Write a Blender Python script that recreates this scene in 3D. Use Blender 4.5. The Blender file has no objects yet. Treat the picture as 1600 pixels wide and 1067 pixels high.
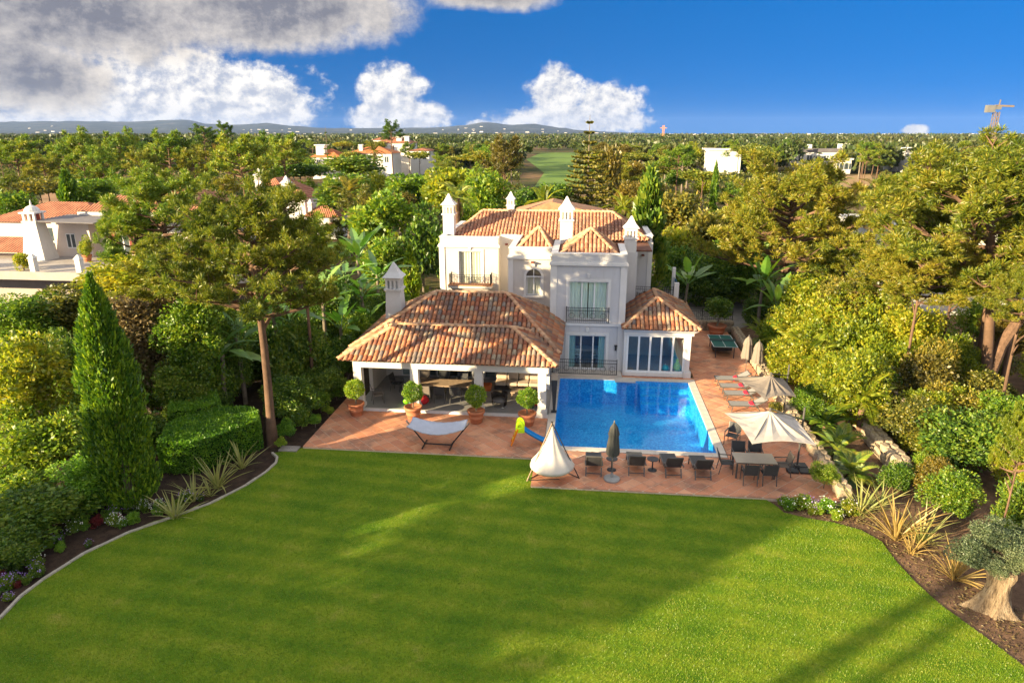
import bpy, math, random
import numpy as np
from mathutils import Vector, Matrix
R = math.radians
SC = bpy.context.scene
COL = SC.collection

# ---------------------------------------------------------------- camera
F_PX, PITCH, YAW, CAM_H, CXP, CYPX = 1066.0, R(17.0), R(6.0), 13.4, 800.0, 533.5
cam_d = bpy.data.cameras.new('camera')
cam_d.sensor_width = 36.0
cam_d.lens = F_PX / 1600.0 * 36.0
cam_d.clip_start = 0.2
cam_d.clip_end = 60000.0
cam = bpy.data.objects.new('camera', cam_d)
COL.objects.link(cam)
cam.location = (0, 0, CAM_H)
cam.rotation_euler = (R(90) - PITCH, 0, YAW)
SC.camera = cam

_sa, _ca, _sp, _cp = math.sin(YAW), math.cos(YAW), math.sin(PITCH), math.cos(PITCH)
_fw = (-_sa * _cp, _ca * _cp, -_sp); _rt = (_ca, _sa, 0.0); _up = (-_sa * _sp, _ca * _sp, _cp)
def ray(px, py):
    a = (px - CXP) / F_PX; b = (CYPX - py) / F_PX
    return [_fw[i] + a * _rt[i] + b * _up[i] for i in range(3)]
def G(px, py, z=0.0):
    d = ray(px, py); t = (z - CAM_H) / d[2]
    return Vector((d[0] * t, d[1] * t, z))
def YP(px, py, Y):
    d = ray(px, py); t = Y / d[1]
    return Vector((d[0] * t, Y, CAM_H + d[2] * t))
def proj(p):
    q = (p[0], p[1], p[2] - CAM_H)
    w = sum(q[i] * _fw[i] for i in range(3))
    if w < .1: return (-9999, -9999, w)
    return (CXP + F_PX * sum(q[i] * _rt[i] for i in range(3)) / w, CYPX - F_PX * sum(q[i] * _up[i] for i in range(3)) / w, w)

# ---------------------------------------------------------------- sun, sky, exposure
SUN_AZ, SUN_EL = R(180 + 53), R(13.5)          # where the sun stands: azimuth from +Y towards +X
sun_dir = Vector((math.sin(SUN_AZ) * math.cos(SUN_EL), math.cos(SUN_AZ) * math.cos(SUN_EL), math.sin(SUN_EL)))
sd = bpy.data.lights.new('sun', 'SUN'); sd.energy = 2.2; sd.angle = R(0.55); sd.color = (1.0, 0.79, 0.47)
so = bpy.data.objects.new('sun', sd); COL.objects.link(so)
so.rotation_euler = (-sun_dir).to_track_quat('-Z', 'Y').to_euler()
so.location = (-40, -30, 40)
SC.view_settings.view_transform = 'Standard'
SC.view_settings.look = 'None'
SC.view_settings.gamma = 1.0
SC.view_settings.use_curve_mapping = False
SC.view_settings.exposure = 3.0
SC.cycles.max_bounces = 8
SC.cycles.diffuse_bounces = 3
SC.cycles.glossy_bounces = 3
SC.cycles.transmission_bounces = 4
SC.cycles.transparent_max_bounces = 8
SC.cycles.volume_bounces = 0
SC.cycles.caustics_reflective = False
SC.cycles.caustics_refractive = False
SC.cycles.sample_clamp_indirect = 6.0

world = bpy.data.worlds.new('World'); SC.world = world; world.use_nodes = True
NT = world.node_tree; NT.nodes.clear()
class NB:
    """tiny helper for node maths"""
    def __init__(s, nt): s.nt = nt
    def n(s, t, **kw):
        nd = s.nt.nodes.new(t)
        for k, v in kw.items(): setattr(nd, k, v)
        return nd
    def put(s, sock, v):
        if isinstance(v, bpy.types.NodeSocket): s.nt.links.new(v, sock)
        elif v is not None: sock.default_value = v
    def m(s, op, a, b=None, c=None, clamp=False):
        nd = s.n('ShaderNodeMath', operation=op, use_clamp=clamp)
        s.put(nd.inputs[0], a); s.put(nd.inputs[1], b)
        if c is not None: s.put(nd.inputs[2], c)
        return nd.outputs[0]
    def mix(s, f, a, b, mode='MIX'):
        nd = s.n('ShaderNodeMix', data_type='RGBA', blend_type=mode)
        s.put(nd.inputs[0], f); s.put(nd.inputs[6], a); s.put(nd.inputs[7], b)
        return nd.outputs[2]
    def noise(s, vec, scale, detail=4, rough=.55, w=None):
        nd = s.n('ShaderNodeTexNoise')
        s.put(nd.inputs['Vector'], vec); nd.inputs['Scale'].default_value = scale
        nd.inputs['Detail'].default_value = detail; nd.inputs['Roughness'].default_value = rough
        return nd.outputs[0]
    def ss(s, v, lo, hi):
        nd = s.n('ShaderNodeMapRange', interpolation_type='SMOOTHSTEP')
        s.put(nd.inputs[0], v); nd.inputs[1].default_value = lo; nd.inputs[2].default_value = hi
        return nd.outputs[0]
    def xyz(s, x, y, z):
        nd = s.n('ShaderNodeCombineXYZ'); s.put(nd.inputs[0], x); s.put(nd.inputs[1], y); s.put(nd.inputs[2], z)
        return nd.outputs[0]
    def ramp(s, f, stops):
        nd = s.n('ShaderNodeValToRGB'); s.put(nd.inputs[0], f)
        e = nd.color_ramp.elements
        while len(e) < len(stops): e.new(.5)
        for i, (p, c) in enumerate(stops):
            e[i].position = p; e[i].color = (*c[:3], 1)
        return nd.outputs[0]

def build_sky():
    b = NB(NT)
    geo = b.n('ShaderNodeTexCoord').outputs['Generated']
    sep = b.n('ShaderNodeSeparateXYZ'); NT.links.new(geo, sep.inputs[0])
    x, y, z = sep.outputs
    # the clear sky: looked up somewhat above the true direction, so that the deep blue reaches low down
    zz = b.m('ADD', b.m('MULTIPLY', b.m('MAXIMUM', z, 0.0), 0.62), 0.36)
    sky = b.n('ShaderNodeTexSky', sky_type='NISHITA'); sky.sun_disc = False
    sky.sun_elevation = SUN_EL; sky.sun_rotation = SUN_AZ
    sky.altitude = 60; sky.air_density = 1.0; sky.dust_density = 0.25; sky.ozone_density = 3.0
    nrm = b.n('ShaderNodeVectorMath', operation='NORMALIZE')
    NT.links.new(b.xyz(x, y, zz), nrm.inputs[0]); NT.links.new(nrm.outputs[0], sky.inputs[0])
    hs = b.n('ShaderNodeHueSaturation'); hs.inputs['Saturation'].default_value = SKY_SAT; hs.inputs['Value'].default_value = 1.0
    hs.inputs['Hue'].default_value = 0.492
    NT.links.new(sky.outputs[0], hs.inputs['Color'])
    blue = b.mix(1.0, hs.outputs[0], (.0, .21, .30, 1), 'MULTIPLY')
    hz = b.m('POWER', b.m('SUBTRACT', 1.0, b.m('MAXIMUM', z, 0.0), clamp=True), 26.0)
    blue = b.mix(b.m('MULTIPLY', hz, 0.22), blue, (.03, .45, .95, 1))
    # clouds in azimuth / elevation (degrees)
    az = b.m('MULTIPLY', b.m('ARCTAN2', x, y), 57.2958)
    el = b.m('MULTIPLY', b.m('ARCSINE', z), 57.2958)
    vec = b.xyz(az, b.m('MULTIPLY', el, 1.15), 0.0)
    vec2 = b.xyz(b.m('SUBTRACT', az, 0.38), b.m('MULTIPLY', b.m('ADD', el, 0.42), 1.15), 0.0)
    n1 = b.noise(vec, 0.42, 10, .66)
    n1b = b.noise(vec2, 0.42, 10, .66)
    soft = b.noise(vec, 0.13, 5, .5)
    def ae(px, py):
        d = ray(px, py); L = math.sqrt(sum(c * c for c in d))
        return math.degrees(math.atan2(d[0], d[1])), math.degrees(math.asin(d[2] / L))
    def blob(px, py, hw, hh):
        a, e = ae(px, py); a2, _ = ae(px + hw, py); _, e2 = ae(px, py - hh)
        u = b.m('MULTIPLY', b.m('SUBTRACT', az, a), 1 / abs(a2 - a)); v = b.m('MULTIPLY', b.m('SUBTRACT', el, e), 1 / abs(e2 - e))
        return b.m('SUBTRACT', 1.0, b.m('SQRT', b.m('ADD', b.m('MULTIPLY', u, u), b.m('MULTIPLY', v, v))))
    def union(bl):
        o = blob(*bl[0])
        for q in bl[1:]: o = b.m('SMOOTH_MAX', o, blob(*q), .25)
        return o
    white = union([(300, 150, 215, 84), (110, 175, 130, 55), (410, 165, 90, 62), (612, 142, 62, 52), (640, 182, 72, 32), (590, 182, 52, 30), (872, 143, 50, 46),
                   (950, 165, 68, 44), (895, 188, 150, 28), (752, 197, 30, 12), (1432, 204, 26, 13), (1180, 214, 90, 6)])
    grey = union([(440, 18, 235, 82), (120, 10, 300, 108), (60, 120, 130, 70), (770, -8, 130, 34), (-120, 60, 260, 190), (420, -70, 420, 80)])
    far = b.m('SUBTRACT', b.noise(geo, 2.2, 6, .55), 0.41)                    # unseen rest of the dome: broken cloud, denser and brighter for fill light
    out = b.m('MAXIMUM', b.ss(el, 11.5, 19.0), b.ss(b.m('ABSOLUTE', b.m('ADD', az, 6.0)), 41.0, 55.0))
    far = b.m('SUBTRACT', b.m('MULTIPLY', far, 3.2), b.m('MULTIPLY', b.m('SUBTRACT', 1.0, out), 3.0))
    rel = b.m('SUBTRACT', n1, 0.5)
    dw = b.m('ADD', white, b.m('MULTIPLY', rel, 1.35))
    dg = b.m('ADD', grey, b.m('ADD', b.m('MULTIPLY', rel, 0.72), b.m('MULTIPLY', b.m('SUBTRACT', soft, .5), .8)))
    aw = b.ss(dw, 0.0, 0.36)
    ag = b.ss(dg, -0.03, 0.40)
    af = b.ss(far, 0.0, 0.5)
    # relief: denser away from the light than towards it
    lit = b.m('ADD', 0.55, b.m('MULTIPLY', b.m('SUBTRACT', n1, n1b), 5.5), clamp=True)
    lit2 = b.m('MULTIPLY', b.m('ADD', 0.25, b.m('MULTIPLY', b.m('SUBTRACT', el, 0.6), 0.26), clamp=True), 1.0)
    lw = b.m('MULTIPLY', lit, b.m('ADD', 0.55, b.m('MULTIPLY', lit2, .5)), clamp=True)
    cw = b.mix(lw, (.85, .91, 1.08, 1), (1.85, 1.76, 1.63, 1))
    thick = b.ss(dg, 0.15, 0.95)
    lg = b.m('ADD', b.m('MULTIPLY', b.m('SUBTRACT', 1.0, thick), .62), b.m('MULTIPLY', b.m('SUBTRACT', n1, n1b), 1.7), clamp=True)
    # underside of the tall cloud bank is in its own shade
    cg = b.mix(lg, (.40, .40, .46, 1), (1.6, 1.46, 1.3, 1))
    col = b.mix(af, blue, (2.4, 2.3, 2.15, 1))
    col = b.mix(b.m('MULTIPLY', aw, .97), col, cw)
    col = b.mix(b.m('MULTIPLY', ag, .95), col, cg)
    bg = b.n('ShaderNodeBackground'); NT.links.new(col, bg.inputs[0]); bg.inputs[1].default_value = SKY_STR
    o = b.n('ShaderNodeOutputWorld'); NT.links.new(bg.outputs[0], o.inputs[0])
    world.cycles.sampling_method = 'MANUAL'; world.cycles.sample_map_resolution = 512
SKY_SAT, SKY_STR = 1.5, 0.08
build_sky()

# ---------------------------------------------------------------- materials
def newmat(name):
    m = bpy.data.materials.new(name); m.use_nodes = True
    nt = m.node_tree; nt.nodes.clear()
    b = NB(nt); b.out = b.n('ShaderNodeOutputMaterial'); b.nt = nt
    return m, b
def principled(b, col, rough=.6, spec=.3, metal=0., bump=None, bstr=.3, bdist=.02):
    p = b.n('ShaderNodeBsdfPrincipled')
    b.put(p.inputs['Base Color'], col if isinstance(col, bpy.types.NodeSocket) else (*col[:3], 1))
    b.put(p.inputs['Roughness'], rough); p.inputs['Metallic'].default_value = metal
    p.inputs['Specular IOR Level'].default_value = spec
    if bump is not None:
        bn = b.n('ShaderNodeBump'); bn.inputs['Strength'].default_value = bstr; bn.inputs['Distance'].default_value = bdist
        b.put(bn.inputs['Height'], bump); b.nt.links.new(bn.outputs[0], p.inputs['Normal'])
    b.nt.links.new(p.outputs[0], b.out.inputs[0])
    return p
MATS = {}
def M(name, col, rough=.6, var=.12, scale=4., bump=.0, spec=.3, metal=0., bscale=None):
    """procedural colour with two octaves of uneven wear"""
    if name in MATS: return MATS[name]
    m, b = newmat(name)
    tc = b.n('ShaderNodeTexCoord').outputs['Object']
    n = b.noise(tc, scale, 6, .62); n2 = b.noise(tc, scale * 7.3, 3, .6)
    f = b.m('ADD', b.m('MULTIPLY', n, .7), b.m('MULTIPLY', n2, .3))
    lo = tuple(c * (1 - 2.2 * var) for c in col); hi = tuple(min(1, c * (1 + 1.6 * var)) for c in col)
    c = b.ramp(f, [(.25, lo), (.75, hi)])
    principled(b, c, rough, spec, metal, b.noise(tc, bscale or scale * 9, 4) if bump else None, bump)
    MATS[name] = m
    return m
def leafmat(name, cols, scale=.6, trans=.35, hue=.10, spec=.25, each=.42):
    """foliage: clump-sized and leaf-sized colour differences, per-plant difference, light through the leaf"""
    if name in MATS: return MATS[name]
    m, b = newmat(name)
    tc = b.n('ShaderNodeTexCoord').outputs['Object']
    oi = b.n('ShaderNodeObjectInfo').outputs['Random']
    isl = b.n('ShaderNodeNewGeometry').outputs['Random Per Island']
    f = b.m('ADD', b.m('MULTIPLY', b.noise(tc, scale, 3, .6), .75), b.m('MULTIPLY', isl, each))
    f = b.m('ADD', f, b.m('MULTIPLY', b.m('SUBTRACT', oi, .5), hue * 2.2))
    f = b.m('SUBTRACT', f, .08)
    k = len(cols)
    c = b.ramp(f, [(.22 + .56 * i / (k - 1), cols[i]) for i in range(k)])
    df = b.n('ShaderNodeBsdfDiffuse'); tr = b.n('ShaderNodeBsdfTranslucent')
    b.nt.links.new(c, df.inputs[0])
    warm = b.mix(.5, c, (1.0, .95, .35, 1), 'MULTIPLY')
    b.nt.links.new(b.mix(1.0, warm, (1.9, 1.9, 1.9, 1), 'MULTIPLY'), tr.inputs[0])
    mx = b.n('ShaderNodeMixShader'); mx.inputs[0].default_value = trans
    b.nt.links.new(df.outputs[0], mx.inputs[1]); b.nt.links.new(tr.outputs[0], mx.inputs[2])
    gl = b.n('ShaderNodeBsdfGlossy'); gl.inputs['Roughness'].default_value = .45; gl.inputs[0].default_value = (1, 1, 1, 1)
    mx2 = b.n('ShaderNodeMixShader'); mx2.inputs[0].default_value = spec * .12
    b.nt.links.new(mx.outputs[0], mx2.inputs[1]); b.nt.links.new(gl.outputs[0], mx2.inputs[2])
    b.nt.links.new(mx2.outputs[0], b.out.inputs[0])
    MATS[name] = m
    return m
def tilemat(name, stops, rough=.8, bump=.25):
    """clay pieces: every piece (mesh island or object) has its own firing colour"""
    m, b = newmat(name)
    isl = b.n('ShaderNodeNewGeometry').outputs['Random Per Island']; oi = b.n('ShaderNodeObjectInfo').outputs['Random']
    tc = b.n('ShaderNodeTexCoord').outputs['Object']; gp = b.n('ShaderNodeNewGeometry').outputs['Position']
    r = b.m('FRACT', b.m('ADD', b.m('MULTIPLY', isl, 3.7), b.m('MULTIPLY', oi, 17.3)))
    c = b.ramp(r, stops)
    patch = b.noise(gp, .9, 4, .6)
    c = b.mix(b.ss(patch, .46, .68), c, b.mix(.55, c, (.13, .105, .09, 1)))
    fine = b.noise(gp, 14, 4, .65)
    c = b.mix(b.m('MULTIPLY', b.ss(fine, .52, .75), .45), c, (.36, .27, .19, 1))
    principled(b, c, rough, .2, 0, b.noise(gp, 30, 3), bump, .01)
    MATS[name] = m
    return m

def wallmat(name, col):
    """lime render: patchy limewash, faint rain streaks and fine grain"""
    m, b = newmat(name); gp = b.n('ShaderNodeNewGeometry').outputs['Position']
    mp = b.n('ShaderNodeMapping'); mp.inputs['Scale'].default_value = (3.2, 3.2, .28); b.nt.links.new(gp, mp.inputs[0])
    st = b.noise(mp.outputs[0], 1.6, 6, .68); pa = b.noise(gp, .7, 5, .6); gr = b.noise(gp, 22, 3, .6)
    c = b.ramp(b.m('ADD', b.m('MULTIPLY', pa, .75), b.m('MULTIPLY', gr, .25)), [(.3, tuple(q * .90 for q in col)), (.7, tuple(min(1, q * 1.06) for q in col))])
    c = b.mix(b.m('MULTIPLY', b.ss(st, .54, .80), .55), c, tuple(q * w for q, w in zip(col, (.62, .60, .55))) + (1,))
    principled(b, c, .82, .2, 0, gr, .12, .01); MATS[name] = m
    return m
WHITE = wallmat('white_render', (.69, .67, .65))
CREAM = wallmat('cream_render', (.58, .54, .50))
GREYW = wallmat('lilac_render', (.57, .56, .57))
FRAME = M('white_lacquer', (.80, .80, .80), .35, .02, 2.)
IRON = M('wrought_iron', (.045, .045, .05), .5, .2, 8, metal=.4)
STEEL = M('brushed_steel', (.5, .5, .5), .35, .05, 8, metal=.8)
TROOF = tilemat('roof_clay', [(0, (0.2856, 0.093, 0.0525)), (.2, (0.3808, 0.1489, 0.075)), (.38, (0.4379, 0.2358, 0.1275)), (.52, (0.2475, 0.1241, 0.0975)), (.66, (0.3998, 0.3102, 0.21)), (.8, (0.1619, 0.1302, 0.1275)), (.92, (0.476, 0.1923, 0.09))])
TROOF2 = tilemat('roof_clay_even', [(0, (0.3624, 0.134, 0.07854)), (.35, (0.443, 0.2071, 0.1214)), (.7, (0.4832, 0.268, 0.1714)), (1, (0.3423, 0.1462, 0.09996))])
TRIDGE = tilemat('ridge_clay', [(0, (0.55, 0.3125, 0.1755)), (.5, (0.625, 0.3875, 0.234)), (1, (0.475, 0.25, 0.143))])
UNDER = M('roof_bed', (.17, .075, .05), .9, .3, 3, .3)
TPATIO = tilemat('patio_clay', [(0, (0.5958, 0.2428, 0.1288)), (.3, (0.6586, 0.2967, 0.1656)), (.55, (0.5488, 0.2337, 0.138)), (.8, (0.7056, 0.3596, 0.2116)), (1, (0.6272, 0.2877, 0.1656))], .75, .1)
GROUT = M('grout', (.66, .49, .37), .9, .15, 6)
BARK = M('pine_bark', (.16, .095, .062), .9, .38, 4, 1., bscale=16)
BARK2 = M('grey_bark', (.20, .165, .125), .9, .35, 4, .7, bscale=20)
def fissured(name, lo, mid, hi):
    m, b = newmat(name); tc = b.n('ShaderNodeTexCoord').outputs['Object']
    mp = b.n('ShaderNodeMapping'); mp.inputs['Scale'].default_value = (1, 1, .22); b.nt.links.new(tc, mp.inputs[0])
    f = b.noise(mp.outputs[0], 6.5, 7, .66); g = b.noise(tc, 2.2, 4, .6)
    h = b.m('ADD', b.m('MULTIPLY', f, .75), b.m('MULTIPLY', g, .25))
    principled(b, b.ramp(h, [(.36, lo), (.5, mid), (.66, hi)]), .9, .15, 0, h, 1.0, .22); MATS[name] = m
    return m
OLIVEB = fissured('olive_bark', (.07, .05, .035), (.27, .20, .13), (.40, .32, .22))
TERRA = M('terracotta', (.46, .17, .085), .8, .16, 5, .12)
SOIL = M('soil', (.075, .042, .027), .95, .4, 2.2, .8, bscale=40)
STONE = M('rubble_stone', (.42, .33, .23), .9, .3, 2.4, .6)
DSTONE = M('stone_paving', (.30, .27, .245), .9, .15, 1.5, .3)
COPING = M('pool_coping', (.60, .54, .47), .7, .08, 2, .1)
CHAR = M('charcoal_mesh', (.055, .057, .062), .6, .15, 30)
ALU = M('grey_aluminium', (.11, .105, .10), .45, .1, 8, metal=.2)
TAUPE = M('taupe_canvas', (.21, .178, .15), .85, .08, 3, .12)
PALEC = M('pale_canvas', (.43, .395, .36), .85, .05, 3, .12)
OFFW = M('off_white_canvas', (.58, .54, .50), .85, .05, 3, .15)
RED = M('red_towel', (.55, .02, .05), .9, .12, 8, .3)
BEIGE = M('beige_cushion', (.50, .40, .30), .9, .08, 5, .2)
WICKER = M('dark_wicker', (.03, .022, .018), .7, .3, 30, .5)
FLOORG = M('grey_floor_tile', (.27, .26, .25), .45, .08, 2)
WOODT = M('weathered_teak', (.34, .245, .165), .7, .2, 4, .2)
DARKIN = M('dark_interior', (.02, .02, .022), .9, .3, 1)
def schlick(b, f0=.04, normal=None):
    """view-angle reflectance that is the same from both sides of a thin sheet"""
    g = b.n('ShaderNodeNewGeometry'); d = b.n('ShaderNodeVectorMath', operation='DOT_PRODUCT')
    b.nt.links.new(g.outputs['Incoming'], d.inputs[0]); b.nt.links.new(normal or g.outputs['Normal'], d.inputs[1])
    c = b.m('SUBTRACT', 1.0, b.m('ABSOLUTE', d.outputs['Value']), clamp=True)
    return b.m('ADD', f0, b.m('MULTIPLY', b.m('POWER', c, 5.0), 1 - f0))
def glassmat(name, tint, rough=.03, k=.10):
    m, b = newmat(name)
    p = b.n('ShaderNodeBsdfGlossy'); p.inputs['Roughness'].default_value = rough; p.inputs[0].default_value = (.9, .95, 1, 1)
    t = b.n('ShaderNodeBsdfTransparent'); t.inputs[0].default_value = (*tint, 1)
    mx = b.n('ShaderNodeMixShader'); b.put(mx.inputs[0], b.m('ADD', schlick(b), k, clamp=True))
    b.nt.links.new(t.outputs[0], mx.inputs[1]); b.nt.links.new(p.outputs[0], mx.inputs[2]); b.nt.links.new(mx.outputs[0], b.out.inputs[0])
    MATS[name] = m
    return m
GLASS = glassmat('window_glass', (.90, .95, .95), .03, .06)
GLASSD = glassmat('tinted_glass', (.45, .55, .6))
CURT = M('pale_green_curtain', (.66, .76, .70), .9, .05, 2)
CURT2 = M('cream_curtain', (.70, .66, .54), .9, .05, 2)

PINE = leafmat('pine_needles', [(0.03192, 0.09981, 0.01178), (0.1038, 0.1997, 0.01571), (0.2075, 0.2744, 0.02159), (0.3352, 0.3245, 0.02946)], 1.3, .25)
PINEY = leafmat('pine_needles_golden', [(0.04107, 0.08455, 0.008483), (0.1174, 0.1641, 0.01225), (0.223, 0.2338, 0.01885), (0.3285, 0.2636, 0.02829)], 1.3, .3)
DOME = leafmat('umbrella_pine_needles', [(0.03197, 0.0716, 0.009828), (0.0888, 0.1432, 0.01474), (0.1776, 0.2076, 0.02211), (0.2842, 0.2578, 0.03072)], 1.5, .2)
BROADG = leafmat('green_leaves', [(0.03045, 0.08466, 0.009746), (0.09134, 0.1848, 0.01462), (0.1827, 0.277, 0.01949), (0.3045, 0.3387, 0.02436)], 1.6, .35)
BROADY = leafmat('yellow_green_leaves', [(0.06681, 0.1178, 0.009287), (0.1604, 0.224, 0.01393), (0.2807, 0.3064, 0.01857), (0.4008, 0.3417, 0.02322)], 1.6, .4)
BROADO = leafmat('olive_green_leaves', [(0.04102, 0.05894, 0.01106), (0.1162, 0.131, 0.0199), (0.2188, 0.1965, 0.02765), (0.3145, 0.2358, 0.03317)], 1.4, .3)
RUST = leafmat('rusty_leaves', [(0.05057, 0.05445, 0.0132), (0.1156, 0.104, 0.0198), (0.1878, 0.1485, 0.022), (0.2384, 0.1683, 0.022)], 1.2, .35)
DRY = leafmat('dry_twigs', [(0.081, 0.0605, 0.0275), (0.153, 0.11, 0.0495), (0.216, 0.165, 0.077), (0.144, 0.165, 0.044)], 1.4, .2)
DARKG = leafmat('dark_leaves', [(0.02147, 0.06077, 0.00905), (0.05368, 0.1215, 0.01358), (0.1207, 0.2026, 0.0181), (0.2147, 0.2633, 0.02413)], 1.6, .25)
CYP = leafmat('cypress_sprays', [(0.03064, 0.08845, 0.009828), (0.08936, 0.1867, 0.01229), (0.1914, 0.2948, 0.01474), (0.332, 0.3931, 0.01966)], 2.4, .25)
HEDGE = leafmat('hedge_leaves', [(0.04036, 0.1276, 0.01229), (0.1009, 0.2393, 0.0172), (0.1817, 0.335, 0.02211), (0.2624, 0.3988, 0.02457)], 1.2, .35)
OLIVE = leafmat('olive_leaves', [(0.0585, 0.091, 0.0455), (0.1105, 0.156, 0.078), (0.182, 0.221, 0.1105), (0.26, 0.286, 0.156)], 1.8, .25)
BANANA = leafmat('banana_leaves', [(0.026, 0.117, 0.013), (0.065, 0.208, 0.0182), (0.143, 0.312, 0.026), (0.26, 0.39, 0.039)], .8, .45, spec=.8)
PALM = leafmat('palm_leaflets', [(0.05265, 0.1227, 0.01365), (0.1229, 0.2071, 0.01911), (0.2282, 0.2761, 0.0273), (0.351, 0.3221, 0.04095)], .8, .3, spec=.6)
FLAX = leafmat('flax_leaves', [(0.1105, 0.1482, 0.039), (0.2321, 0.2717, 0.078), (0.3536, 0.3458, 0.117), (0.442, 0.4199, 0.169)], 1.2, .3)
FLAXR = leafmat('bronze_flax_leaves', [(0.1456, 0.1196, 0.052), (0.2912, 0.2153, 0.078), (0.416, 0.287, 0.091), (0.4368, 0.3588, 0.156)], 1.2, .3)
TOPI = leafmat('box_ball_leaves', [(0.05265, 0.1381, 0.01365), (0.1229, 0.2454, 0.01638), (0.2457, 0.3528, 0.02184), (0.3861, 0.4295, 0.0273)], 2.5, .35)
PURPLE = leafmat('purple_flowers', [(.25, .12, .5), (.35, .2, .65), (.5, .35, .75), (.6, .5, .8)], 4, .3)
WHITEF = leafmat('white_flowers', [(.6, .6, .6), (.7, .7, .65), (.8, .8, .75), (.8, .75, .7)], 4, .3)
REDL = leafmat('red_leaves', [(.08, .012, .012), (.15, .02, .02), (.22, .03, .03), (.3, .05, .04)], 3, .3)

# ---------------------------------------------------------------- mesh helpers
class MB:
    def __init__(s): s.v = []; s.f = []
    def add(s, vs, fs):
        o = len(s.v); s.v.extend([tuple(q) for q in vs]); s.f.extend([tuple(i + o for i in q) for q in fs]); return s
    def box(s, x0, x1, y0, y1, z0, z1):
        return s.add([(x0, y0, z0), (x1, y0, z0), (x1, y1, z0), (x0, y1, z0), (x0, y0, z1), (x1, y0, z1), (x1, y1, z1), (x0, y1, z1)],
                     [(0, 3, 2, 1), (4, 5, 6, 7), (0, 1, 5, 4), (1, 2, 6, 5), (2, 3, 7, 6), (3, 0, 4, 7)])
    def frust(s, x0, x1, y0, y1, z0, X0, X1, Y0, Y1, z1):
        return s.add([(x0, y0, z0), (x1, y0, z0), (x1, y1, z0), (x0, y1, z0), (X0, Y0, z1), (X1, Y0, z1), (X1, Y1, z1), (X0, Y1, z1)],
                     [(0, 3, 2, 1), (4, 5, 6, 7), (0, 1, 5, 4), (1, 2, 6, 5), (2, 3, 7, 6), (3, 0, 4, 7)])
    def quad(s, *p): return s.add(p, [tuple(range(len(p)))])
    def bar(s, a, b, w, h=None):
        """box beam from a to b"""
        a = Vector(a); b = Vector(b); d = (b - a).normalized(); h = h or w
        u = d.cross(Vector((0, 0, 1)))
        if u.length < 1e-4: u = Vector((1, 0, 0))
        u.normalize(); v = d.cross(u)
        vs = []
        for p in (a, b):
            for i, j in ((-1, -1), (1, -1), (1, 1), (-1, 1)): vs.append(p + u * i * w / 2 + v * j * h / 2)
        return s.add(vs, [(0, 1, 2, 3), (7, 6, 5, 4), (0, 4, 5, 1), (1, 5, 6, 2), (2, 6, 7, 3), (3, 7, 4, 0)])
    def tube(s, pts, rad, seg=7, cap=True):
        pts = [Vector(p) for p in pts]; n = len(pts)
        if not isinstance(rad, (list, tuple)): rad = [rad] * n
        o = len(s.v); up = Vector((.31, .95, .07)).normalized()
        for i, p in enumerate(pts):
            t = (pts[min(i + 1, n - 1)] - pts[max(i - 1, 0)]).normalized()
            u = t.cross(up)
            if u.length < .05: u = t.cross(Vector((1, 0, 0)))
            u.normalize(); v = t.cross(u)
            for k in range(seg):
                a = 2 * math.pi * k / seg
                s.v.append(tuple(p + (u * math.cos(a) + v * math.sin(a)) * rad[i]))
        for i in range(n - 1):
            for k in range(seg):
                k2 = (k + 1) % seg
                s.f.append((o + i * seg + k, o + i * seg + k2, o + (i + 1) * seg + k2, o + (i + 1) * seg + k))
        if cap:
            s.f.append(tuple(o + k for k in range(seg))[::-1]); s.f.append(tuple(o + (n - 1) * seg + k for k in range(seg)))
        return s
    def lathe(s, prof, seg=20, c=(0, 0, 0), sx=1, sy=1):
        o = len(s.v)
        for r, z in prof:
            for k in range(seg):
                a = 2 * math.pi * k / seg; s.v.append((c[0] + r * math.cos(a) * sx, c[1] + r * math.sin(a) * sy, c[2] + z))
        for i in range(len(prof) - 1):
            for k in range(seg):
                k2 = (k + 1) % seg
                s.f.append((o + i * seg + k, o + i * seg + k2, o + (i + 1) * seg + k2, o + (i + 1) * seg + k))
        s.f.append(tuple(o + k for k in range(seg))[::-1]); s.f.append(tuple(o + (len(prof) - 1) * seg + k for k in range(seg)))
        return s
    def wall(s, x0, x1, y0, y1, z0, z1, holes=()):
        xs = sorted({x0, x1, *[h[0] for h in holes], *[h[1] for h in holes]}); zs = sorted({z0, z1, *[h[2] for h in holes], *[h[3] for h in holes]})
        for a, b_ in zip(xs, xs[1:]):
            for c, d in zip(zs, zs[1:]):
                mx, mz = (a + b_) / 2, (c + d) / 2
                if any(h[0] < mx < h[1] and h[2] < mz < h[3] for h in holes): continue
                s.box(a, b_, y0, y1, c, d)
        return s
    def mesh(s, name, mat=None, smooth=False):
        me = bpy.data.meshes.new(name); me.from_pydata(s.v, [], s.f); me.update()
        if mat: me.materials.append(mat)
        if smooth: me.shade_smooth()
        return me
    def build(s, name, mat, parent=None, smooth=False, bevel=0., loc=None):
        o = bpy.data.objects.new(name, s.mesh(name, mat, smooth)); COL.objects.link(o)
        if parent is not None: o.parent = parent
        if loc is not None: o.location = loc
        if bevel:
            md = o.modifiers.new('bevel', 'BEVEL'); md.width = bevel; md.segments = 2; md.limit_method = 'ANGLE'
        return o
def thing(name, label, cat, loc=(0, 0, 0), rz=0., group=None):
    o = bpy.data.objects.new(name, None); COL.objects.link(o)
    o.empty_display_size = .2
    o.location = loc; o.rotation_euler = (0, 0, rz)
    return tag(o, label, cat, group)
def tag(o, label=None, cat=None, group=None, kind=None):
    if label: o['label'] = label
    if cat: o['category'] = cat
    if group: o['group'] = group
    if kind: o['kind'] = kind
    return o
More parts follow.
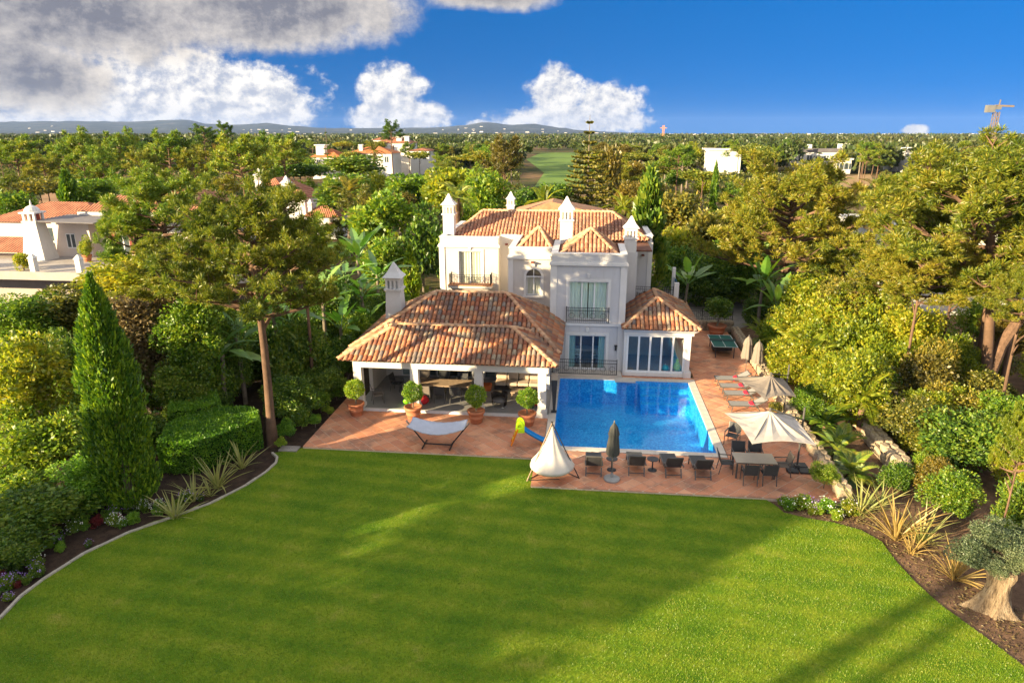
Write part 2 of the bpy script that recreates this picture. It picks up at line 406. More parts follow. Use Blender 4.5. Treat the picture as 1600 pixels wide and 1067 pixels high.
def link(name, me, parent=None, loc=(0, 0, 0), rot=(0, 0, 0), scale=(1, 1, 1), mat=None):
    o = bpy.data.objects.new(name, me); COL.objects.link(o); o.parent = parent
    o.location = loc; o.rotation_euler = rot; o.scale = scale
    if mat is not None:
        o.material_slots[0].link = 'OBJECT'; o.material_slots[0].material = mat
    return o
def copy_tree(o, parent=None):
    c = o.copy(); COL.objects.link(c); c.parent = parent
    for ch in list(o.children): copy_tree(ch, c)
    return c
def npmesh(name, V, Fq, mat):
    """V (n,3), Fq (m,k) -> mesh"""
    me = bpy.data.meshes.new(name); V = np.asarray(V, np.float32); Fq = np.asarray(Fq, np.int32); k = Fq.shape[1]
    me.vertices.add(len(V)); me.vertices.foreach_set('co', V.ravel())
    me.loops.add(Fq.size); me.loops.foreach_set('vertex_index', Fq.ravel())
    me.polygons.add(len(Fq)); me.polygons.foreach_set('loop_start', np.arange(0, Fq.size, k, dtype=np.int32))
    me.update(calc_edges=True); me.validate()
    if mat: me.materials.append(mat)
    return me
def unit(a): return a / np.maximum(np.linalg.norm(a, axis=1, keepdims=True), 1e-6)
def leaves(P, D, L, W, rng, tri=False):
    """leaf-shaped faces at P along D"""
    n = len(P); D = unit(D); S = unit(np.cross(D, rng.normal(size=(n, 3))))
    L = np.broadcast_to(np.asarray(L, float), (n,))[:, None]; W = np.broadcast_to(np.asarray(W, float), (n,))[:, None]
    if tri:
        V = np.stack([P - S * W / 2, P + S * W / 2, P + D * L], 1).reshape(-1, 3)
        return V, np.arange(3 * n).reshape(n, 3)
    N = np.cross(D, S); m = P + D * L * .45 + N * L * .08
    V = np.stack([P, m + S * W / 2, P + D * L, m - S * W / 2], 1).reshape(-1, 3)
    return V, np.arange(4 * n).reshape(n, 4)
def sph(n, rng): return unit(rng.normal(size=(n, 3)))

# ---------------------------------------------------------------- plant prototypes (unit sized)
def lobed_crown(seed, n, nl, ll, lw, flat=1., spread=.62, lr=(.28, .5), low=-.7):
    """leaf clumps on many uneven lobes inside a unit ball"""
    rng = np.random.default_rng(seed)
    c = sph(nl, rng) * (rng.random((nl, 1)) ** .45) * spread
    c[:, 2] = np.where(c[:, 2] < low * spread, -c[:, 2] * .5, c[:, 2])
    r = rng.uniform(*lr, nl)
    idx = rng.choice(nl, n, p=(r ** 2) / (r ** 2).sum())
    d = sph(n, rng); rad = r[idx][:, None] * rng.uniform(.72, 1.08, (n, 1))
    P = c[idx] + d * rad
    # thin out in irregular holes
    h = np.sin(P[:, 0] * 7.1 + seed) + np.sin(P[:, 1] * 6.3 + 2 * seed) + np.sin(P[:, 2] * 8.2 + 3 * seed)
    keep = h < 1.75 - rng.random(n) * .6
    P = P[keep]; d = d[keep]; P[:, 2] *= flat
    D = d + rng.normal(size=P.shape) * .75; D[:, 2] += .15
    k = len(P)
    return leaves(P, D, ll * rng.uniform(.6, 1.35, k), lw * rng.uniform(.7, 1.3, k), rng)
def tufted_crown(seed, ntuft, per, L, W, centers, sz):
    rng = np.random.default_rng(seed)
    idx = np.repeat(np.arange(len(centers)), per); n = len(idx)
    d = sph(n, rng); d[:, 2] = np.where(d[:, 2] < -.45, -d[:, 2], d[:, 2]); d = unit(d)
    P = centers[idx] + d * sz * rng.uniform(.0, .9, (n, 1)) * np.array([1, 1, .8])
    return leaves(P, d + rng.normal(size=(n, 3)) * .25, L * rng.uniform(.7, 1.25, n), W, rng)
def pine_proto(seed, nlimb, per, nsub, L, W, sz, flat=.72, limb_r=.02):
    """limbs + needle tufts of an open pine crown in a unit ball (centre 0); returns (needle mesh, limb mesh)"""
    rng = np.random.default_rng(seed); rr = random.Random(seed)
    mb = MB(); cen = []
    for i in range(nlimb):
        a = 2.4 * i + rr.uniform(-.4, .4); t = (i + .5) / nlimb
        z0 = (-.75 + 1.2 * t) * flat; ln = (.98 - .55 * max(0, t - .35) / .65) * rr.uniform(.68, 1.05); rise = rr.uniform(.05, .32) + .35 * t
        p0 = Vector((0, 0, z0)); dirv = Vector((math.cos(a), math.sin(a), 0))
        bend = Vector((-math.sin(a), math.cos(a), 0)) * rr.uniform(-.2, .2)
        pts = [p0 + dirv * ln * s + bend * s * s + Vector((0, 0, rise * s ** 1.6 * flat)) for s in (0, .3, .6, .85, 1.)]
        mb.tube(pts, [limb_r * k for k in (1.2, .95, .65, .4, .2)], 5, False)
        for s in np.linspace(.38, 1., nsub):
            q = pts[0].lerp(pts[-1], s) + bend * (s * s - s) * .5
            q = Vector((q.x, q.y, z0 + rise * s ** 1.6 * flat))
            for k in range(rr.randint(2, 3)):
                b2 = a + rr.uniform(-1.3, 1.3); l2 = rr.uniform(.08, .30) * (1.1 - .4 * s)
                e = q + Vector((math.cos(b2) * l2, math.sin(b2) * l2, rr.uniform(.0, .16) * flat + .02))
                mb.tube([q, e], [limb_r * .32, limb_r * .16], 3, False)
                cen.append(e)
                if rr.random() < .6: cen.append(e + Vector((rr.uniform(-.09, .09), rr.uniform(-.09, .09), rr.uniform(.0, .07))))
    for k in range(nlimb * 2):
        a = rr.uniform(0, 6.28); r_ = rr.random() ** .6 * .62
        cen.append(Vector((math.cos(a) * r_, math.sin(a) * r_, (.32 + .5 * (1 - r_) * rr.uniform(.6, 1.1)) * flat)))
    c = np.array([tuple(q) for q in cen])
    V, Fq = tufted_crown(seed, len(c), per, L, W, c, sz)
    return npmesh('needles', V, Fq, PINE), mb.mesh('limbs', BARK)
def trunk_mesh(seed, r0=.03, r1=.016, bend=.05, limbs=4):
    """unit height trunk with a slight bend and rising limbs near the top"""
    rr = random.Random(seed); mb = MB()
    a = rr.uniform(0, 6.28); n = 7; pts = []; rad = []
    for i in range(n):
        t = i / (n - 1); k = bend * math.sin(t * 2.6)
        pts.append((math.cos(a) * k, math.sin(a) * k, t)); rad.append(r0 * (1 - t) + r1 * t + (r0 * .5 if i == 0 else 0))
    mb.tube(pts, rad, 8)
    for j in range(limbs):
        t = .58 + .07 * j; b2 = rr.uniform(0, 6.28); k = bend * math.sin(t * 2.6); p = Vector((math.cos(a) * k, math.sin(a) * k, t))
        mb.tube([p, p + Vector((math.cos(b2) * .10, math.sin(b2) * .10, .05)), p + Vector((math.cos(b2) * .2, math.sin(b2) * .2, .09))], [r1 * .9, r1 * .6, r1 * .25], 5)
    return mb.mesh('trunk', BARK, True)
def cypress_crown(seed, n, ll, lw, prof=3.4):
    """unit height, unit max radius column of upright sprays"""
    rng = np.random.default_rng(seed); ns = max(40, n // 70)
    t = rng.random(ns) ** .9; a = rng.uniform(0, 6.283, ns)
    R_ = np.minimum(1, (t / .16 + .5)) * np.clip(1 - t ** prof, 0, 1) ** .8
    idx = rng.choice(ns, n, p=(R_ + .25) / (R_ + .25).sum())
    u = rng.random(n); aa = a[idx] + rng.normal(size=n) * .16 / np.maximum(R_[idx], .2)
    tt = np.clip(t[idx] + (u - .35) * .11, 0, 1.02)
    Rt = np.minimum(1, (np.clip(tt, 0, 1) / .16 + .5)) * np.clip(1 - np.clip(tt, 0, 1) ** prof, 0, 1) ** .8
    sf = rng.uniform(.80, 1.12, ns)[idx]
    rr = Rt * sf * (.86 + .22 * np.sin(u * 3.14)) * rng.uniform(.70, 1.04, n)
    P = np.stack([np.cos(aa) * rr, np.sin(aa) * rr, tt], 1)
    D = np.stack([np.cos(aa) * .5, np.sin(aa) * .5, np.full(n, .38)], 1) + rng.normal(size=(n, 3)) * np.array([.4, .4, .1])
    D = unit(D)
    S = unit(np.cross(D, rng.normal(size=(n, 3))))
    l = ll * rng.uniform(.6, 1.3, n)[:, None]; w = lw * rng.uniform(.6, 1.3, n)[:, None]
    K = np.array([1, 1, ASP])
    V = np.stack([P, P + (D * l * .5 + S * w / 2) * K, P + D * l * K, P + (D * l * .5 - S * w / 2) * K], 1).reshape(-1, 3)
    return V, np.arange(4 * n).reshape(n, 4)
ASP = .28

# ---------------------------------------------------------------- prototypes
V_, F_ = lobed_crown(1, 100, 5, .1, .05)
PN = [pine_proto(11, 22, 64, 8, .07, .011, .06), pine_proto(12, 25, 60, 8, .068, .011, .056), pine_proto(13, 20, 66, 8, .072, .011, .062)]
PB = [pine_proto(14, 32, 84, 8, .048, .0085, .05), pine_proto(15, 32, 80, 8, .048, .0085, .05)]
PF = [pine_proto(21, 15, 26, 5, .10, .03, .085, .8), pine_proto(22, 16, 24, 5, .10, .03, .085, .95), pine_proto(23, 13, 26, 5, .11, .03, .09, .7)]
BN = [npmesh('leaves', *lobed_crown(30 + i, 11500, 34, .085, .05, 1., .66, (.2, .42)), BROADG) for i in range(3)]
BM = [npmesh('leaves', *lobed_crown(40 + i, 3400, 24, .15, .095, 1., .66, (.22, .42)), BROADG) for i in range(4)]
DM = [npmesh('needles', *lobed_crown(50 + i, 3200, 30, .14, .07, .62, .72, (.2, .36), -.15), DOME) for i in range(3)]
CN = npmesh('sprays', *cypress_crown(61, 30000, .13, .055), CYP)
CM = [npmesh('sprays', *cypress_crown(62 + i, 3800, .34, .18), CYP) for i in range(2)]
TR = [trunk_mesh(70 + i) for i in range(4)]
TRB = [trunk_mesh(80 + i, .045, .02, .04, 6) for i in range(3)]
rnd = random.Random(5)
LAND = [(60, 'the house with the white chimney'), (230, 'the left woodland edge'), (370, 'the tall garden pine'), (480, 'the tan-roofed neighbour house'), (600, 'the red-roofed houses'),
        (700, 'the left chimney of the villa'), (800, 'the villa roof'), (865, 'the golf fairway'), (925, 'the tiered conifer'), (1020, 'the dark cypress beside the villa'),
        (1130, 'the white flat-roofed block'), (1250, 'the broad golden pine'), (1330, 'the white house with two chimneys'), (1420, 'the far right white house'), (1560, 'the crane tower')]
def near_land(px):
    return min(LAND, key=lambda q: abs(q[0] - px))[1]
def tree(name, label, cat, px, py, Y, rw, rh, crown, mat, trunk=None, tmat=BARK, group=None, limbs=None, rz=None, base=None, lean=0, tw=1.0, z0=0.):
    """crown centre seen at (px,py) at depth Y; rw, rh are half sizes in pixels"""
    c = YP(px, py, Y); w = proj(c)[2]; rx = rw * w / F_PX; rzz = rh * w / F_PX
    b_ = Vector((c.x, c.y, z0)) if base is None else Vector((base[0], base[1], z0))
    t = thing(name, label, cat, b_, 0, group)
    rz = rnd.uniform(0, 6.28) if rz is None else rz
    off = c - b_
    top = max(.6, off.z + rzz * .25)
    if trunk is not None:
        tr = link('trunk', trunk, t, (0, 0, -.05), (0, 0, rz), (max(.6, top * .55) * tw * 1.0, max(.6, top * .55) * tw, top), tmat)
        if base is not None:
            d = Vector((off.x, off.y, top)); tr.rotation_euler = d.to_track_quat('Z', 'Y').to_euler(); tr.scale = (top * .55 * tw, top * .55 * tw, d.length)
    link('crown', crown, t, off, (0, 0, rz), (rx, rx, rzz), mat)
    if limbs is not None: link('limbs', limbs, t, off, (0, 0, rz), (rx, rx, rzz), tmat)
    return t

# ---------------------------------------------------------------- ground, lawn, beds
def sheet(name, pts, z, mat, label=None):
    mb = MB(); mb.quad(*[(p[0], p[1], z) for p in pts])
    return tag(mb.build(name, mat), kind='structure')
def terrain():
    m, b = newmat('dry_scrub_ground')
    gp = b.n('ShaderNodeNewGeometry').outputs['Position']
    n = b.noise(gp, .03, 6, .6); n2 = b.noise(gp, .6, 5, .65); n3 = b.noise(gp, .0035, 4, .55)
    c = b.ramp(b.m('ADD', b.m('MULTIPLY', n, .65), b.m('MULTIPLY', n2, .35)), [(.33, (.035, .05, .014)), (.47, (.075, .075, .025)), (.56, (.17, .11, .055)), (.68, (.26, .16, .08))])
    c = b.mix(b.ss(n3, .5, .62), c, (.075, .085, .03, 1))
    principled(b, c, .95, .1, 0, n2, .5, .1)
    mb = MB(); s = 9500; ys = [-60, 60, 300, 900, 3000, 9500]
    a, c, d, e = -1.3, 6.3, 27.6, 37.0                     # opening where the pool is let in
    mb.add([(-s, -600, 0), (s, -600, 0), (s, d, 0), (-s, d, 0), (-s, e, 0), (s, e, 0), (s, 9500, 0), (-s, 9500, 0), (a, d, 0), (c, d, 0), (c, e, 0), (a, e, 0)],
           [(0, 1, 2, 9, 8, 3), (4, 11, 10, 5, 6, 7), (3, 8, 11, 4), (9, 2, 5, 10)])
    o = mb.build('ground', m, None, loc=(0, 0, -.16)); tag(o, kind='structure')
terrain()
LAWN_L = [(-17.9, 6.0), (-17.6, 11.0), (-17.0, 14.0)] + [tuple(G(*p)[:2]) for p in ((0, 962), (30, 930), (65, 903), (130, 862), (200, 829), (270, 805), (330, 783), (385, 755), (415, 735), (431, 721), (433, 712), (425, 705))]
LAWN_R = [tuple(G(*p)[:2]) for p in ((1212, 786), (1225, 797), (1262, 806), (1300, 812), (1345, 824), (1378, 842), (1400, 872), (1430, 904), (1470, 940), (1540, 990), (1600, 1035))] + [(13.4, 13.0), (14.5, 6.0)]
LAWN = [(-17.9, 4), *LAWN_L, (-12.2, 26.7), (-1.8, 26.62), (-1.8, 24.2), (7.3, 24.2), *LAWN_R, (14.5, 4)]
def lawn():
    m, b = newmat('mown_grass')
    gp = b.n('ShaderNodeNewGeometry').outputs['Position']
    sp = b.n('ShaderNodeSeparateXYZ'); b.nt.links.new(gp, sp.inputs[0])
    wob = b.noise(gp, .35, 3, .5)
    st = b.m('SINE', b.m('ADD', b.m('MULTIPLY', b.m('ADD', b.m('MULTIPLY', sp.outputs[0], .10), sp.outputs[1]), 6.5), b.m('MULTIPLY', wob, 2.2)))
    big = b.noise(gp, .45, 5, .6); fine = b.noise(gp, 5., 5, .7)
    f = b.m('ADD', b.m('ADD', b.m('MULTIPLY', big, .6), b.m('MULTIPLY', fine, .4)), b.m('MULTIPLY', st, .055))
    c = b.ramp(f, [(.3, (.062, .15, .008)), (.46, (.12, .215, .011)), (.58, (.19, .265, .015)), (.74, (.29, .315, .04))])
    dry = b.noise(gp, .9, 6, .7); c = b.mix(b.m('MULTIPLY', b.ss(dry, .58, .74), .5), c, (.34, .30, .07, 1))
    clo = b.noise(gp, 2.3, 4, .6); c = b.mix(b.m('MULTIPLY', b.ss(clo, .60, .72), .55), c, (.05, .13, .01, 1))
    principled(b, c, .9, .12, 0, b.noise(gp, 60, 3, .7), .8, .03)
    sheet('lawn', LAWN, -.085, m)
    # blades, denser towards the camera
    rng = np.random.default_rng(3); N = 520000
    y = 10.5 + (26.6 - 10.5) * rng.random(N) ** 1.35; x = rng.uniform(-17.2, 13.2, N)
    poly = np.array(LAWN); ins = np.zeros(N, bool); j = len(poly) - 1
    for i in range(len(poly)):
        xi, yi = poly[i]; xj, yj = poly[j]
        cnd = ((yi > y) != (yj > y)) & (x < (xj - xi) * (y - yi) / (yj - yi + 1e-9) + xi); ins ^= cnd; j = i
    x, y = x[ins], y[ins]; n = len(x)
    P = np.stack([x, y, np.full(n, -.085)], 1); D = rng.normal(size=(n, 3)) * .55; D[:, 2] = 1
    V, Fq = leaves(P, D, rng.uniform(.025, .055, n), .016, rng, True)
    gm = leafmat('grass_blades', [(.06, .15, .008), (.12, .22, .011), (.19, .27, .015), (.30, .32, .04)], .8, .3)
    o = link('grass', npmesh('grass', V, Fq, gm)); tag(o, 'short mown grass blades covering the lawn', 'grass', kind='stuff')
lawn()
bedL = [(-60, 4), (-17.95, 4), *[(p[0] - .05, p[1]) for p in LAWN_L], (-12.25, 27), (-12.3, 33), (-11.5, 33.2), (-11.5, 60), (-60, 60)]
bed_m = M('bed_soil', (.055, .034, .022), .95, .45, 2.5, 1., bscale=30)
sheet('flower_bed', bedL, -.125, bed_m)
bedR = [(14.55, 4), (13.45, 13.0), *[(p[0] + .05, p[1]) for p in LAWN_R[:-2][::-1]], (7.35, 24.15), (10.3, 24.15), (10.9, 48.5), (13, 60), (60, 60), (60, 4)]
sheet('flower_bed', bedR, -.121, M('mulch', (.17, .10, .06), .95, .4, 2.2, 1., bscale=26))
# pale kerb along the left bed: single edging stones
def edging():
    t = thing('lawn_edging', 'thin pale stone edging curving between left flower bed and lawn', 'edging', (LAWN_L[4][0], LAWN_L[4][1], -.1))
    pts = [Vector((*p, 0)) for p in LAWN_L[1:]]; out = []
    for a, b_ in zip(pts, pts[1:]):
        n = max(1, round((b_ - a).length / .5))
        for i in range(n): out.append((a.lerp(b_, i / n), a.lerp(b_, (i + 1) / n)))
    me = MB().box(-.5, .5, -.045, .045, -.05, .05).mesh('edging_stone', M('edging', (.42, .38, .32), .9, .15, 4, .3))
    for a, b_ in out:
        d = b_ - a; o = link('edging_stone', me, t, (a + b_) / 2 + Vector((0, 0, -.075 + rnd.uniform(-.01, .01))) - t.location, (0, 0, math.atan2(d.y, d.x)), (d.length * .985, 1, 1))
edging()

# ---------------------------------------------------------------- patio
RECTS = [(-12.2, -1.8, 26.65, 30.92), (-1.8, 10.05, 24.2, 27.45), (6.5, 10.25, 27.45, 47.6), (-1.8, -1.5, 27.45, 30.92), (-12.2, -11.25, 30.92, 33.0), (-1.8, 2.5, 37.2, 38.05), (2.5, 6.5, 37.2, 37.5)]
def clip(poly, axis, v, keep_less):
    out = []
    for i in range(len(poly)):
        a, c = poly[i - 1], poly[i]; ia = (a[axis] <= v) == keep_less; ic = (c[axis] <= v) == keep_less
        if ia != ic:
            t = (v - a[axis]) / (c[axis] - a[axis]); out.append((a[0] + (c[0] - a[0]) * t, a[1] + (c[1] - a[1]) * t))
        if ic: out.append(c)
    return out
def patio():
    base = MB()
    for i, (x0, x1, y0, y1) in enumerate(RECTS): base.box(x0 + .004, x1 - .004, y0 + .004, y1 - .004, -.14, -.004)
    pt = tag(base.build('patio', GROUT), kind='structure')
    S = .46; h = S * math.sqrt(2) / 2 - .022; ps = []
    step = S * math.sqrt(2)
    for i in range(-40, 60):
        for k in range(0, 120):
            cx = i * step / 1 + (k % 2) * step / 2; cy = 20 + k * step / 2
            for (x0, x1, y0, y1) in RECTS:
                if cx < x0 - h or cx > x1 + h or cy < y0 - h or cy > y1 + h: continue
                p = [(cx - h, cy), (cx, cy - h), (cx + h, cy), (cx, cy + h)]
                for ax, v, le in ((0, x0, False), (0, x1, True), (1, y0, False), (1, y1, True)):
                    p = clip(p, ax, v, le)
                    if len(p) < 3: break
                if len(p) < 3: continue
                ar = abs(sum(p[q - 1][0] * p[q][1] - p[q][0] * p[q - 1][1] for q in range(len(p)))) / 2
                if ar < .01: continue
                ps.append((cy + abs(cx) * .05, ar, p))
    ps.sort(key=lambda q: q[0] - q[1] * 6)
    full = MB().add([(-h, 0, 0), (0, -h, 0), (h, 0, 0), (0, h, 0), (-h, 0, -.03), (0, -h, -.03), (h, 0, -.03), (0, h, -.03)], [(0, 1, 2, 3), (0, 4, 5, 1), (1, 5, 6, 2), (2, 6, 7, 3), (3, 7, 4, 0)]).mesh('paving_tile', TPATIO)
    rest = MB(); r2 = random.Random(9); cnt = 0
    for q, (k, ar, p) in enumerate(ps):
        z = .008 + r2.uniform(-.002, .002)
        cx = sum(a[0] for a in p) / len(p); cy = sum(a[1] for a in p) / len(p)
        if cnt < 300 and ar > .95 * 2 * h * h:
            link('paving_tile', full, pt, (cx, cy, z), (r2.uniform(-.004, .004), r2.uniform(-.004, .004), 0)); cnt += 1
        else:
            n = len(p); rest.add([(a[0], a[1], z) for a in p] + [(a[0], a[1], z - .03) for a in p], [tuple(range(n))] + [(i, i + n, (i + 1) % n + n, (i + 1) % n) for i in range(n)])
    tag(rest.build('paving_tiles', TPATIO, pt), kind='stuff')
patio()
# ---------------------------------------------------------------- pool
PX0, PX1, PY0, PY1 = -1.12, 6.1, 27.87, 36.85
def pool():
    t = thing('swimming_pool', 'rectangular blue swimming pool with pale stone coping beside the villa', 'pool', (2.5, 32, 0))
    o = Vector(t.location)
    m, b = newmat('mosaic_caustics')
    gp = b.n('ShaderNodeNewGeometry').outputs['Position']
    vo = b.n('ShaderNodeTexVoronoi'); vo.inputs['Scale'].default_value = 9.0; b.nt.links.new(gp, vo.inputs['Vector'])
    f = b.m('ADD', b.m('MULTIPLY', vo.outputs['Distance'], .55), b.m('MULTIPLY', b.noise(gp, 3, 4, .6), .6))  # mottled mosaic blue, with caustic light speckle painted into the colour
    principled(b, b.ramp(f, [(.3, (.003, .22, .60)), (.55, (.006, .36, .80)), (.85, (.08, .58, .92))]), .5, .3)
    mb = MB(); d = -1.5
    x0, x1, y0, y1 = PX0, PX1, PY0, PY1
    mb.quad((x0, y0, d), (x1, y0, d), (x1, y1, d), (x0, y1, d))
    for a, c in (((x0, y0), (x1, y0)), ((x1, y0), (x1, y1)), ((x1, y1), (x0, y1)), ((x0, y1), (x0, y0))):
        mb.quad((*a, d), (*a, -.02), (*c, -.02), (*c, d))
    bo = mb.build('basin', m, t); bo.location = -o
    st = MB()
    for i in range(3): st.box(3.4, x1 - .003, y1 - .45 * (i + 1), y1 - .45 * i - .003, d + .01, -.30 - .3 * i)
    q = st.build('steps', m, t); q.location = -o
    sp = MB().box(2.0, 3.15, 36.5, 37.12, -.05, .07)
    q = sp.build('water_spout', COPING, t, bevel=.02); q.location = -o
    # water
    w, b = newmat('pool_water')
    gp = b.n('ShaderNodeNewGeometry').outputs['Position']
    mp = b.n('ShaderNodeMapping'); mp.inputs['Scale'].default_value = (1, .6, 1); b.nt.links.new(gp, mp.inputs[0])
    bn = b.n('ShaderNodeBump'); bn.inputs['Strength'].default_value = .35; bn.inputs['Distance'].default_value = .02
    b.nt.links.new(b.m('ADD', b.noise(mp.outputs[0], 2.6, 3, .5), b.m('MULTIPLY', b.noise(mp.outputs[0], 9, 3, .5), .35)), bn.inputs['Height'])
    gl = b.n('ShaderNodeBsdfGlossy'); gl.inputs['Roughness'].default_value = .02; b.nt.links.new(bn.outputs[0], gl.inputs['Normal'])
    tr = b.n('ShaderNodeBsdfTransparent'); tr.inputs[0].default_value = (.74, .92, .98, 1)
    mx = b.n('ShaderNodeMixShader'); b.nt.links.new(schlick(b, .02, bn.outputs[0]), mx.inputs[0]); b.nt.links.new(tr.outputs[0], mx.inputs[1]); b.nt.links.new(gl.outputs[0], mx.inputs[2])
    b.nt.links.new(mx.outputs[0], b.out.inputs[0])
    wa = MB().quad((x0, y0, -.07), (x1, y0, -.07), (x1, y1, -.07), (x0, y1, -.07)).build('water', w, t); wa.location = -o
    # coping slabs, one by one
    c = .36
    def slab_row(ax, a0, a1, lo, hi, n):
        L = (a1 - a0) / n; me = (MB().box(-L / 2 + .004, L / 2 - .004, lo - (lo + hi) / 2, (hi - lo) / 2, -.045, .018) if ax == 0 else MB().box((lo - hi) / 2, (hi - lo) / 2, -L / 2 + .004, L / 2 - .004, -.045, .018)).mesh('coping_slab', COPING)
        for i in range(n):
            s_ = a0 + (i + .5) * L; p = Vector((s_, (lo + hi) / 2, 0)) if ax == 0 else Vector(((lo + hi) / 2, s_, 0))
            link('coping_slab', me, t, p - o + Vector((0, 0, rnd.uniform(-.002, .002))))
    slab_row(0, x0 - c, x1 + c, y0 - c, y0 + .02, 13)
    slab_row(0, x0 - c, x1 + c, y1 - .02, y1 + c, 13)
    slab_row(1, y0 + .02, y1 - .02, x0 - c, x0 + .02, 16)
    slab_row(1, y0 + .02, y1 - .02, x1 - .02, x1 + c, 16)
pool()
# ---------------------------------------------------------------- drive, fairway, hills
sheet('driveway', [(6.4, 47.9), (10.4, 47.9), (12.6, 50), (13.4, 56), (9.5, 62), (5.0, 63)], -.10, M('drive_setts', (.24, .215, .19), .9, .2, 1.2, .5))
sheet('garden_path', [(-13.6, 52), (-9.5, 52), (-9.5, 58), (-13.6, 58)], -.10, DSTONE)
fm = M('fairway_grass', (.13, .22, .03), .9, .25, .03)
sheet('fairway', [tuple(G(*p)[:2]) for p in ((822, 249), (845, 239), (905, 238), (915, 246), (912, 292), (835, 292), (850, 270))], -.06, fm)
sheet('lawn', [tuple(G(*p)[:2]) for p in ((482, 402), (560, 398), (562, 376), (480, 378))], -.08, fm)
sheet('lawn', [tuple(G(*p)[:2]) for p in ((650, 425), (692, 425), (692, 417), (655, 417))], -.08, fm)
sheet('dry_field', [tuple(G(*p)[:2]) for p in ((1310, 292), (1370, 292), (1360, 272), (1318, 274))], -.08, M('dry_grass', (.34, .22, .10), .95, .2, .2))
sheet('sandy_clearing', [tuple(G(*p)[:2]) for p in ((60, 318), (205, 318), (185, 268), (80, 262))], -.08, M('sandy_soil', (.32, .19, .10), .95, .3, .15))
sheet('sandy_clearing', [tuple(G(*p)[:2]) for p in ((205, 300), (300, 300), (290, 285), (215, 284))], -.07, M('sandy_soil', (.32, .19, .10), .95, .3, .15))
def hills():
    prof = [(-700, 200), (-300, 190), (0, 191), (60, 190), (100, 190), (200, 191), (250, 189), (290, 187), (320, 194), (370, 196), (420, 193), (450, 197), (520, 201), (600, 201), (680, 200), (730, 196), (755, 191), (800, 196), (830, 194), (860, 198), (900, 204), (980, 208), (1100, 211), (1500, 211)]
    rng = np.random.default_rng(8); xs = np.arange(-700, 1500, 12); top = np.interp(xs, [p[0] for p in prof], [p[1] for p in prof])
    rows = 16; V = []; F = []
    for j in range(rows):
        t = j / (rows - 1); Y = 4300 + 4200 * t
        for i, x in enumerate(xs):
            p = YP(x, top[i] + .0, Y); zt = max(0., p.z + 3)
            nz = .55 + .45 * math.sin(x * .021 + 3 * t) * math.sin(x * .008 - 4 * t + 1)
            s = (t ** 1.3) if t < .999 else 1.
            V.append((p.x, Y, zt * (s * (1 - (1 - nz) * .55 * math.sin(t * 3.14))) - (3 if j == 0 else 0) + float(rng.normal()) * 2.2 * t))
    n = len(xs)
    for j in range(rows - 1):
        for i in range(n - 1): F.append((j * n + i, j * n + i + 1, (j + 1) * n + i + 1, (j + 1) * n + i))
    m, b = newmat('hazed_scrub'); gp = b.n('ShaderNodeNewGeometry').outputs['Position']
    principled(b, b.ramp(b.noise(gp, .004, 6, .65), [(.35, (.03, .04, .04)), (.55, (.05, .062, .058)), (.7, (.10, .095, .085))]), .95, .05)  # scrub tone with some blue-grey distance haze painted into it
    mb = MB(); mb.v = V; mb.f = F
    tag(mb.build('hills', m, None, True), kind='structure')
    # far white towns on the slopes: too small to count
    tw = MB(); r2 = random.Random(4)
    for k in range(70):
        cx = r2.choice((-150, 40, 90, 390, 430, 470, 560, 620, 690, 790, 840, 900)); x = cx + r2.gauss(0, 48); t = r2.uniform(.12, .8)
        j = t * (rows - 1); jj = int(j); i = int((x + 700) / 12)
        if not 0 <= i < n - 1: continue
        a = Vector(V[jj * n + i]).lerp(Vector(V[(jj + 1) * n + i]), j - jj); w = r2.uniform(12, 36); h = r2.uniform(1.5, 4)
        tw.box(a.x - w / 2, a.x + w / 2, a.y - 5, a.y + 5, a.z - 1, a.z + h)
    for k in range(260):
        x = r2.uniform(980, 1600); Y = r2.uniform(3000, 6500); p = YP(x, 212, Y); w = r2.uniform(8, 30); tw.box(p.x - w / 2, p.x + w / 2, Y, Y + 8, -1, r2.uniform(3, 7))
    tag(tw.build('far_town', M('far_render', (.75, .70, .64), .8, .1, .01)), 'scattered white houses of far towns on the hills', 'town', kind='stuff')
hills()

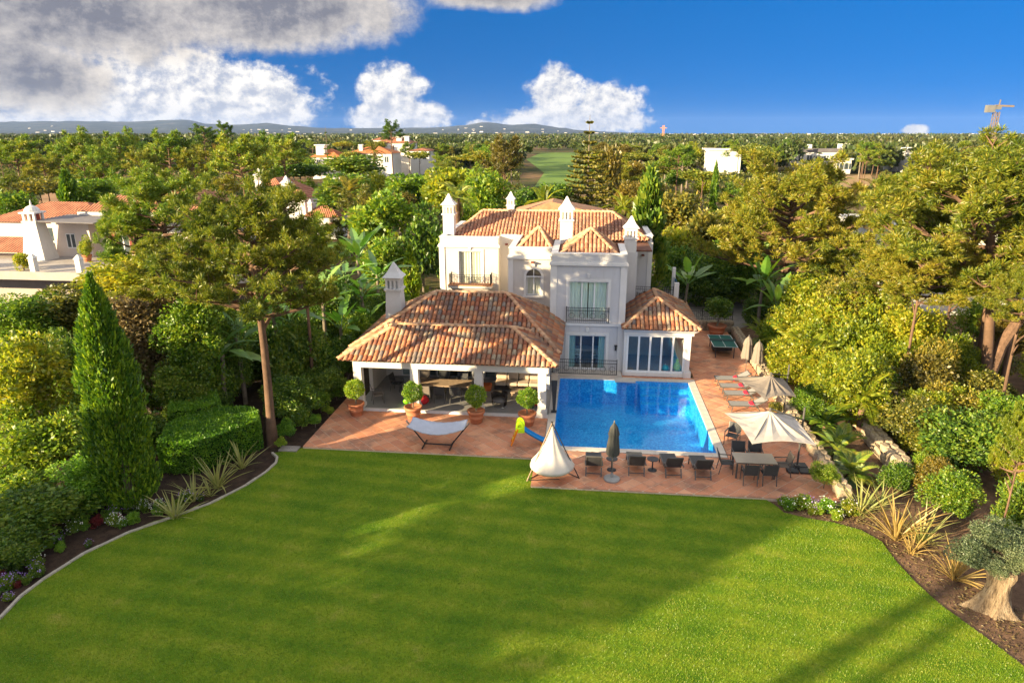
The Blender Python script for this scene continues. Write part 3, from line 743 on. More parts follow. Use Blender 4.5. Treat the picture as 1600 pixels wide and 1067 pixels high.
# ---------------------------------------------------------------- roofs of barrel tiles
def tile_mesh(name, L, r0, r1, mat, seg=6):
    mb = MB(); vs = []
    for k, (y, r, z) in enumerate(((0, r0, .028), (L, r1, 0))):
        for i in range(seg + 1):
            a = math.pi * i / seg; vs.append((math.cos(a) * r, y, math.sin(a) * r * .92 + z))
    n = seg + 1
    fs = [(i, i + 1, n + i + 1, n + i) for i in range(seg)]
    vs += [(math.cos(math.pi * i / seg) * r0 * .8, 0, math.sin(math.pi * i / seg) * r0 * .72 + .028) for i in range(n)]
    fs += [(i, 2 * n + i, 2 * n + i + 1, i + 1) for i in range(seg)]
    return mb.add(vs, fs)
class Roof:
    """tiled faces of one building: the tiles that show largest are single objects, the rest one mass"""
    def __init__(s, owner, limit, mat=TROOF, pitch=.24, expo=.37, rmat=TRIDGE):
        s.owner = owner; s.limit = limit; s.tiles = []; s.pitch = pitch; s.expo = expo; s.o = Vector(owner.location); s.mat = mat; s.rmat = rmat
        s.ridges = []; s.roofs = []
    def face(s, roof, pts, eave=None):
        """pts: 3-D polygon, first edge is the eave (left to right seen from outside)"""
        P = [Vector(p) for p in pts]; v = (P[1] - P[0]).normalized(); n = (P[1] - P[0]).cross(P[-1] - P[0]).normalized()
        if n.z < 0: n = -n
        u = n.cross(v).normalized()
        if (P[-1] - P[0]).dot(u) < 0: u = -u
        q = [((p - P[0]).dot(v), (p - P[0]).dot(u)) for p in P]
        xs = [a[0] for a in q]; ys = [a[1] for a in q]
        def inside(x, y):
            c = False; j = len(q) - 1
            for i in range(len(q)):
                if ((q[i][1] > y) != (q[j][1] > y)) and (x < (q[j][0] - q[i][0]) * (y - q[i][1]) / (q[j][1] - q[i][1]) + q[i][0]): c = not c
                j = i
            return c
        x = min(xs) + s.pitch * .5; rr = random.Random(int(P[0].x * 91 + P[0].y * 17) & 65535)
        while x < max(xs):
            y = -.05
            while y < max(ys):
                if inside(x, y + s.expo * .5 + .02) or (y < 0 and inside(x, .06)):
                    c = P[0] + v * (x + rr.uniform(-.008, .008)) + u * (y + rr.uniform(-.015, .015)) + n * .015
                    s.tiles.append((roof, c, v, u, n))
                y += s.expo
            x += s.pitch
    def ridge(s, roof, a, b_, r=.115):
        s.ridges.append((roof, Vector(a), Vector(b_), r))
    def finish(s):
        base = tile_mesh('roof_tile', s.expo + .07, .112, .092, s.mat); me = base.mesh('roof_tile', s.mat, True)
        vs = np.array(base.v); cam_p = Vector((0, 0, CAM_H))
        def mat4(c, v, u, n, sc=1): return Matrix(((v.x, u.x, n.x, c.x), (v.y, u.y, n.y, c.y), (v.z, u.z, n.z, c.z), (0, 0, 0, 1)))
        vis = []
        for k, (roof, c, v, u, n) in enumerate(s.tiles):
            d = cam_p - c; vis.append((-(n.dot(d.normalized())) / d.length if n.dot(d) > 0 else 1, k))
        vis.sort(); pick = {k for _, k in vis[:s.limit]}
        rest = {}
        for k, (roof, c, v, u, n) in enumerate(s.tiles):
            Mx = mat4(c - s.o, v, u, n)
            if k in pick:
                o = bpy.data.objects.new('roof_tile', me); COL.objects.link(o); o.parent = roof; o.matrix_local = Mx
            else:
                r_ = rest.setdefault(roof.name, (roof, [], []))
                off = sum(len(a) for a in r_[1]); r_[1].append(vs @ np.array(Mx.to_3x3()).T + np.array(Mx.translation)); r_[2].append(np.array(base.f) + off)
        for roof, V, Fq in rest.values():
            m2 = npmesh('roof_tiles', np.concatenate(V), np.concatenate(Fq), s.mat); m2.shade_smooth()
            o = link('roof_tiles', m2, roof); o['kind'] = 'stuff'
        rm = {}
        for roof, a, b_, r in s.ridges:
            d = b_ - a; n = max(1, round(d.length / .36)); u = d.normalized(); v = u.cross(Vector((0, 0, 1))).normalized(); nn = v.cross(u).normalized()
            if nn.z < 0: nn = -nn
            rb = tile_mesh('ridge_tile', d.length / n + .05, r * 1.05, r * .9, s.rmat); m3 = rb.mesh('ridge_tile', s.rmat, True)
            for i in range(n):
                c = a + d * i / n + nn * .06 - s.o
                o = bpy.data.objects.new('ridge_tile', m3); COL.objects.link(o); o.parent = roof
                o.matrix_local = mat4(c, v, u, nn)
def hip(R_, roof_name, x0, x1, y0, y1, z0, z1, ridge=None, faces='FLRB', owner=None, drop=.0):
    """hip roof; ridge along x (ridge=(xa,xb)) or a point"""
    o = R_.o; xa, xb = ridge; yc = (y0 + y1) / 2
    mb = MB(); A = (x0, y0, z0); B = (x1, y0, z0); C = (x1, y1, z0); D = (x0, y1, z0); E = (xa, yc, z1); F = (xb, yc, z1)
    pt = xb - xa < .05
    vs = [Vector(q) - o for q in (A, B, C, D, E, F)]
    mb.add(vs, [(0, 1, 5, 4), (1, 2, 5), (2, 3, 4, 5), (3, 0, 4), (3, 2, 1, 0)])
    rf = mb.build(roof_name, UNDER, R_.owner)
    if 'F' in faces: R_.face(rf, [A, B, F, E])
    if 'R' in faces: R_.face(rf, [B, C, F])
    if 'B' in faces: R_.face(rf, [C, D, E, F])
    if 'L' in faces: R_.face(rf, [D, A, E])
    for a, b_ in ((A, E), (B, F)): R_.ridge(rf, a, b_)
    if 'B' in faces or True:
        for a, b_ in ((C, F), (D, E)): R_.ridge(rf, a, b_)
    if not pt: R_.ridge(rf, E, F)
    return rf
def chimney(owner, x, y, z0, zt, w, mat=WHITE, taper=1.25, slots=3, name='chimney'):
    """square stack, lantern with slits, pyramid cap; zt is the tip"""
    o = Vector(owner.location); h = w / 2; hb = h * taper; cap = w * 1.0; lan = w * .78
    zc = zt - cap; zl = zc - lan
    mb = MB()
    mb.frust(x - hb, x + hb, y - hb, y + hb, z0, x - h, x + h, y - h, y + h, zl - .1)
    mb.box(x - h * 1.22, x + h * 1.22, y - h * 1.22, y + h * 1.22, zl - .1, zl)
    # lantern posts around open slits
    g = w / (slots * 2 + 1)
    for i in range(slots + 1):
        a = -h + 2 * g * i
        for s_ in (-1, 1):
            mb.box(x + a, x + a + g, y + s_ * h - (g if s_ > 0 else 0), y + s_ * h + (0 if s_ > 0 else g), zl, zl + lan - .06)
            if 0 < i < slots: mb.box(x + s_ * h - (g if s_ > 0 else 0), x + s_ * h + (0 if s_ > 0 else g), y + a, y + a + g, zl, zl + lan - .06)
    mb.box(x - h * .55, x + h * .55, y - h * .55, y + h * .55, zl, zl + lan - .06)
    mb.box(x - h - .01, x + h + .01, y - h - .01, y + h + .01, zl + lan * .72, zl + lan)
    e = h * 1.36
    mb.frust(x - e, x + e, y - e, y + e, zc, x - e * .55, x + e * .55, y - e * .55, y + e * .55, zc + cap * .36)
    mb.frust(x - e * .55, x + e * .55, y - e * .55, y + e * .55, zc + cap * .36, x - .03, x + .03, y - .03, y + .03, zt)
    q = mb.build(name, mat, owner); q.location = -o
    return q
def rel(owner, ob):
    ob.location = Vector(ob.location) - Vector(owner.location); return ob
def window(owner, x0, x1, z0, z1, y, n, curtain=CURT, fw=.07, cur='full', glass=GLASS, depth=.09, interior=True, trans=None):
    """framed window with n leaves set back in a wall whose face is at y"""
    yf = y + depth; mb = MB()
    mb.box(x0, x1, yf, yf + .06, z0, z0 + fw).box(x0, x1, yf, yf + .06, z1 - fw, z1)
    w = (x1 - x0 - fw) / n
    for i in range(n + 1):
        a = x0 + i * w; mb.box(a, a + fw, yf - .004, yf + .064, z0 + fw, z1 - fw)
    if trans: mb.box(x0 + fw, x1 - fw, yf - .008, yf + .068, trans - fw / 2, trans + fw / 2)
    f = rel(owner, mb.build('window', FRAME, owner))
    def sub(name, m2, mat, smooth=False):
        q = m2.build(name, mat, f, smooth); q.location = (0, 0, 0); return q
    for i in range(n):
        a = x0 + i * w + fw; sub('pane', MB().quad((a, yf + .03, z0 + fw), (a + w - fw, yf + .03, z0 + fw), (a + w - fw, yf + .03, z1 - fw), (a, yf + .03, z1 - fw)), glass)
    if cur != 'none':
        spans = [(x0 + fw, (x0 + x1) / 2 - .03), ((x0 + x1) / 2 + .03, x1 - fw)] if cur == 'full' else [(x0 + fw, x0 + fw + (x1 - x0) * .16), (x1 - fw - (x1 - x0) * .16, x1 - fw)]
        for a, c in spans:
            m2 = MB(); k = max(8, int((c - a) / .035)); vs = []
            for i in range(k + 1):
                xx = a + (c - a) * i / k; yy = yf + .085 + .025 * math.sin(i * 1.15)
                vs += [(xx, yy, z0 + .02), (xx, yy, z1 - .03)]
            m2.add(vs, [(2 * i, 2 * i + 2, 2 * i + 3, 2 * i + 1) for i in range(k)]); sub('curtain', m2, curtain, True)
    if interior:
        mb = MB(); d = 2.2
        mb.quad((x0 - .3, yf + d, z0), (x1 + .3, yf + d, z0), (x1 + .3, yf + d, z1), (x0 - .3, yf + d, z1))
        mb.quad((x0 - .3, yf + .1, z0), (x1 + .3, yf + .1, z0), (x1 + .3, yf + d, z0), (x0 - .3, yf + d, z0))
        mb.quad((x0 - .3, yf + .1, z1), (x1 + .3, yf + .1, z1), (x1 + .3, yf + d, z1), (x0 - .3, yf + d, z1))
        for a in (x0 - .3, x1 + .3): mb.quad((a, yf + .1, z0), (a, yf + d, z0), (a, yf + d, z1), (a, yf + .1, z1))
        sub('room', mb, M('room_wall', (.30, .27, .24), .9, .1, 1))
    return f
def surround(mb, x0, x1, z0, z1, y, w=.16, d=.05, sill=True):
    mb.box(x0 - w, x0, y - d, y + .1, z0, z1 + w).box(x1, x1 + w, y - d, y + .1, z0, z1 + w).box(x0, x1, y - d, y + .1, z1, z1 + w)
    if sill: mb.box(x0 - w - .05, x1 + w + .05, y - d - .06, y + .1, z0 - .12, z0)
def railing(owner, name, pts, h, mat=IRON, gap=.11, belly=0., scroll=True):
    mb = MB(); pts = [Vector(p) for p in pts]
    for a, b_ in zip(pts, pts[1:]):
        for z in (h, h * .80, .1): mb.bar(a + Vector((0, 0, z)), b_ + Vector((0, 0, z)), .03, .025)
        L = (b_ - a).length; n = max(1, round(L / gap))
        for i in range(n + 1):
            p = a.lerp(b_, i / n); end = i in (0, n)
            mb.bar(p, p + Vector((0, 0, h + (.06 if end else 0))), .045 if end else .016)
        if scroll:
            u = (b_ - a).normalized(); m = max(1, round(L / .55))
            for i in range(m):
                c = a.lerp(b_, (i + .5) / m) + Vector((0, 0, h * .45)); r = min(.16, h * .22)
                ring = [c + u * math.cos(t) * r + Vector((0, 0, math.sin(t) * r)) for t in [k * math.pi / 5 for k in range(11)]]
                for p, q in zip(ring, ring[1:]): mb.bar(p, q, .016)
    return rel(owner, mb.build(name, mat, owner))

# ---------------------------------------------------------------- the villa
def villa():
    t = thing('villa', 'large white two-storey villa with terracotta hip roofs and lantern chimneys', 'villa', (0, 42, 0))
    o = Vector(t.location); ZP = 6.9
    def part(name, mb, mat, **k): return rel(t, mb.build(name, mat, t, **k))
    FX0, FX1, FY = -1.75, 2.42, 38.1
    uw = (-.76, 1.45, 3.12, 5.36); dw = (-.72, 1.46, .12, 2.2)
    w = MB().wall(FX0, FX1, FY, FY + .3, 0, ZP - .02, [uw, dw])
    w.box(FX0, FX0 + .3, FY + .3, 43, 0, ZP - .02).box(FX1 - .3, FX1, FY + .3, 42, 0, ZP - .02)
    part('wall', w, GREYW)['label'] = 'grey-lilac rendered wall of the projecting front block'
    MX0, MX1, MY = -4.36, -1.75, 39.9
    aw = (-3.34, -2.44, 4.06, 5.22)
    w = MB().wall(MX0, MX1 - .004, MY, MY + .3, 0, ZP - .02, [aw]); w.box(MX0, MX0 + .3, MY + .3, 45, 0, ZP - .02)
    # arch head above the middle window
    part('wall', w, CREAM)['label'] = 'cream wall of the recessed middle block with an arched window'
    LX0, LX1, LY = -9.35, -5.5, 43.8
    lw = (-8.12, -6.62, 3.78, 6.0)
    w = MB().wall(LX0, LX1, LY, LY + .3, 0, ZP - .02, [lw]); w.box(LX0, LX0 + .3, LY + .3, 52, 0, ZP - .02).box(LX1 - .3, LX1, LY + .3, 44.9, 0, ZP - .02)
    rw = (-5.0, -4.55, 4.4, 6.1)
    w.wall(LX1, MX0 + .0, 44.9, 45.2, 0, ZP - .02, [rw])
    part('wall', w, CREAM)['label'] = 'cream wall of the left wing with a balcony window'
    w = MB().wall(3.3, 4.5, 45.7, 46.0, 0, ZP - .02); w.box(4.2, 4.5, 46, 52, 0, ZP - .02); w.box(-9.05, 4.2, 51.7, 52, 0, ZP - .02)
    w.box(2.42, 3.3, 42.0, 46.0, 0, 6.4)
    part('wall', w, GREYW)['label'] = 'shaded right wing wall and chimney breast'
    # white trim: pilasters, cornices, copings, string course
    tr = MB()
    for x0, x1, y in ((FX0 - .06, FX0 + .30, FY), (FX1 - .30, FX1 + .06, FY), (LX0 - .06, LX0 + .30, LY), (MX0 - .06, MX0 + .24, MY)):
        part('pilaster', MB().box(x0, x1, y - .06, y + .25, 0, 6.27), WHITE)
    part('pilaster', MB().box(4.26, 4.56, 45.64, 45.9, 0, 6.5), WHITE)
    tr = MB()
    for x0, x1, y in ((FX0 - .12, FX1 + .12, FY), (LX0 - .12, LX1 + .1, LY), (MX0 - .12, MX1 - .13, MY)):
        part('cornice', MB().box(x0, x1, y - .14, y + .2, 6.275, 6.40).box(x0 + .05, x1 - .05, y - .09, y + .2, 6.40, 6.48), WHITE)
    part('string_course', MB().box(FX0 - .08, FX1 + .08, FY - .09, FY + .1, 2.78, 2.94), WHITE)
    tr = MB()
    def coping(x0, x1, y0, y1): part('parapet_coping', MB().box(x0, x1, y0, y1, ZP - .018, ZP + .05), WHITE)
    coping(FX0 - .04, FX1 + .04, FY - .04, FY + .34); coping(FX0 - .04, FX0 + .34, FY + .342, 43); coping(FX1 - .34, FX1 + .04, FY + .342, 42)
    coping(MX0 - .04, MX1 - .05, MY - .04, MY + .34); coping(MX0 - .04, MX0 + .34, MY + .342, 45)
    coping(LX0 - .04, LX1 + .04, LY - .04, LY + .34); coping(LX0 - .04, LX0 + .34, LY + .342, 52)
    coping(LX1 + .045, MX0 - .045, 44.9, 45.2); coping(3.3, 4.54, 45.66, 46.04); coping(4.16, 4.54, 46.042, 52)
    fl = MB().box(LX0 + .3, 4.2, 44.95, 51.7, 6.35, 6.5).box(FX0 + .3, FX1 - .3, FY + .3, 44.95, 6.36, 6.51).box(MX0 + .3, FX0, MY + .3, 44.95, 6.355, 6.505).box(2.42, 4.2, 42.3, 44.95, 6.41, 6.5)
    part('roof_slab', fl, UNDER)
    for a in ((uw[0], uw[1], uw[2], uw[3], FY), (dw[0], dw[1], dw[2] + .02, dw[3], FY, .16, .05, False), (*lw, LY)):
        tr = MB(); surround(tr, *a); part('window_surround', tr, WHITE)
    tr = MB(); cx, cz, r0, r1 = -2.89, 5.22, .45, .59; k = 14; vs = []
    tr.box(aw[0] - .2, aw[1] + .2, MY - .11, MY + .1, aw[2] - .12, aw[2])
    for s_ in (-1, 1): tr.box(cx + s_ * .45 - (0 if s_ > 0 else .14), cx + s_ * .45 + (.14 if s_ > 0 else 0), MY - .05, MY + .1, aw[2], 5.22)
    for i in range(k + 1):
        a = math.pi * i / k
        for r in (r0, r1):
            for y in (MY - .05, MY + .1): vs.append((cx + math.cos(a) * r, y, cz + math.sin(a) * r))
    tr.add(vs, [q for i in range(k) for q in ((4 * i, 4 * i + 2, 4 * i + 6, 4 * i + 4), (4 * i + 2, 4 * i + 3, 4 * i + 7, 4 * i + 6), (4 * i, 4 * i + 4, 4 * i + 5, 4 * i + 1))])
    part('arched_surround', tr, WHITE)
    for x, z, y in ((.35, 5.58, FY), (.37, 2.42, FY), (-7.37, 6.06, LY), (-2.89, 5.83, MY)): part('keystone', MB().frust(x - .05, x + .05, y - .1, y, z, x - .09, x + .09, y - .12, y, z + .22), WHITE)
    window(t, *uw, FY, 3); f = window(t, *dw, FY, 3, cur='side', curtain=M('sea_green_curtain', (.28, .45, .44), .9, .05, 2))
    window(t, *lw, LY, 2, CURT2); window(t, *rw, 44.9, 1, CURT2); window(t, -3.34, -2.44, 4.06, 5.22, MY, 2, CURT2)
    # fanlight over the arched window (dark half disc with bars)
    vs = [(cx + math.cos(math.pi * i / 14) * .45, MY - .012, cz + math.sin(math.pi * i / 14) * .45) for i in range(15)]
    g = part('fanlight', MB().add(vs, [tuple(range(15))]), M('fanlight_pane', (.10, .09, .075), .12, .1, 3, spec=.6))
    q = MB().box(cx - .02, cx + .02, MY - .035, MY - .014, cz, cz + .45).box(cx - .45, cx + .45, MY - .04, MY - .014, cz - .03, cz + .03)
    q = q.build('glazing_bar', FRAME, g); q.location = (0, 0, 0)
    # table and chairs seen in the room behind the lower sliding door
    # railings
    railing(t, 'balcony_railing', [(-.86, FY - .12, 3.0), (1.55, FY - .12, 3.0)], .86)
    railing(t, 'balcony_railing', [(-8.62, 43.8, 3.86), (-8.62, 43.1, 3.86), (-5.95, 43.1, 3.86), (-5.95, 43.8, 3.86)], .72)
    part('balcony', MB().box(-8.72, -5.85, 43.0, 43.8, 3.70, 3.85).frust(-8.3, -6.3, 43.5, 43.8, 3.2, -8.6, -5.95, 43.1, 43.8, 3.70), CREAM)
    part('balcony_edge', MB().box(-8.74, -5.83, 42.98, 43.79, 3.852, 3.90), M('clay_edge', (.46, .22, .12), .8, .12, 4))
    # roofs
    RF = Roof(t, 300, TROOF2)
    hip(RF, 'roof', -9.0, 4.2, 45.2, 51.8, 6.62, 8.06, (-7.15, 1.92))
    hip(RF, 'roof', FX0 + .36, FX1 - .36, FY + .42, FY + 4.0, 6.62, 8.0, (.42, .43))
    hip(RF, 'roof', MX0 + .36, FX0 - .04, MY + .40, MY + 3.0, 6.62, 7.86, (-2.72, -2.71))
    # sunroom
    SX0, SX1, SY = 2.46, 6.2, 37.6
    bd = (2.62, 5.92, .2, 2.45)
    w = MB().wall(SX0, SX1, SY, SY + .28, 0, 2.62, [bd]); w.box(SX1 - .28, SX1, SY + .28, 44.5, 0, 2.62); w.box(SX0, SX1 - .28, 44.2, 44.5, 0, 2.9)
    part('sunroom_wall', w, WHITE)
    tr = MB().box(SX0 - .02, SX1 + .12, SY - .12, SY + .2, 2.5, 2.62).frust(SX0 - .02, SX1 + .1, SY - .1, SY + .2, 2.62, SX0 - .02, SX1 + .36, SY - .34, SY + .2, 2.84)
    tr.frust(SX1 - .1, SX1 + .1, SY + .2, 44.4, 2.62, SX1 - .1, SX1 + .36, SY + .2, 44.4, 2.84)
    tr.box(SX1 - .32, SX1 + .1, SY - .12, SY + .3, 0, .35).box(SX0 + .1, SX1 - .33, SY - .07, SY, .02, .19)
    part('sunroom_trim', tr, WHITE)
    f = window(t, *bd, SY, 5, cur='none', fw=.11, interior=False, glass=GLASS)
    f.name = 'folding_door'
    part('sunroom_floor', MB().box(SX0 + .02, SX1 - .3, SY + .29, 44.1, .0, .17), FLOORG)
    part('sunroom_back_wall', MB().box(SX0 + .02, SX1 - .3, 41.0, 41.2, .18, 2.6), M('sunroom_paint', (.30, .38, .40), .8, .1, 1))
    part('sunroom_ceiling', MB().box(SX0 + .02, SX1 - .3, SY + .29, 44.1, 2.66, 2.8), WHITE)
    RS = Roof(t, 0)
    A, B, C, D = (2.36, 37.22, 2.86), (6.62, 37.22, 2.86), (6.62, 43.4, 2.86), (2.46, 43.4, 2.86); E = (4.35, 39.45, 4.17); E2 = (4.35, 41.6, 4.17)
    mb = MB(); mb.add([Vector(q) - o for q in (A, B, C, D, E, E2)], [(0, 1, 4), (1, 2, 5, 4), (2, 3, 5), (3, 0, 4, 5)])
    rf = mb.build('roof', UNDER, t); rf['label'] = 'weathered hip roof of the sunroom'
    RS.mat = TROOF
    RS.face(rf, [A, B, E]); RS.face(rf, [B, C, E2, E]); RS.face(rf, [D, A, E, E2]); RS.face(rf, [C, D, E2])
    for a, b_ in ((A, E), (B, E), (C, E2), (E, E2)): RS.ridge(rf, a, b_)
    RS.finish(); RF.finish()
    # roof terrace behind the sunroom
    part('terrace', MB().box(2.46, 6.2, 43.5, 45.6, 2.95, 3.1), DSTONE)
    railing(t, 'terrace_railing', [(2.6, 43.6, 3.1), (5.8, 43.6, 3.1)], .85, gap=.14)
    part('terrace_post', MB().box(5.84, 6.14, 43.46, 43.7, 2.9, 4.25), WHITE); part('terrace_post', MB().box(5.9, 6.1, 45.2, 45.5, 2.9, 4.9), WHITE)
    part('glass_screen', MB().box(5.99, 6.02, 43.7, 45.2, 3.15, 4.3), GLASSD)
    # chimneys
    chimney(t, -1.13, 44.2, 6.5, 9.55, .8, taper=1.0); chimney(t, -9.0, 45.4, 6.5, 9.55, .72, taper=1.0); chimney(t, 2.86, 42.4, 6.4, 8.58, .72, taper=1.0)
    chimney(t, -5.6, 52.4, 6.4, 9.15, .55, taper=1., slots=2)
    rr = MB().add([(-5.6, 53, 7.4), (-2.5, 53, 8.35), (1.5, 53, 7.4), (1.5, 58, 7.4), (-2.5, 56, 8.35), (-5.6, 58, 7.4)], [(0, 1, 4, 5), (1, 2, 3, 4), (0, 2, 1), (0, 5, 3, 2)])
    part('rear_roof', rr, M('rear_clay', (.42, .22, .12), .85, .2, 2, .4))
    part('rear_wall', MB().box(-5.4, 1.3, 53.1, 57.8, 0, 7.38), CREAM)
    # small fittings
    for x, y, z in ((-3.0, MY, 6.05), (-5.1, 44.9, 6.3), (3.9, 45.7, 5.6)):
        part('wall_spout', MB().box(x - .05, x + .12, y - .32, y, z, z + .09), M('spout', (.22, .07, .05), .7, .1, 5))
    part('wall_lamp', MB().box(1.98, 2.08, FY - .1, FY, 1.35, 1.62).box(1.95, 2.11, FY - .14, FY, 1.62, 1.67), IRON)
    part('terrace_step', MB().box(-1.75, 2.4, 37.25, FY, 0, .1), COPING)
    return t
VILLA = villa()
railing_o = thing('iron_railing', 'low wrought iron railing between the villa sliding door and the pool', 'railing', (0, 37.35, 0))
railing(railing_o, 'railing_panel', [(-1.55, 37.3, 0.02), (2.1, 37.3, 0.02)], .95)

# ---------------------------------------------------------------- the covered terrace
def pavilion():
    t = thing('covered_terrace', 'open white veranda wing with mottled clay hip roof beside the pool', 'veranda', (-6.3, 33, 0))
    o = Vector(t.location)
    def part(name, mb, mat, **k): return rel(t, mb.build(name, mat, t, **k))
    X0, X1, Y0, Y1 = -11.2, -1.5, 30.95, 37.6
    part('floor', MB().box(X0, X1, Y0 + .12, Y1, -.05, .115), FLOORG)
    part('floor_edge', MB().box(X0 - .03, X1 + .03, Y0, Y0 + .118, -.05, .135), WHITE)
    for x in (-11.0, -8.12, -4.92, -1.80):
        c = MB().box(x - .20, x + .20, 31.0, 31.4, .116, 2.30).box(x - .25, x + .25, 30.96, 31.44, .137, .32)
        part('column', c, WHITE)
    part('column', MB().box(-1.98, -1.6, 34.6, 34.98, .116, 2.30), WHITE)
    bm = MB().box(X0 - .0, X1 + .0, 30.98, 31.42, 2.30, 2.60).frust(X0 - .02, X1 + .02, 30.95, 31.42, 2.60, X0 - .3, X1 + .3, 30.62, 31.42, 2.80)
    bm.box(X0, X0 + .42, 31.42, Y1, 2.30, 2.60).box(X1 - .42, X1, 31.42, Y1, 2.30, 2.60)
    bm.frust(X1 - .42, X1 + .02, 31.42, Y1, 2.6, X1 - .42, X1 + .3, 31.42, Y1, 2.8).frust(X0 - .02, X0 + .42, 31.42, Y1, 2.6, X0 - .3, X0 + .42, 31.42, Y1, 2.8)
    part('beam', bm, WHITE)
    part('ceiling', MB().box(X0 + .42, X1 - .42, 31.42, Y1, 2.5, 2.6), WHITE)
    # glazed back wall
    gy = 35.9
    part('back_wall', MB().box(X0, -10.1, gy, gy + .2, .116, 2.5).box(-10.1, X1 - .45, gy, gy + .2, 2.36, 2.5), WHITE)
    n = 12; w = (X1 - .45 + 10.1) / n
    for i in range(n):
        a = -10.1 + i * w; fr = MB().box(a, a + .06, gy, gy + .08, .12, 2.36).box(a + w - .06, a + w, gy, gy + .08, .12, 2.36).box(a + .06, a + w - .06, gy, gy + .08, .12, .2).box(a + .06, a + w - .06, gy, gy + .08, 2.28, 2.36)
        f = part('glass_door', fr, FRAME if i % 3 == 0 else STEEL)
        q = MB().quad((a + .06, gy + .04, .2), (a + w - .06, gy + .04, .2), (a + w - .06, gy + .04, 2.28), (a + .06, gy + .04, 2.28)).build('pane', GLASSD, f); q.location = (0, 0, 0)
    part('room', MB().quad((-10.1, gy + 1.6, 0.1), (X1 - .45, gy + 1.6, 0.1), (X1 - .45, gy + 1.6, 2.4), (-10.1, gy + 1.6, 2.4)), M('dim_room_sheet', (.06, .055, .05), .8, .3, 1))  # near-black sheet paints the dimness of the room behind the glass
    part('side_wall', MB().box(X0, X0 + .2, 33.4, gy, .116, 2.3), CREAM)
    # roofs: front porch hip in front of the taller main hip
    RF = Roof(t, 300, TROOF)
    z0 = 2.84
    hip(RF, 'main_roof', -11.7, -1.0, 32.2, 39.75, 2.86, 5.0, (-7.95, -4.05))
    hip(RF, 'porch_roof', -11.68, -1.08, 30.35, 35.05, z0, 4.02, (-9.3, -3.42), 'FLRB')
    RF.finish()
    chimney(t, -10.35, 36.2, 3.0, 6.62, .80, M('grey_lime_render', (.62, .62, .63), .8, .06, 1), 1.22)
    return t
PAV = pavilion()

# ---------------------------------------------------------------- furniture and garden objects
def lounger(label, loc, rz, towel=None, back=58, group='sun loungers'):
    """local +Y is the foot end; the raised back is at -Y"""
    t = thing('sun_lounger', label, 'sun lounger', loc, rz, group)
    W, zf = .31, .34; L0, L1 = -.42, .78; a = R(back); bl = .70
    fr = MB()
    for s in (-1, 1):
        fr.bar((s * W, L0, zf), (s * W, L1, zf), .05, .045)
        fr.bar((s * W, L0, zf), (s * W, L0 - math.cos(a) * bl, zf + math.sin(a) * bl), .045, .04)
    fr.bar((-W, L1, zf), (W, L1, zf), .05, .045); fr.bar((-W, L0 - math.cos(a) * bl, zf + math.sin(a) * bl), (W, L0 - math.cos(a) * bl, zf + math.sin(a) * bl), .045)
    fr.build('frame', ALU, t)
    for s in (-1, 1):
        for y, dy in ((L1 - .12, .06), (L0 - .12, -.16)): MB().bar((s * W, y, zf), (s * W, y + dy, 0), .045, .035).build('leg', ALU, t)
    MB().bar((-W, L0 - .24, .12), (W, L0 - .24, .12), .03).build('cross_bar', ALU, t)
    for s in (-1, 1): MB().bar((s * (W + .03), L0 + .05, zf + .2), (s * (W + .03), L0 - .42, zf + .24), .05, .03).bar((s * (W + .03), L0 + .05, zf + .2), (s * (W + .03), L0 + .12, zf), .03).build('armrest', ALU, t)
    MB().box(-W + .02, W - .02, L0, L1 - .02, zf - .0, zf + .028).build('seat', CHAR if group.startswith('front') else M('grey_mesh', (.26, .25, .24), .7, .1, 20), t)
    d = Vector((0, -math.cos(a), math.sin(a))); n = Vector((0, math.sin(a), math.cos(a))); p = Vector((0, L0, zf))
    b_ = MB(); vs = [p + Vector((sx * (W - .02), 0, 0)) + d * k * bl + n * h for k in (0.01, .97) for sx in (-1, 1) for h in (0, .028)]
    b_.add(vs, [(0, 2, 6, 4), (1, 5, 7, 3), (0, 1, 3, 2), (4, 6, 7, 5), (0, 4, 5, 1), (2, 3, 7, 6)]).build('backrest', CHAR if group.startswith('front') else M('grey_mesh', (.26, .25, .24), .7, .1, 20), t)
    if towel:
        c = p + d * towel * bl + n * .06
        mb = MB()
        for i in range(5):
            w = .25 - .01 * i; mb.box(-w + .02 * (i % 2), w - .015 * (i % 3), -.16 + .01 * i, .15 - .012 * i, .022 * i, .022 * i + .02)
        mm = Matrix.Translation(Vector(loc)) @ Matrix.Rotation(rz, 4, 'Z') @ Matrix.Translation(c - n * .03) @ Matrix.Rotation(-a, 4, 'X')
        q = mb.build('cushion', RED, None, bevel=.012); q.matrix_world = mm
        tag(q, 'red folded cushion lying on the ' + label, 'cushion', 'red cushions on loungers')
    return t
for i, (x, y, tw, lb) in enumerate(((.69, 25.9, None, 'charcoal sun lounger next to the hanging tent, first of the front row'), (2.42, 26.1, None, 'charcoal sun lounger between closed parasol and round side table'),
                                    (3.86, 26.1, .12, 'charcoal lounger right of the round side table'), (5.05, 26.05, .12, 'charcoal lounger at the right end of the front row'))):
    lounger(lb, (x, y, .012), R((0, 1, 5, 3)[i]), tw, group='front loungers facing the pool')
for i, (x, y, lb) in enumerate(((8.32, 36.8, 'grey lounger nearest the closed parasols'), (8.36, 35.6, 'grey lounger second from the closed parasols'), (8.38, 34.5, 'grey lounger third from the closed parasols'), (8.34, 33.0, 'grey lounger beside the potted bush'))):
    lounger(lb, (x, y, .012), R(92), -.18, 30, 'side loungers under the taupe parasol')

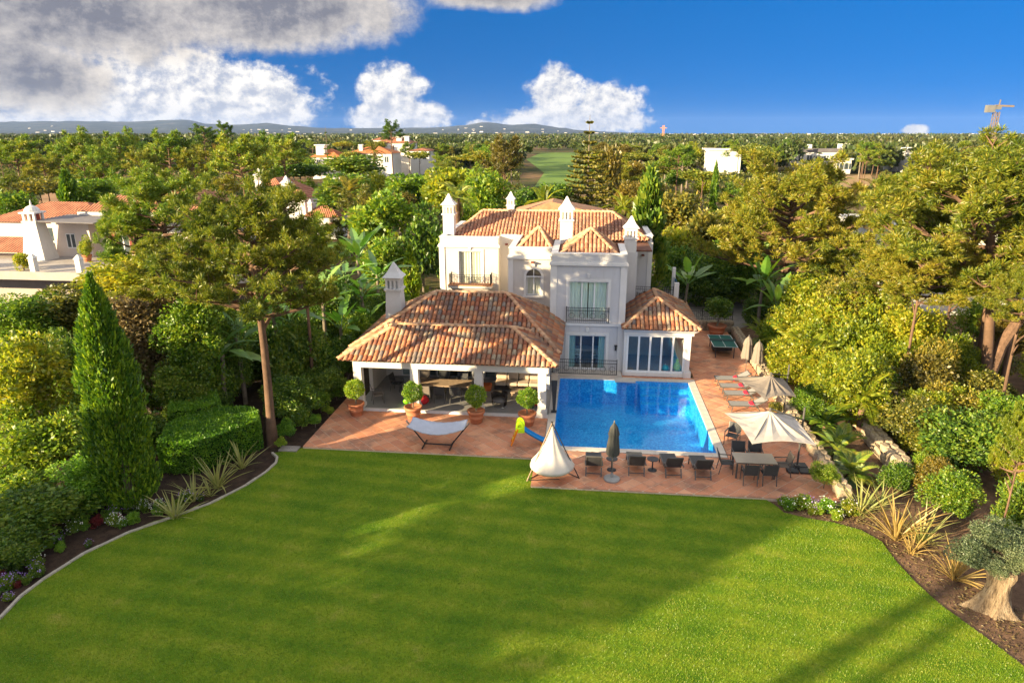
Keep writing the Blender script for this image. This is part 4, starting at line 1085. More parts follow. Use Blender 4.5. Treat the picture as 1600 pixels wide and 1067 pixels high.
def side_table(label, loc):
    t = thing('side_table', label, 'side table', loc, 0, 'round side tables')
    MB().lathe([(.0, 0), (.19, 0), (.19, .02), (.05, .05)], 20).build('base', CHAR, t, True); MB().tube([(0, 0, .04), (0, 0, .5)], .03, 8).build('stem', CHAR, t, True)
    MB().lathe([(.05, .49), (.23, .495), (.24, .51), (.24, .525), (0.01, .53)], 24).build('top', CHAR, t)
side_table('small round grey side table between two front loungers', (3.12, 26.0, .012)); side_table('small round grey table behind the closed parasol pole', (1.44, 25.85, .012))
def closed_parasol(name, label, loc, h, mat, base=True, r=.17, group=None, seed=1):
    t = thing(name, label, 'parasol', loc, 0, group)
    if base: MB().lathe([(.0, 0), (.32, 0), (.33, .07), (.28, .1), (.06, .12), (.05, .3)], 24).build('base', M('concrete', (.30, .30, .29), .8, .1, 4), t)
    else: MB().box(-.22, .22, -.22, .22, 0, .06).build('base', CHAR, t)
    MB().tube([(0, 0, .05), (0, 0, h)], .022, 8).build('pole', ALU, t)
    mb = MB(); seg = 24; rr = random.Random(seed); prof = [(1.0, h * .42), (1.12, h * .5), (1.0, h * .62), (.85, h * .76), (.95, h * .80), (.62, h * .92), (.12, h * .995)]
    vs = []
    for r0, z in prof:
        for k in range(seg):
            a = 2 * math.pi * k / seg; q = r * r0 * (1 + .22 * math.cos(8 * a) + rr.uniform(-.06, .06)); vs.append((math.cos(a) * q, math.sin(a) * q, z + (rr.uniform(-.05, .05) if z == prof[0][1] else 0)))
    mb.add(vs, [(j * seg + k, j * seg + (k + 1) % seg, (j + 1) * seg + (k + 1) % seg, (j + 1) * seg + k) for j in range(len(prof) - 1) for k in range(seg)])
    mb.build('folded_canopy', mat, t, True); MB().lathe([(.02, h - .02), (.035, h + .02), (.01, h + .09)], 8).build('finial', ALU, t)
    return t
closed_parasol('closed_parasol', 'tall closed dark grey parasol in a round base between front loungers', (1.42, 25.02, .012), 2.5, M('slate_canvas', (.075, .075, .07), .85, .1, 3, .1), seed=2, r=.2)
closed_parasol('closed_parasol', 'closed taupe parasol on the left by the stone wall', (9.55, 38.5, .012), 2.3, TAUPE, False, .26, 'closed taupe parasols', 3)
closed_parasol('closed_parasol', 'closed taupe parasol on the right by the stone wall', (10.0, 37.9, .012), 2.2, TAUPE, False, .26, 'closed taupe parasols', 4)

def cantilever(label, corners, apex, mast, zr, mat, mh=2.75):
    t = thing('cantilever_parasol', label, 'parasol', (mast[0], mast[1], .012), 0, 'open cantilever parasols'); o = Vector(t.location)
    C = [Vector((c[0], c[1], zr)) for c in corners]; A = Vector(apex); n = len(C)
    mb = MB(); ring = []
    for i in range(n):
        a, b_ = C[i], C[(i + 1) % n]
        for k in range(6):
            s = k / 6; p = a.lerp(b_, s); p = p.lerp(Vector((A.x, A.y, zr)), .05 * math.sin(math.pi * s)); p.z += .10 * math.sin(math.pi * s); ring.append(p)
    m = len(ring); vs = []
    for lv in (0, .22, .45, .7, .9):
        for i, p in enumerate(ring):
            q = p.lerp(A, lv); fold = .035 * math.cos((i % 2) * math.pi) * math.sin(lv * 3.14); q.z += -.10 * math.sin(lv * math.pi) + fold; vs.append(q - o)
    vs.append(A - o)
    fs = [(j * m + i, j * m + (i + 1) % m, (j + 1) * m + (i + 1) % m, (j + 1) * m + i) for j in range(4) for i in range(m)] + [(4 * m + i, 4 * m + (i + 1) % m, len(vs) - 1) for i in range(m)]
    cn = mb.add(vs, fs).build('canopy', mat, t)
    md = cn.modifiers.new('cloth', 'SOLIDIFY'); md.thickness = .012; md.offset = -1
    vl = MB()
    for c in C: MB().bar(A - o - Vector((0, 0, .06)), c - o - Vector((0, 0, .035)), .025).build('rib', ALU, t)
    top = Vector((0, 0, mh))
    MB().tube([(0, 0, .1), (0, 0, mh)], .04, 10).build('mast', ALU, t)
    MB().bar(top - Vector((0, 0, .55)), A - o + Vector((0, 0, .10)), .06, .05).build('arm', ALU, t)
    MB().box(-.07, .07, -.07, .07, mh * .42, mh * .42 + .2).build('crank_box', CHAR, t)
    MB().lathe([(.05, .0), (.05, .16), (.01, .2)], 8, A - o - Vector((0, 0, .05))).build('hub', ALU, t)
    for sx in (-1, 1):
        for sy in (-1, 1): MB().box(min(sx * .03, sx * .46), max(sx * .03, sx * .46), min(sy * .03, sy * .46), max(sy * .03, sy * .46), .02, .085).build('base_slab', CHAR, t, bevel=.008)
    MB().box(-.1, .1, -.1, .1, .0, .2).build('base_post', ALU, t)
    return t
cantilever('large pale cream square parasol open over the dining table', [(6.05, 27.0), (6.5, 24.1), (8.85, 24.25), (8.75, 27.2)], (7.62, 26.2, 2.78), (9.12, 26.75), 2.28, PALEC)
cantilever('open taupe square parasol shading the side loungers', [(7.25, 31.5), (8.1, 28.8), (9.55, 29.3), (9.6, 31.7)], (8.75, 30.6, 2.75), (10.0, 32.2), 2.25, TAUPE)

def dining_table(name, label, loc, rz, lx, ly, h, mat, legmat, slats=0, group=None):
    t = thing(name, label, 'table', loc, rz, group)
    if slats:
        w = ly / slats
        for i in range(slats): MB().box(-lx / 2, lx / 2, -ly / 2 + i * w + .006, -ly / 2 + (i + 1) * w - .006, h - .035, h).build('slat', mat, t)
    else: MB().box(-lx / 2, lx / 2, -ly / 2, ly / 2, h - .04, h).build('table_top', mat, t, bevel=.008)
    MB().box(-lx / 2 + .06, lx / 2 - .06, -ly / 2 + .06, ly / 2 - .06, h - .10, h - .045).build('apron', legmat, t)
    for sx in (-1, 1):
        for sy in (-1, 1): MB().box(sx * (lx / 2 - .06) - .03, sx * (lx / 2 - .06) + .03, sy * (ly / 2 - .06) - .03, sy * (ly / 2 - .06) + .03, 0, h - .10).build('leg', legmat, t)
    return t
def chair(label, loc, rz, mesh_mat, group):
    """faces local +Y; back at -Y"""
    t = thing('garden_chair', label, 'chair', loc, rz, group); W = .25
    MB().box(-W, W, -.22, .25, .42, .445).build('seat', mesh_mat, t)
    MB().add([(-W, -.22, .47), (W, -.22, .47), (W, -.33, .93), (-W, -.33, .93), (-W, -.245, .47), (W, -.245, .47), (W, -.355, .93), (-W, -.355, .93)], [(3, 2, 1, 0), (4, 5, 6, 7), (0, 1, 5, 4), (2, 3, 7, 6), (1, 2, 6, 5), (3, 0, 4, 7)]).build('backrest', mesh_mat, t)
    for s in (-1, 1):
        MB().bar((s * (W + .02), .24, .62), (s * (W + .02), .26, 0), .03).build('leg', ALU, t); MB().bar((s * (W + .02), -.35, .95), (s * (W + .02), -.22, .44), .03).bar((s * (W + .02), -.22, .44), (s * (W + .02), -.30, 0), .03).build('leg', ALU, t)
        MB().bar((s * (W + .02), -.27, .64), (s * (W + .02), .26, .635), .045, .025).build('armrest', ALU, t)
    return t
dining_table('dining_table', 'pale rectangular garden table under the cream parasol', (7.18, 26.08, .012), R(1), 1.62, .9, .74, M('pale_table', (.46, .40, .32), .5, .06, 3), ALU)
for lb, x, y, a in (('grey chair at the left end of the outdoor table', 6.1, 26.2, -90), ('grey chair on the pool side of the table, left one', 6.78, 26.9, 180), ('grey chair on the pool side of the table, right one', 7.45, 26.95, 176),
                    ('grey chair on the lawn side of the table, left one', 6.86, 25.35, 0), ('grey chair on the lawn side of the table, right one', 7.6, 25.4, 3), ('brown-backed chair at the right end of the outdoor table', 8.35, 26.2, 92), ('spare grey chair standing alone behind the cream parasol', 6.9, 28.9, 150)):
    chair(lb, (x, y, .012), R(a), TAUPE if 'brown' in lb else CHAR, 'chairs round the outdoor table')

def pingpong():
    t = thing('table_tennis_table', 'dark green table tennis table on the side patio', 'table', (8.95, 42.6, .012), R(-1))
    m = M('green_board', (.012, .10, .085), .5, .08, 2)
    for s in (-1, 1):
        MB().box(-.72, .72, min(s * .006, s * 1.32), max(s * .006, s * 1.32), .73, .76).build('table_half', m, t)
        MB().box(-.72, .72, s * 1.32 - .02, s * 1.32 + .02, .7601, .7625).build('edge_line', FRAME, t)
        for q in (-1, 1):
            MB().bar((q * .55, s * 1.1, .73), (q * .55, s * 1.15, 0), .05).build('leg', CHAR, t)
            MB().box(q * .72 - .018, q * .72 + .018, min(s * .02, s * 1.3), max(s * .02, s * 1.3), .7601, .7622).build('edge_line', FRAME, t)
    MB().box(-.80, .80, -.006, .006, .765, .90).build('net', M('net', (.09, .14, .13), .9, .1, 20), t)
    MB().box(-.012, .012, -1.3, 1.3, .7603, .7618).build('centre_line', FRAME, t)
    MB().box(-.6, .6, -.3, .3, .2, .6).build('undercarriage', CHAR, t)
pingpong()

def pot(t, r, h, loc=(0, 0, 0)):
    pr = [(.0, 0), (r * .62, 0), (r * .66, h * .04), (r * .78, h * .38), (r * .84, h * .40), (r * .84, h * .46), (r * .80, h * .48), (r * .92, h * .78), (r * 1.0, h * .80), (r * 1.03, h * .86), (r * 1.03, h * .98), (r * .98, h), (r * .88, h), (r * .86, h * .9)]
    q = MB().lathe(pr, 28, loc).build('pot', TERRA, t, True)
    MB().lathe([(0.01, h * .88), (r * .87, h * .88)], 20, loc).build('soil', SOIL, q)
BALL = None
def ball_mesh():
    rng = np.random.default_rng(77); n = 3600; d = sph(n, rng)
    bump = 1 + .10 * np.sin(d[:, :1] * 5 + 1) * np.sin(d[:, 1:2] * 4 + 1) + .09 * np.sin(d[:, 2:3] * 6 + d[:, :1] * 5)
    P = d * rng.uniform(.62, 1.0, (n, 1)) ** .5 * bump
    return npmesh('leaves', *leaves(P, d * .8 + rng.normal(size=(n, 3)) * .7, .17 * rng.uniform(.6, 1.2, n), .10, rng), TOPI)
BALL = ball_mesh()
for i, (x, y, r, lb) in enumerate(((-10.95, 30.35, .42, 'clipped ball tree in a terracotta pot by the left veranda column'), (-8.02, 30.2, .43, 'clipped ball tree in terracotta pot before the second veranda column'),
                                (-4.9, 30.08, .42, 'yellowish clipped ball tree in terracotta pot before the third column'), (-2.42, 30.0, .43, 'clipped ball tree in terracotta pot beside the children slide'))):
    t = thing('potted_ball_tree', lb, 'potted tree', (x, y, .012), i, 'ball trees along the veranda')
    pot(t, r, .66); MB().tube([(0, 0, .55), (.02, .01, .8), (0, 0, 1.1)], [.04, .035, .03], 7).build('stem', BARK2, t)
    link('crown', BALL, t, (0, 0, 1.38), (0, 0, i * 1.3), (.47 + .02 * (i % 2), .46, .45 + .03 * (i % 3)))
t = thing('potted_tree', 'leafy small tree in a large terracotta pot behind the table tennis table', 'potted tree', (9.3, 46.4, .0))
pot(t, .62, .8); MB().tube([(0, 0, .7), (.1, 0, 1.3), (.05, .1, 1.9)], [.07, .05, .03], 7).build('stem', BARK2, t); link('crown', BM[1], t, (.05, 0, 2.1), (0, 0, 1), (1.15, 1.15, .85), DARKG)
t = thing('potted_bush', 'small bush in a low pot beside the side loungers', 'potted plant', (9.55, 32.0, .012))
pot(t, .24, .34); link('foliage', BM[2], t, (0, 0, .62), (0, 0, 2), (.42, .42, .36), BROADO)

def hammock():
    t = thing('hammock', 'pale blue-grey padded hammock on a black metal stand', 'hammock', (-6.2, 27.35, .012), R(-1)); o = Vector(t.location)
    L, Rr = Vector((-1.42, 0, 1.15)), Vector((1.42, 0, 1.15)); fl, fr_ = -.62, .62
    for s, top in ((-1, L), (1, Rr)):
        MB().tube([top, (s * .62, 0, .10)], .03, 8).build('arm', IRON, t)
        MB().tube([(s * .62, -.45, .04), (s * .62, .45, .04)], .03, 8).build('foot', IRON, t)
    MB().tube([(-.62, 0, .08), (.62, 0, .08)], .03, 8).build('base_bar', IRON, t)
    n, m = 24, 10; vs = []
    for i in range(n + 1):
        u = i / n; x = -1.25 + 2.5 * u; hw = .52 + .12 * math.sin(math.pi * u); zc = 1.02 - .27 * math.sin(math.pi * u) ** .9
        for j in range(m + 1):
            v = j / m * 2 - 1; quilt = .02 * abs(math.sin(u * math.pi * 7)); vs.append((x, v * hw, zc + .10 * v * v + quilt))
    mb = MB().add(vs, [(i * (m + 1) + j, (i + 1) * (m + 1) + j, (i + 1) * (m + 1) + j + 1, i * (m + 1) + j + 1) for i in range(n) for j in range(m)])
    q = mb.build('bed', M('quilted_cloth', (.46, .50, .60), .9, .06, 4, .2), t, True); md = q.modifiers.new('pad', 'SOLIDIFY'); md.thickness = .05
    for s, top in ((-1, L), (1, Rr)):
        mb = MB()
        for j in range(5): mb.bar(top, (s * 1.25, (j - 2) * .2, 1.06), .01)
        mb.build('cords', PALEC, t)
hammock()
def slide():
    t = thing('toy_slide', 'small plastic children slide with lime top and blue chute', 'slide', (-2.55, 27.95, .012), R(4))
    OR = M('orange_plastic', (.75, .22, .01), .4, .04, 3); LI = M('lime_plastic', (.42, .68, .015), .4, .04, 3); BL = M('blue_plastic', (.005, .21, .58), .35, .05, 3); YE = M('yellow_plastic', (.7, .55, .06), .4, .04, 3)
    for s in (-1, 1):
        MB().bar((-.42, s * .24, 0), (-.12, s * .2, .8), .10, .07).build('leg', OR, t, bevel=.015)
        mb = MB(); k = 10; vs = []
        for i in range(k + 1):
            a = math.pi * i / k
            for y in (s * .2 - .035, s * .2 + .035): vs += [(-.02 + math.cos(a) * .20, y, .85 + math.sin(a) * .34), (-.02 + math.cos(a) * .10, y, .85 + math.sin(a) * .20)]
        mb.add(vs, [q for i in range(k) for q in ((4 * i, 4 * i + 4, 4 * i + 6, 4 * i + 2), (4 * i, 4 * i + 1, 4 * i + 5, 4 * i + 4), (4 * i + 2, 4 * i + 6, 4 * i + 7, 4 * i + 3), (4 * i + 1, 4 * i + 3, 4 * i + 7, 4 * i + 5))])
        mb.box(-.22, .18, s * .2 - .034, s * .2 + .034, .62, .86); mb.build('handrail', LI, t, bevel=.01)
        MB().bar((.98, s * .2, 0), (.9, s * .2, .16), .07).build('foot', OR, t)
    for z in (.22, .45): MB().bar((-.42 + .3 * z / .8, -.24, z), (-.42 + .3 * z / .8, .24, z), .07, .05).build('step', YE, t)
    n = 12; vs = []
    for i in range(n + 1):
        u = i / n; x = .12 + u * .98; z = .72 - .62 * (u ** .82) + .06 * max(0, u - .8) * 5 * .5
        vs += [(x, -.22, z + .10), (x, -.18, z), (x, .18, z), (x, .22, z + .10)]
    q = MB().add(vs, [(4 * i + j, 4 * i + j + 1, 4 * i + j + 5, 4 * i + j + 4) for i in range(n) for j in range(3)]).build('chute', BL, t, True); md = q.modifiers.new('wall', 'SOLIDIFY'); md.thickness = .035
    MB().box(1.0, 1.16, -.2, .2, .10, .15).build('end_lip', RED, t, bevel=.01)
slide()
def tent():
    t = thing('hanging_tent', 'off-white hanging cocoon tent on a tripod at the patio corner', 'tent', (-1.0, 25.0, .0))
    ap = Vector((-.02, -.1, 2.42)); feet = [(-.98, -.45, 0), (1.12, -.02, 0), (-.05, .85, 0)]
    for f in feet: MB().tube([f, ap + (ap - Vector(f)) * .03], .022, 8).build('pole', WOODT if f[0] < -.5 else IRON, t)
    mb = MB()
    for f, g in ((feet[0], feet[1]), (feet[0], feet[2]), (feet[1], feet[2])): mb.bar(Vector(f).lerp(Vector(g), .04) + Vector((0, 0, .03)), Vector(f).lerp(Vector(g), .62) + Vector((0, 0, .03)), .025)
    mb.build('floor_braces', IRON, t)
    seg = 48; rr = random.Random(2); ph = [rr.uniform(-1, 1) for _ in range(seg)]
    prof = [(0.02, .36), (.5, .34), (.8, .42), (.9, .53), (.88, .62), (.66, .88), (.47, 1.16), (.31, 1.46), (.19, 1.76), (.09, 2.04), (.02, 2.28)]
    vs = []
    for j, (r, z) in enumerate(prof):
        for k in range(seg):
            a = 2 * math.pi * k / seg; f = (.06 * math.cos(9 * a + .6 * math.sin(3 * a)) + .018 * ph[k]) * min(1, max(0, j - 3) / 2) ; vs.append((math.cos(a) * r * (1 + f) + (z - .5) * ap.x / 2, math.sin(a) * r * (1 + f) + (z - .5) * ap.y / 2, z))
    mb = MB().add(vs, [(j * seg + k, j * seg + (k + 1) % seg, (j + 1) * seg + (k + 1) % seg, (j + 1) * seg + k) for j in range(len(prof) - 1) for k in range(seg)])
    mb.build('fabric', OFFW, t, True)
    MB().tube([(0, -.09, 2.26), tuple(ap)], .012, 6).build('hanging_rope', PALEC, t)
tent()
# terrace furniture
dining_table('terrace_table', 'long slatted wooden table under the veranda roof', (-7.35, 33.1, .116), 0, 3.4, 1.0, .75, WOODT, WOODT, 7)
for i, (x, y, a, lb) in enumerate(((-10.3, 31.9, -65, 'dark chair standing alone by the left veranda column'), (-9.75, 33.6, -100, 'dark high-backed chair left of the veranda table'), (-8.7, 32.3, 0, 'dark chair at the veranda table, nearest the left end'), (-7.9, 32.3, 3, 'second dark chair along the front of the veranda table'),
                                 (-7.1, 32.3, -3, 'third dark chair along the front of the veranda table'), (-6.3, 32.3, 2, 'fourth dark chair along the front of the veranda table'), (-8.4, 34.1, 180, 'dark chair behind the veranda table, left one'), (-7.3, 34.1, 180, 'dark chair behind the veranda table, middle one'), (-6.3, 34.1, 180, 'dark chair behind the veranda table, right one'))):
    chair(lb, (x, y, .116), R(a), CHAR if i % 3 else TAUPE, 'veranda chairs')
def sofa():
    t = thing('sofa', 'long beige outdoor sofa with dark frame under the veranda', 'sofa', (-3.3, 34.6, .116))
    MB().box(-1.25, 1.25, -.45, .45, .06, .26).box(-1.25, 1.25, .38, .5, .26, .62).build('frame', WICKER, t, bevel=.02)
    for i in range(4):
        a = -1.22 + i * .61; MB().box(a + .01, a + .60, -.42, .34, .262, .44).build('seat_cushion', BEIGE, t, bevel=.05); MB().box(a + .015, a + .595, .16, .36, .45, .98).build('back_cushion', BEIGE, t, bevel=.06)
sofa()
t = thing('coffee_table', 'low wooden coffee table before the beige sofa', 'table', (-3.0, 33.3, .116))
MB().box(-.55, .55, -.32, .32, .32, .38).build('table_top', WOODT, t, bevel=.01)
for sx in (-1, 1):
    for sy in (-1, 1): MB().box(sx * .48 - .03, sx * .48 + .03, sy * .26 - .03, sy * .26 + .03, 0, .32).build('leg', WOODT, t)
def armchair():
    t = thing('armchair', 'black wicker tub armchair at the veranda edge', 'armchair', (-4.0, 31.95, .116), R(165))
    seg = 18; vs = []
    for z, r in ((.10, .36), (.45, .40), (.72, .42)):
        for k in range(seg + 1):
            a = R(-20) + R(220) * k / seg + math.pi; vs.append((math.cos(a) * r, math.sin(a) * r, z))
    q = MB().add(vs, [(j * (seg + 1) + k, j * (seg + 1) + k + 1, (j + 1) * (seg + 1) + k + 1, (j + 1) * (seg + 1) + k) for j in range(2) for k in range(seg)]).build('shell', WICKER, t, True); md = q.modifiers.new('w', 'SOLIDIFY'); md.thickness = .05
    MB().lathe([(.01, .30), (.35, .30), (.36, .36), (.34, .42), (.01, .43)], 20).build('seat', M('grey_cushion', (.16, .15, .145), .9, .1, 4), t, True)
    MB().tube([(math.cos(k * .5236) * .36, math.sin(k * .5236) * .36, .03) for k in range(13)], .018, 6).build('base_ring', STEEL, t)
    for k in range(4): MB().tube([(math.cos(k * 1.57 + .78) * .35, math.sin(k * 1.57 + .78) * .35, .03), (math.cos(k * 1.57 + .78) * .33, math.sin(k * 1.57 + .78) * .33, .32)], .016, 6).build('leg', STEEL, t)
armchair()
def ball(label, x, y, r, col):
    t = thing('play_ball', label, 'ball', (x, y, .116), 0, 'play balls on the veranda floor')
    m = M(label.split()[0] + '_rubber', col, .4, .05, 3); pr = [(max(.004, r * math.sin(math.pi * i / 14)), r - r * math.cos(math.pi * i / 14)) for i in range(15)]
    MB().lathe(pr, 24).build('skin', m, t, True); MB().lathe([(.012, 2 * r - .003), (.010, 2 * r + .006), (.002, 2 * r + .007)], 8).build('valve', FRAME, t)
ball('green play ball on the veranda floor', -8.75, 31.75, .2, (.16, .48, .01)); ball('blue play ball on the veranda floor', -8.42, 31.65, .2, (.02, .38, .60))
bb = thing('bean_bag', 'red bean bag behind the second veranda column', 'bean bag', (-8.05, 32.0, .116))
q = MB(); pr = [(.01, 0), (.30, 0), (.40, .10), (.38, .22), (.26, .36), (.10, .46), (.01, .48)]
q.lathe(pr, 22).build('bag', M('red_canvas', (.5, .02, .03), .8, .1, 4, .2), bb, True); MB().lathe([(.03, .47), (.035, .52), (.01, .54)], 8).build('tie', M('red_canvas', (.5, .02, .03)), bb)
cu = thing('floor_cushion', 'orange seat cushion beside the beige sofa', 'cushion', (-5.0, 34.2, .116)); MB().box(-.3, .3, -.28, .28, 0, .34).build('pad', M('rust_canvas', (.48, .12, .03), .85, .1, 4), cu, bevel=.07); MB().box(-.31, .31, -.29, .29, .16, .18).build('piping', TERRA, cu)
wr = thing('red_toy_car', 'red ride-on toy beside the right veranda column', 'toy', (-2.2, 32.1, .116), .4)
MB().box(-.3, .3, -.16, .16, .1, .3).frust(-.12, .2, -.14, .14, .3, -.02, .14, -.11, .11, .46).build('body', RED, wr, bevel=.03)
for sx in (-1, 1):
    for sy in (-1, 1): MB().tube([(sx * .2, sy * .15, .09), (sx * .2, sy * .21, .09)], .09, 12).build('wheel', CHAR, wr)
# tall tapered patio heater at the pool side of the veranda
ht = thing('patio_heater', 'tall tapered black heater with pale top beside the right veranda column', 'heater', (-1.22, 31.75, .0))
MB().frust(-.06, .06, -.06, .06, .06, -.15, .15, -.15, .15, 1.75).build('body', CHAR, ht); MB().box(-.17, .17, -.17, .17, 1.752, 2.05).build('head', BEIGE, ht, bevel=.02); MB().box(-.14, .14, -.14, .14, 0, .06).build('foot', CHAR, ht)
# cushions and dining set seen through the glass
t = thing('indoor_table', 'pale dining table behind the lower sliding door', 'table', (.4, 39.9, .13)); MB().box(-.7, .7, -.45, .45, .7, .74).build('table_top', FRAME, t)
for sx in (-1, 1):
    for sy in (-1, 1): MB().box(sx * .6 - .03, sx * .6 + .03, sy * .36 - .03, sy * .36 + .03, 0, .7).build('leg', FRAME, t)
for x, a, lb in ((-.25, 0, 'left'), (.95, 0, 'right')): 
    t = thing('indoor_chair', 'pale blue slatted dining chair behind the sliding door, %s one' % lb, 'chair', (x, 39.1, .13), a, 'indoor dining chairs'); m = M('pale_blue_paint', (.45, .58, .62), .5, .05, 3)
    MB().box(-.21, .21, -.2, .2, .43, .46).build('seat', m, t)
    for z in (.6, .75, .9): MB().box(-.2, .2, -.2, -.17, z, z + .08).build('back_slat', m, t)
    for sx in (-1, 1): MB().box(sx * .2 - .02, sx * .2 + .02, -.205, -.165, 0, 1.0).build('leg', m, t); MB().box(sx * .2 - .02, sx * .2 + .02, .16, .2, 0, .43).build('leg', m, t)
t = thing('beach_toy', 'lime green pool toy behind the folding glass doors', 'toy', (5.6, 38.2, .18)); MB().lathe([(.01, 0), (.16, .02), (.22, .2), (.16, .42), (.08, .55), (.10, .68), (.01, .76)], 16).build('body', M('lime_vinyl', (.4, .6, .03), .4, .05, 4), t, True); MB().lathe([(.012, .75), (.02, .79), (.006, .82)], 8).build('valve', FRAME, t)
t = thing('beach_toy', 'turquoise pool float behind the folding glass doors', 'toy', (4.95, 38.25, .18)); MB().lathe([(.01, 0), (.17, .02), (.2, .14), (.14, .28), (.01, .34)], 16).build('body', M('aqua_vinyl', (.03, .45, .5), .4, .05, 4), t, True); MB().lathe([(.012, .33), (.02, .37), (.006, .4)], 8).build('valve', FRAME, t)
t = thing('storage_bin', 'blue grey bin against the sunroom side wall', 'bin', (6.75, 44.6, .012)); MB().frust(-.26, .26, -.26, .26, 0, -.3, .3, -.3, .3, .8).build('body', M('bin_grey', (.10, .16, .20), .6, .1, 4), t); MB().box(-.32, .32, -.32, .32, .802, .88).build('lid', M('bin_dark', (.05, .08, .11), .6, .1, 4), t)
t = thing('utility_cover', 'pale square stepping slab by the pine trunk', 'slab', (*G(452, 699)[:2], -.08)); MB().box(-.42, .42, -.24, .24, 0, .05).build('slab', DSTONE, t); MB().box(-.05, .05, -.02, .02, .0502, .06).build('handle', STEEL, t)

# ---------------------------------------------------------------- stone walls, fence
STONES = []
for i in range(6):
    rr = random.Random(300 + i); mb = MB(); vs = []
    n = 8
    for z, r in ((-.5, .88), (-.1, 1.0), (.32, .96), (.5, .72)):
        for k in range(n):
            a = 2 * math.pi * (k + .5) / n; q = 1 / max(abs(math.cos(a)), abs(math.sin(a))); q = .5 * min(q, 1.22) * r * rr.uniform(.93, 1.04); vs.append((math.cos(a) * q, math.sin(a) * q, z + rr.uniform(-.03, .03)))
    mb.add(vs, [(j * n + k, j * n + (k + 1) % n, (j + 1) * n + (k + 1) % n, (j + 1) * n + k) for j in range(3) for k in range(n)] + [tuple(range(3 * n, 4 * n))])
    STONES.append(mb.mesh('stone', STONE))
def stone_wall(label, a, b_, h, w, cols=2, rows=2, L=.5, core=STONE):
    a = Vector((*a, 0)); b_ = Vector((*b_, 0)); d = b_ - a; n = max(2, int(d.length / L)); u = d.normalized(); v = Vector((-u.y, u.x, 0)); ang = math.atan2(u.y, u.x)
    t = thing('stone_wall', label, 'wall', a)
    mb = MB(); vs = [Vector((0, 0, -.1)) + v * -w * .38, d + v * -w * .38 + Vector((0, 0, -.1)), d + v * w * .38 + Vector((0, 0, -.1)), v * w * .38 + Vector((0, 0, -.1))]
    mb.add(vs + [p + Vector((0, 0, h * .86 + .1)) for p in vs], [(3, 2, 1, 0), (4, 5, 6, 7), (0, 1, 5, 4), (1, 2, 6, 5), (2, 3, 7, 6), (3, 0, 4, 7)]); mb.build('mortar_core', M('lime_mortar', (.34, .27, .19), .95, .2, 4, .4), t)
    rr = random.Random(int(a.x * 10 + a.y)); dl = d.length / n
    for i in range(n):
        for c in range(cols):
            for r_ in range(rows):
                p = u * ((i + .5 + (.25 if r_ % 2 else 0)) * dl + rr.uniform(-.04, .04)) + v * ((c + .5) / cols - .5) * w + Vector((0, 0, (r_ + .5) * h / rows))
                link('stone', STONES[rr.randrange(6)], t, p, (rr.uniform(-.08, .08), rr.uniform(-.08, .08), ang + rr.uniform(-.12, .12)), (dl * rr.uniform(.92, 1.08), w / cols * rr.uniform(.95, 1.1), h / rows * rr.uniform(.95, 1.15)))
    return t
stone_wall('low pale rubble stone wall along the right edge of the patio', (10.22, 24.3), (10.72, 47.4), .46, .55, 2, 1, .5)
stone_wall('short curved rubble wall among the shrubs right of the patio', (13.2, 26.4), (13.35, 31.8), .7, .7, 2, 2, .6)
stone_wall('rubble stone retaining wall behind the table tennis table', (6.4, 47.75), (10.6, 47.9), .7, .4, 1, 2, .6)
stone_wall('far curved stone wall beyond the driveway', (6.0, 63.0), (11.5, 61.5), 1.0, .5, 1, 2, .9)
fo = thing('iron_fence', 'low wrought iron fence on the stone wall behind the potted tree', 'fence', (8.5, 47.85, .7)); railing(fo, 'fence_panel', [(6.5, 47.8, .72), (8.5, 47.83, .72)], .8, gap=.13); railing(fo, 'fence_panel', [(8.5, 47.83, .72), (10.6, 47.9, .72)], .8, gap=.13)
for i in range(9):
    p = Vector((14.35 + .09 * i + rnd.uniform(-.05, .05), 33.9 - .62 * i, -.12)); h = 1.9 + rnd.uniform(-.15, .2)
    t = thing('timber_post', 'weathered round timber post in the boundary fence behind the shrubs', 'post', p, 0, 'boundary fence posts')
    MB().tube([(0, 0, 0), (rnd.uniform(-.03, .03), 0, h)], [.10, .09], 8).build('shaft', BARK2, t); MB().lathe([(.09, h - .02), (.095, h + .02), (.02, h + .05)], 8).build('cap', WOODT, t)

# ---------------------------------------------------------------- big-leaved plants
def blade_mesh(name, L, W, n, droop, fold, mat, stalk=0., split=0., seed=0):
    """one long leaf along +X rising then drooping; stalk length comes first"""
    rr = random.Random(seed); mb = MB(); vs = []; fs = []; tot = stalk + L
    def pt(s): return Vector((s * (1 - .12 * droop * s / tot), 0, -droop * (s / tot) ** 2 * tot * .55))
    if stalk:
        mb.tube([pt(stalk * k / 3) for k in range(4)] , [.035, .03, .025, .02], 5)
    for i in range(n + 1):
        u = i / n; s = stalk + L * u; w = W * (math.sin(math.pi * (.06 + .94 * u) ** .75) ** .7 if W > .1 else (1 - u ** 2.2) * min(1, .55 + 2 * u)) / 2
        if split and i % 2: w *= 1 - split * rr.uniform(.2, 1)
        p = pt(s); vs += [p + Vector((0, -w, fold * w)), p, p + Vector((0, w, fold * w))]
    for i in range(n): fs += [(3 * i, 3 * i + 3, 3 * i + 4, 3 * i + 1), (3 * i + 1, 3 * i + 4, 3 * i + 5, 3 * i + 2)]
    mb.add(vs, fs)
    return mb.mesh(name, mat)
BL = [blade_mesh('leaf', 1.7, .62, 12, d, .35, BANANA, .9, .35, i) for i, d in enumerate((.3, .7, 1.1))]
FL = [blade_mesh('leaf', 1.35, .055, 6, d, .8, FLAX, 0, 0, i) for i, d in enumerate((.12, .35, .8))]
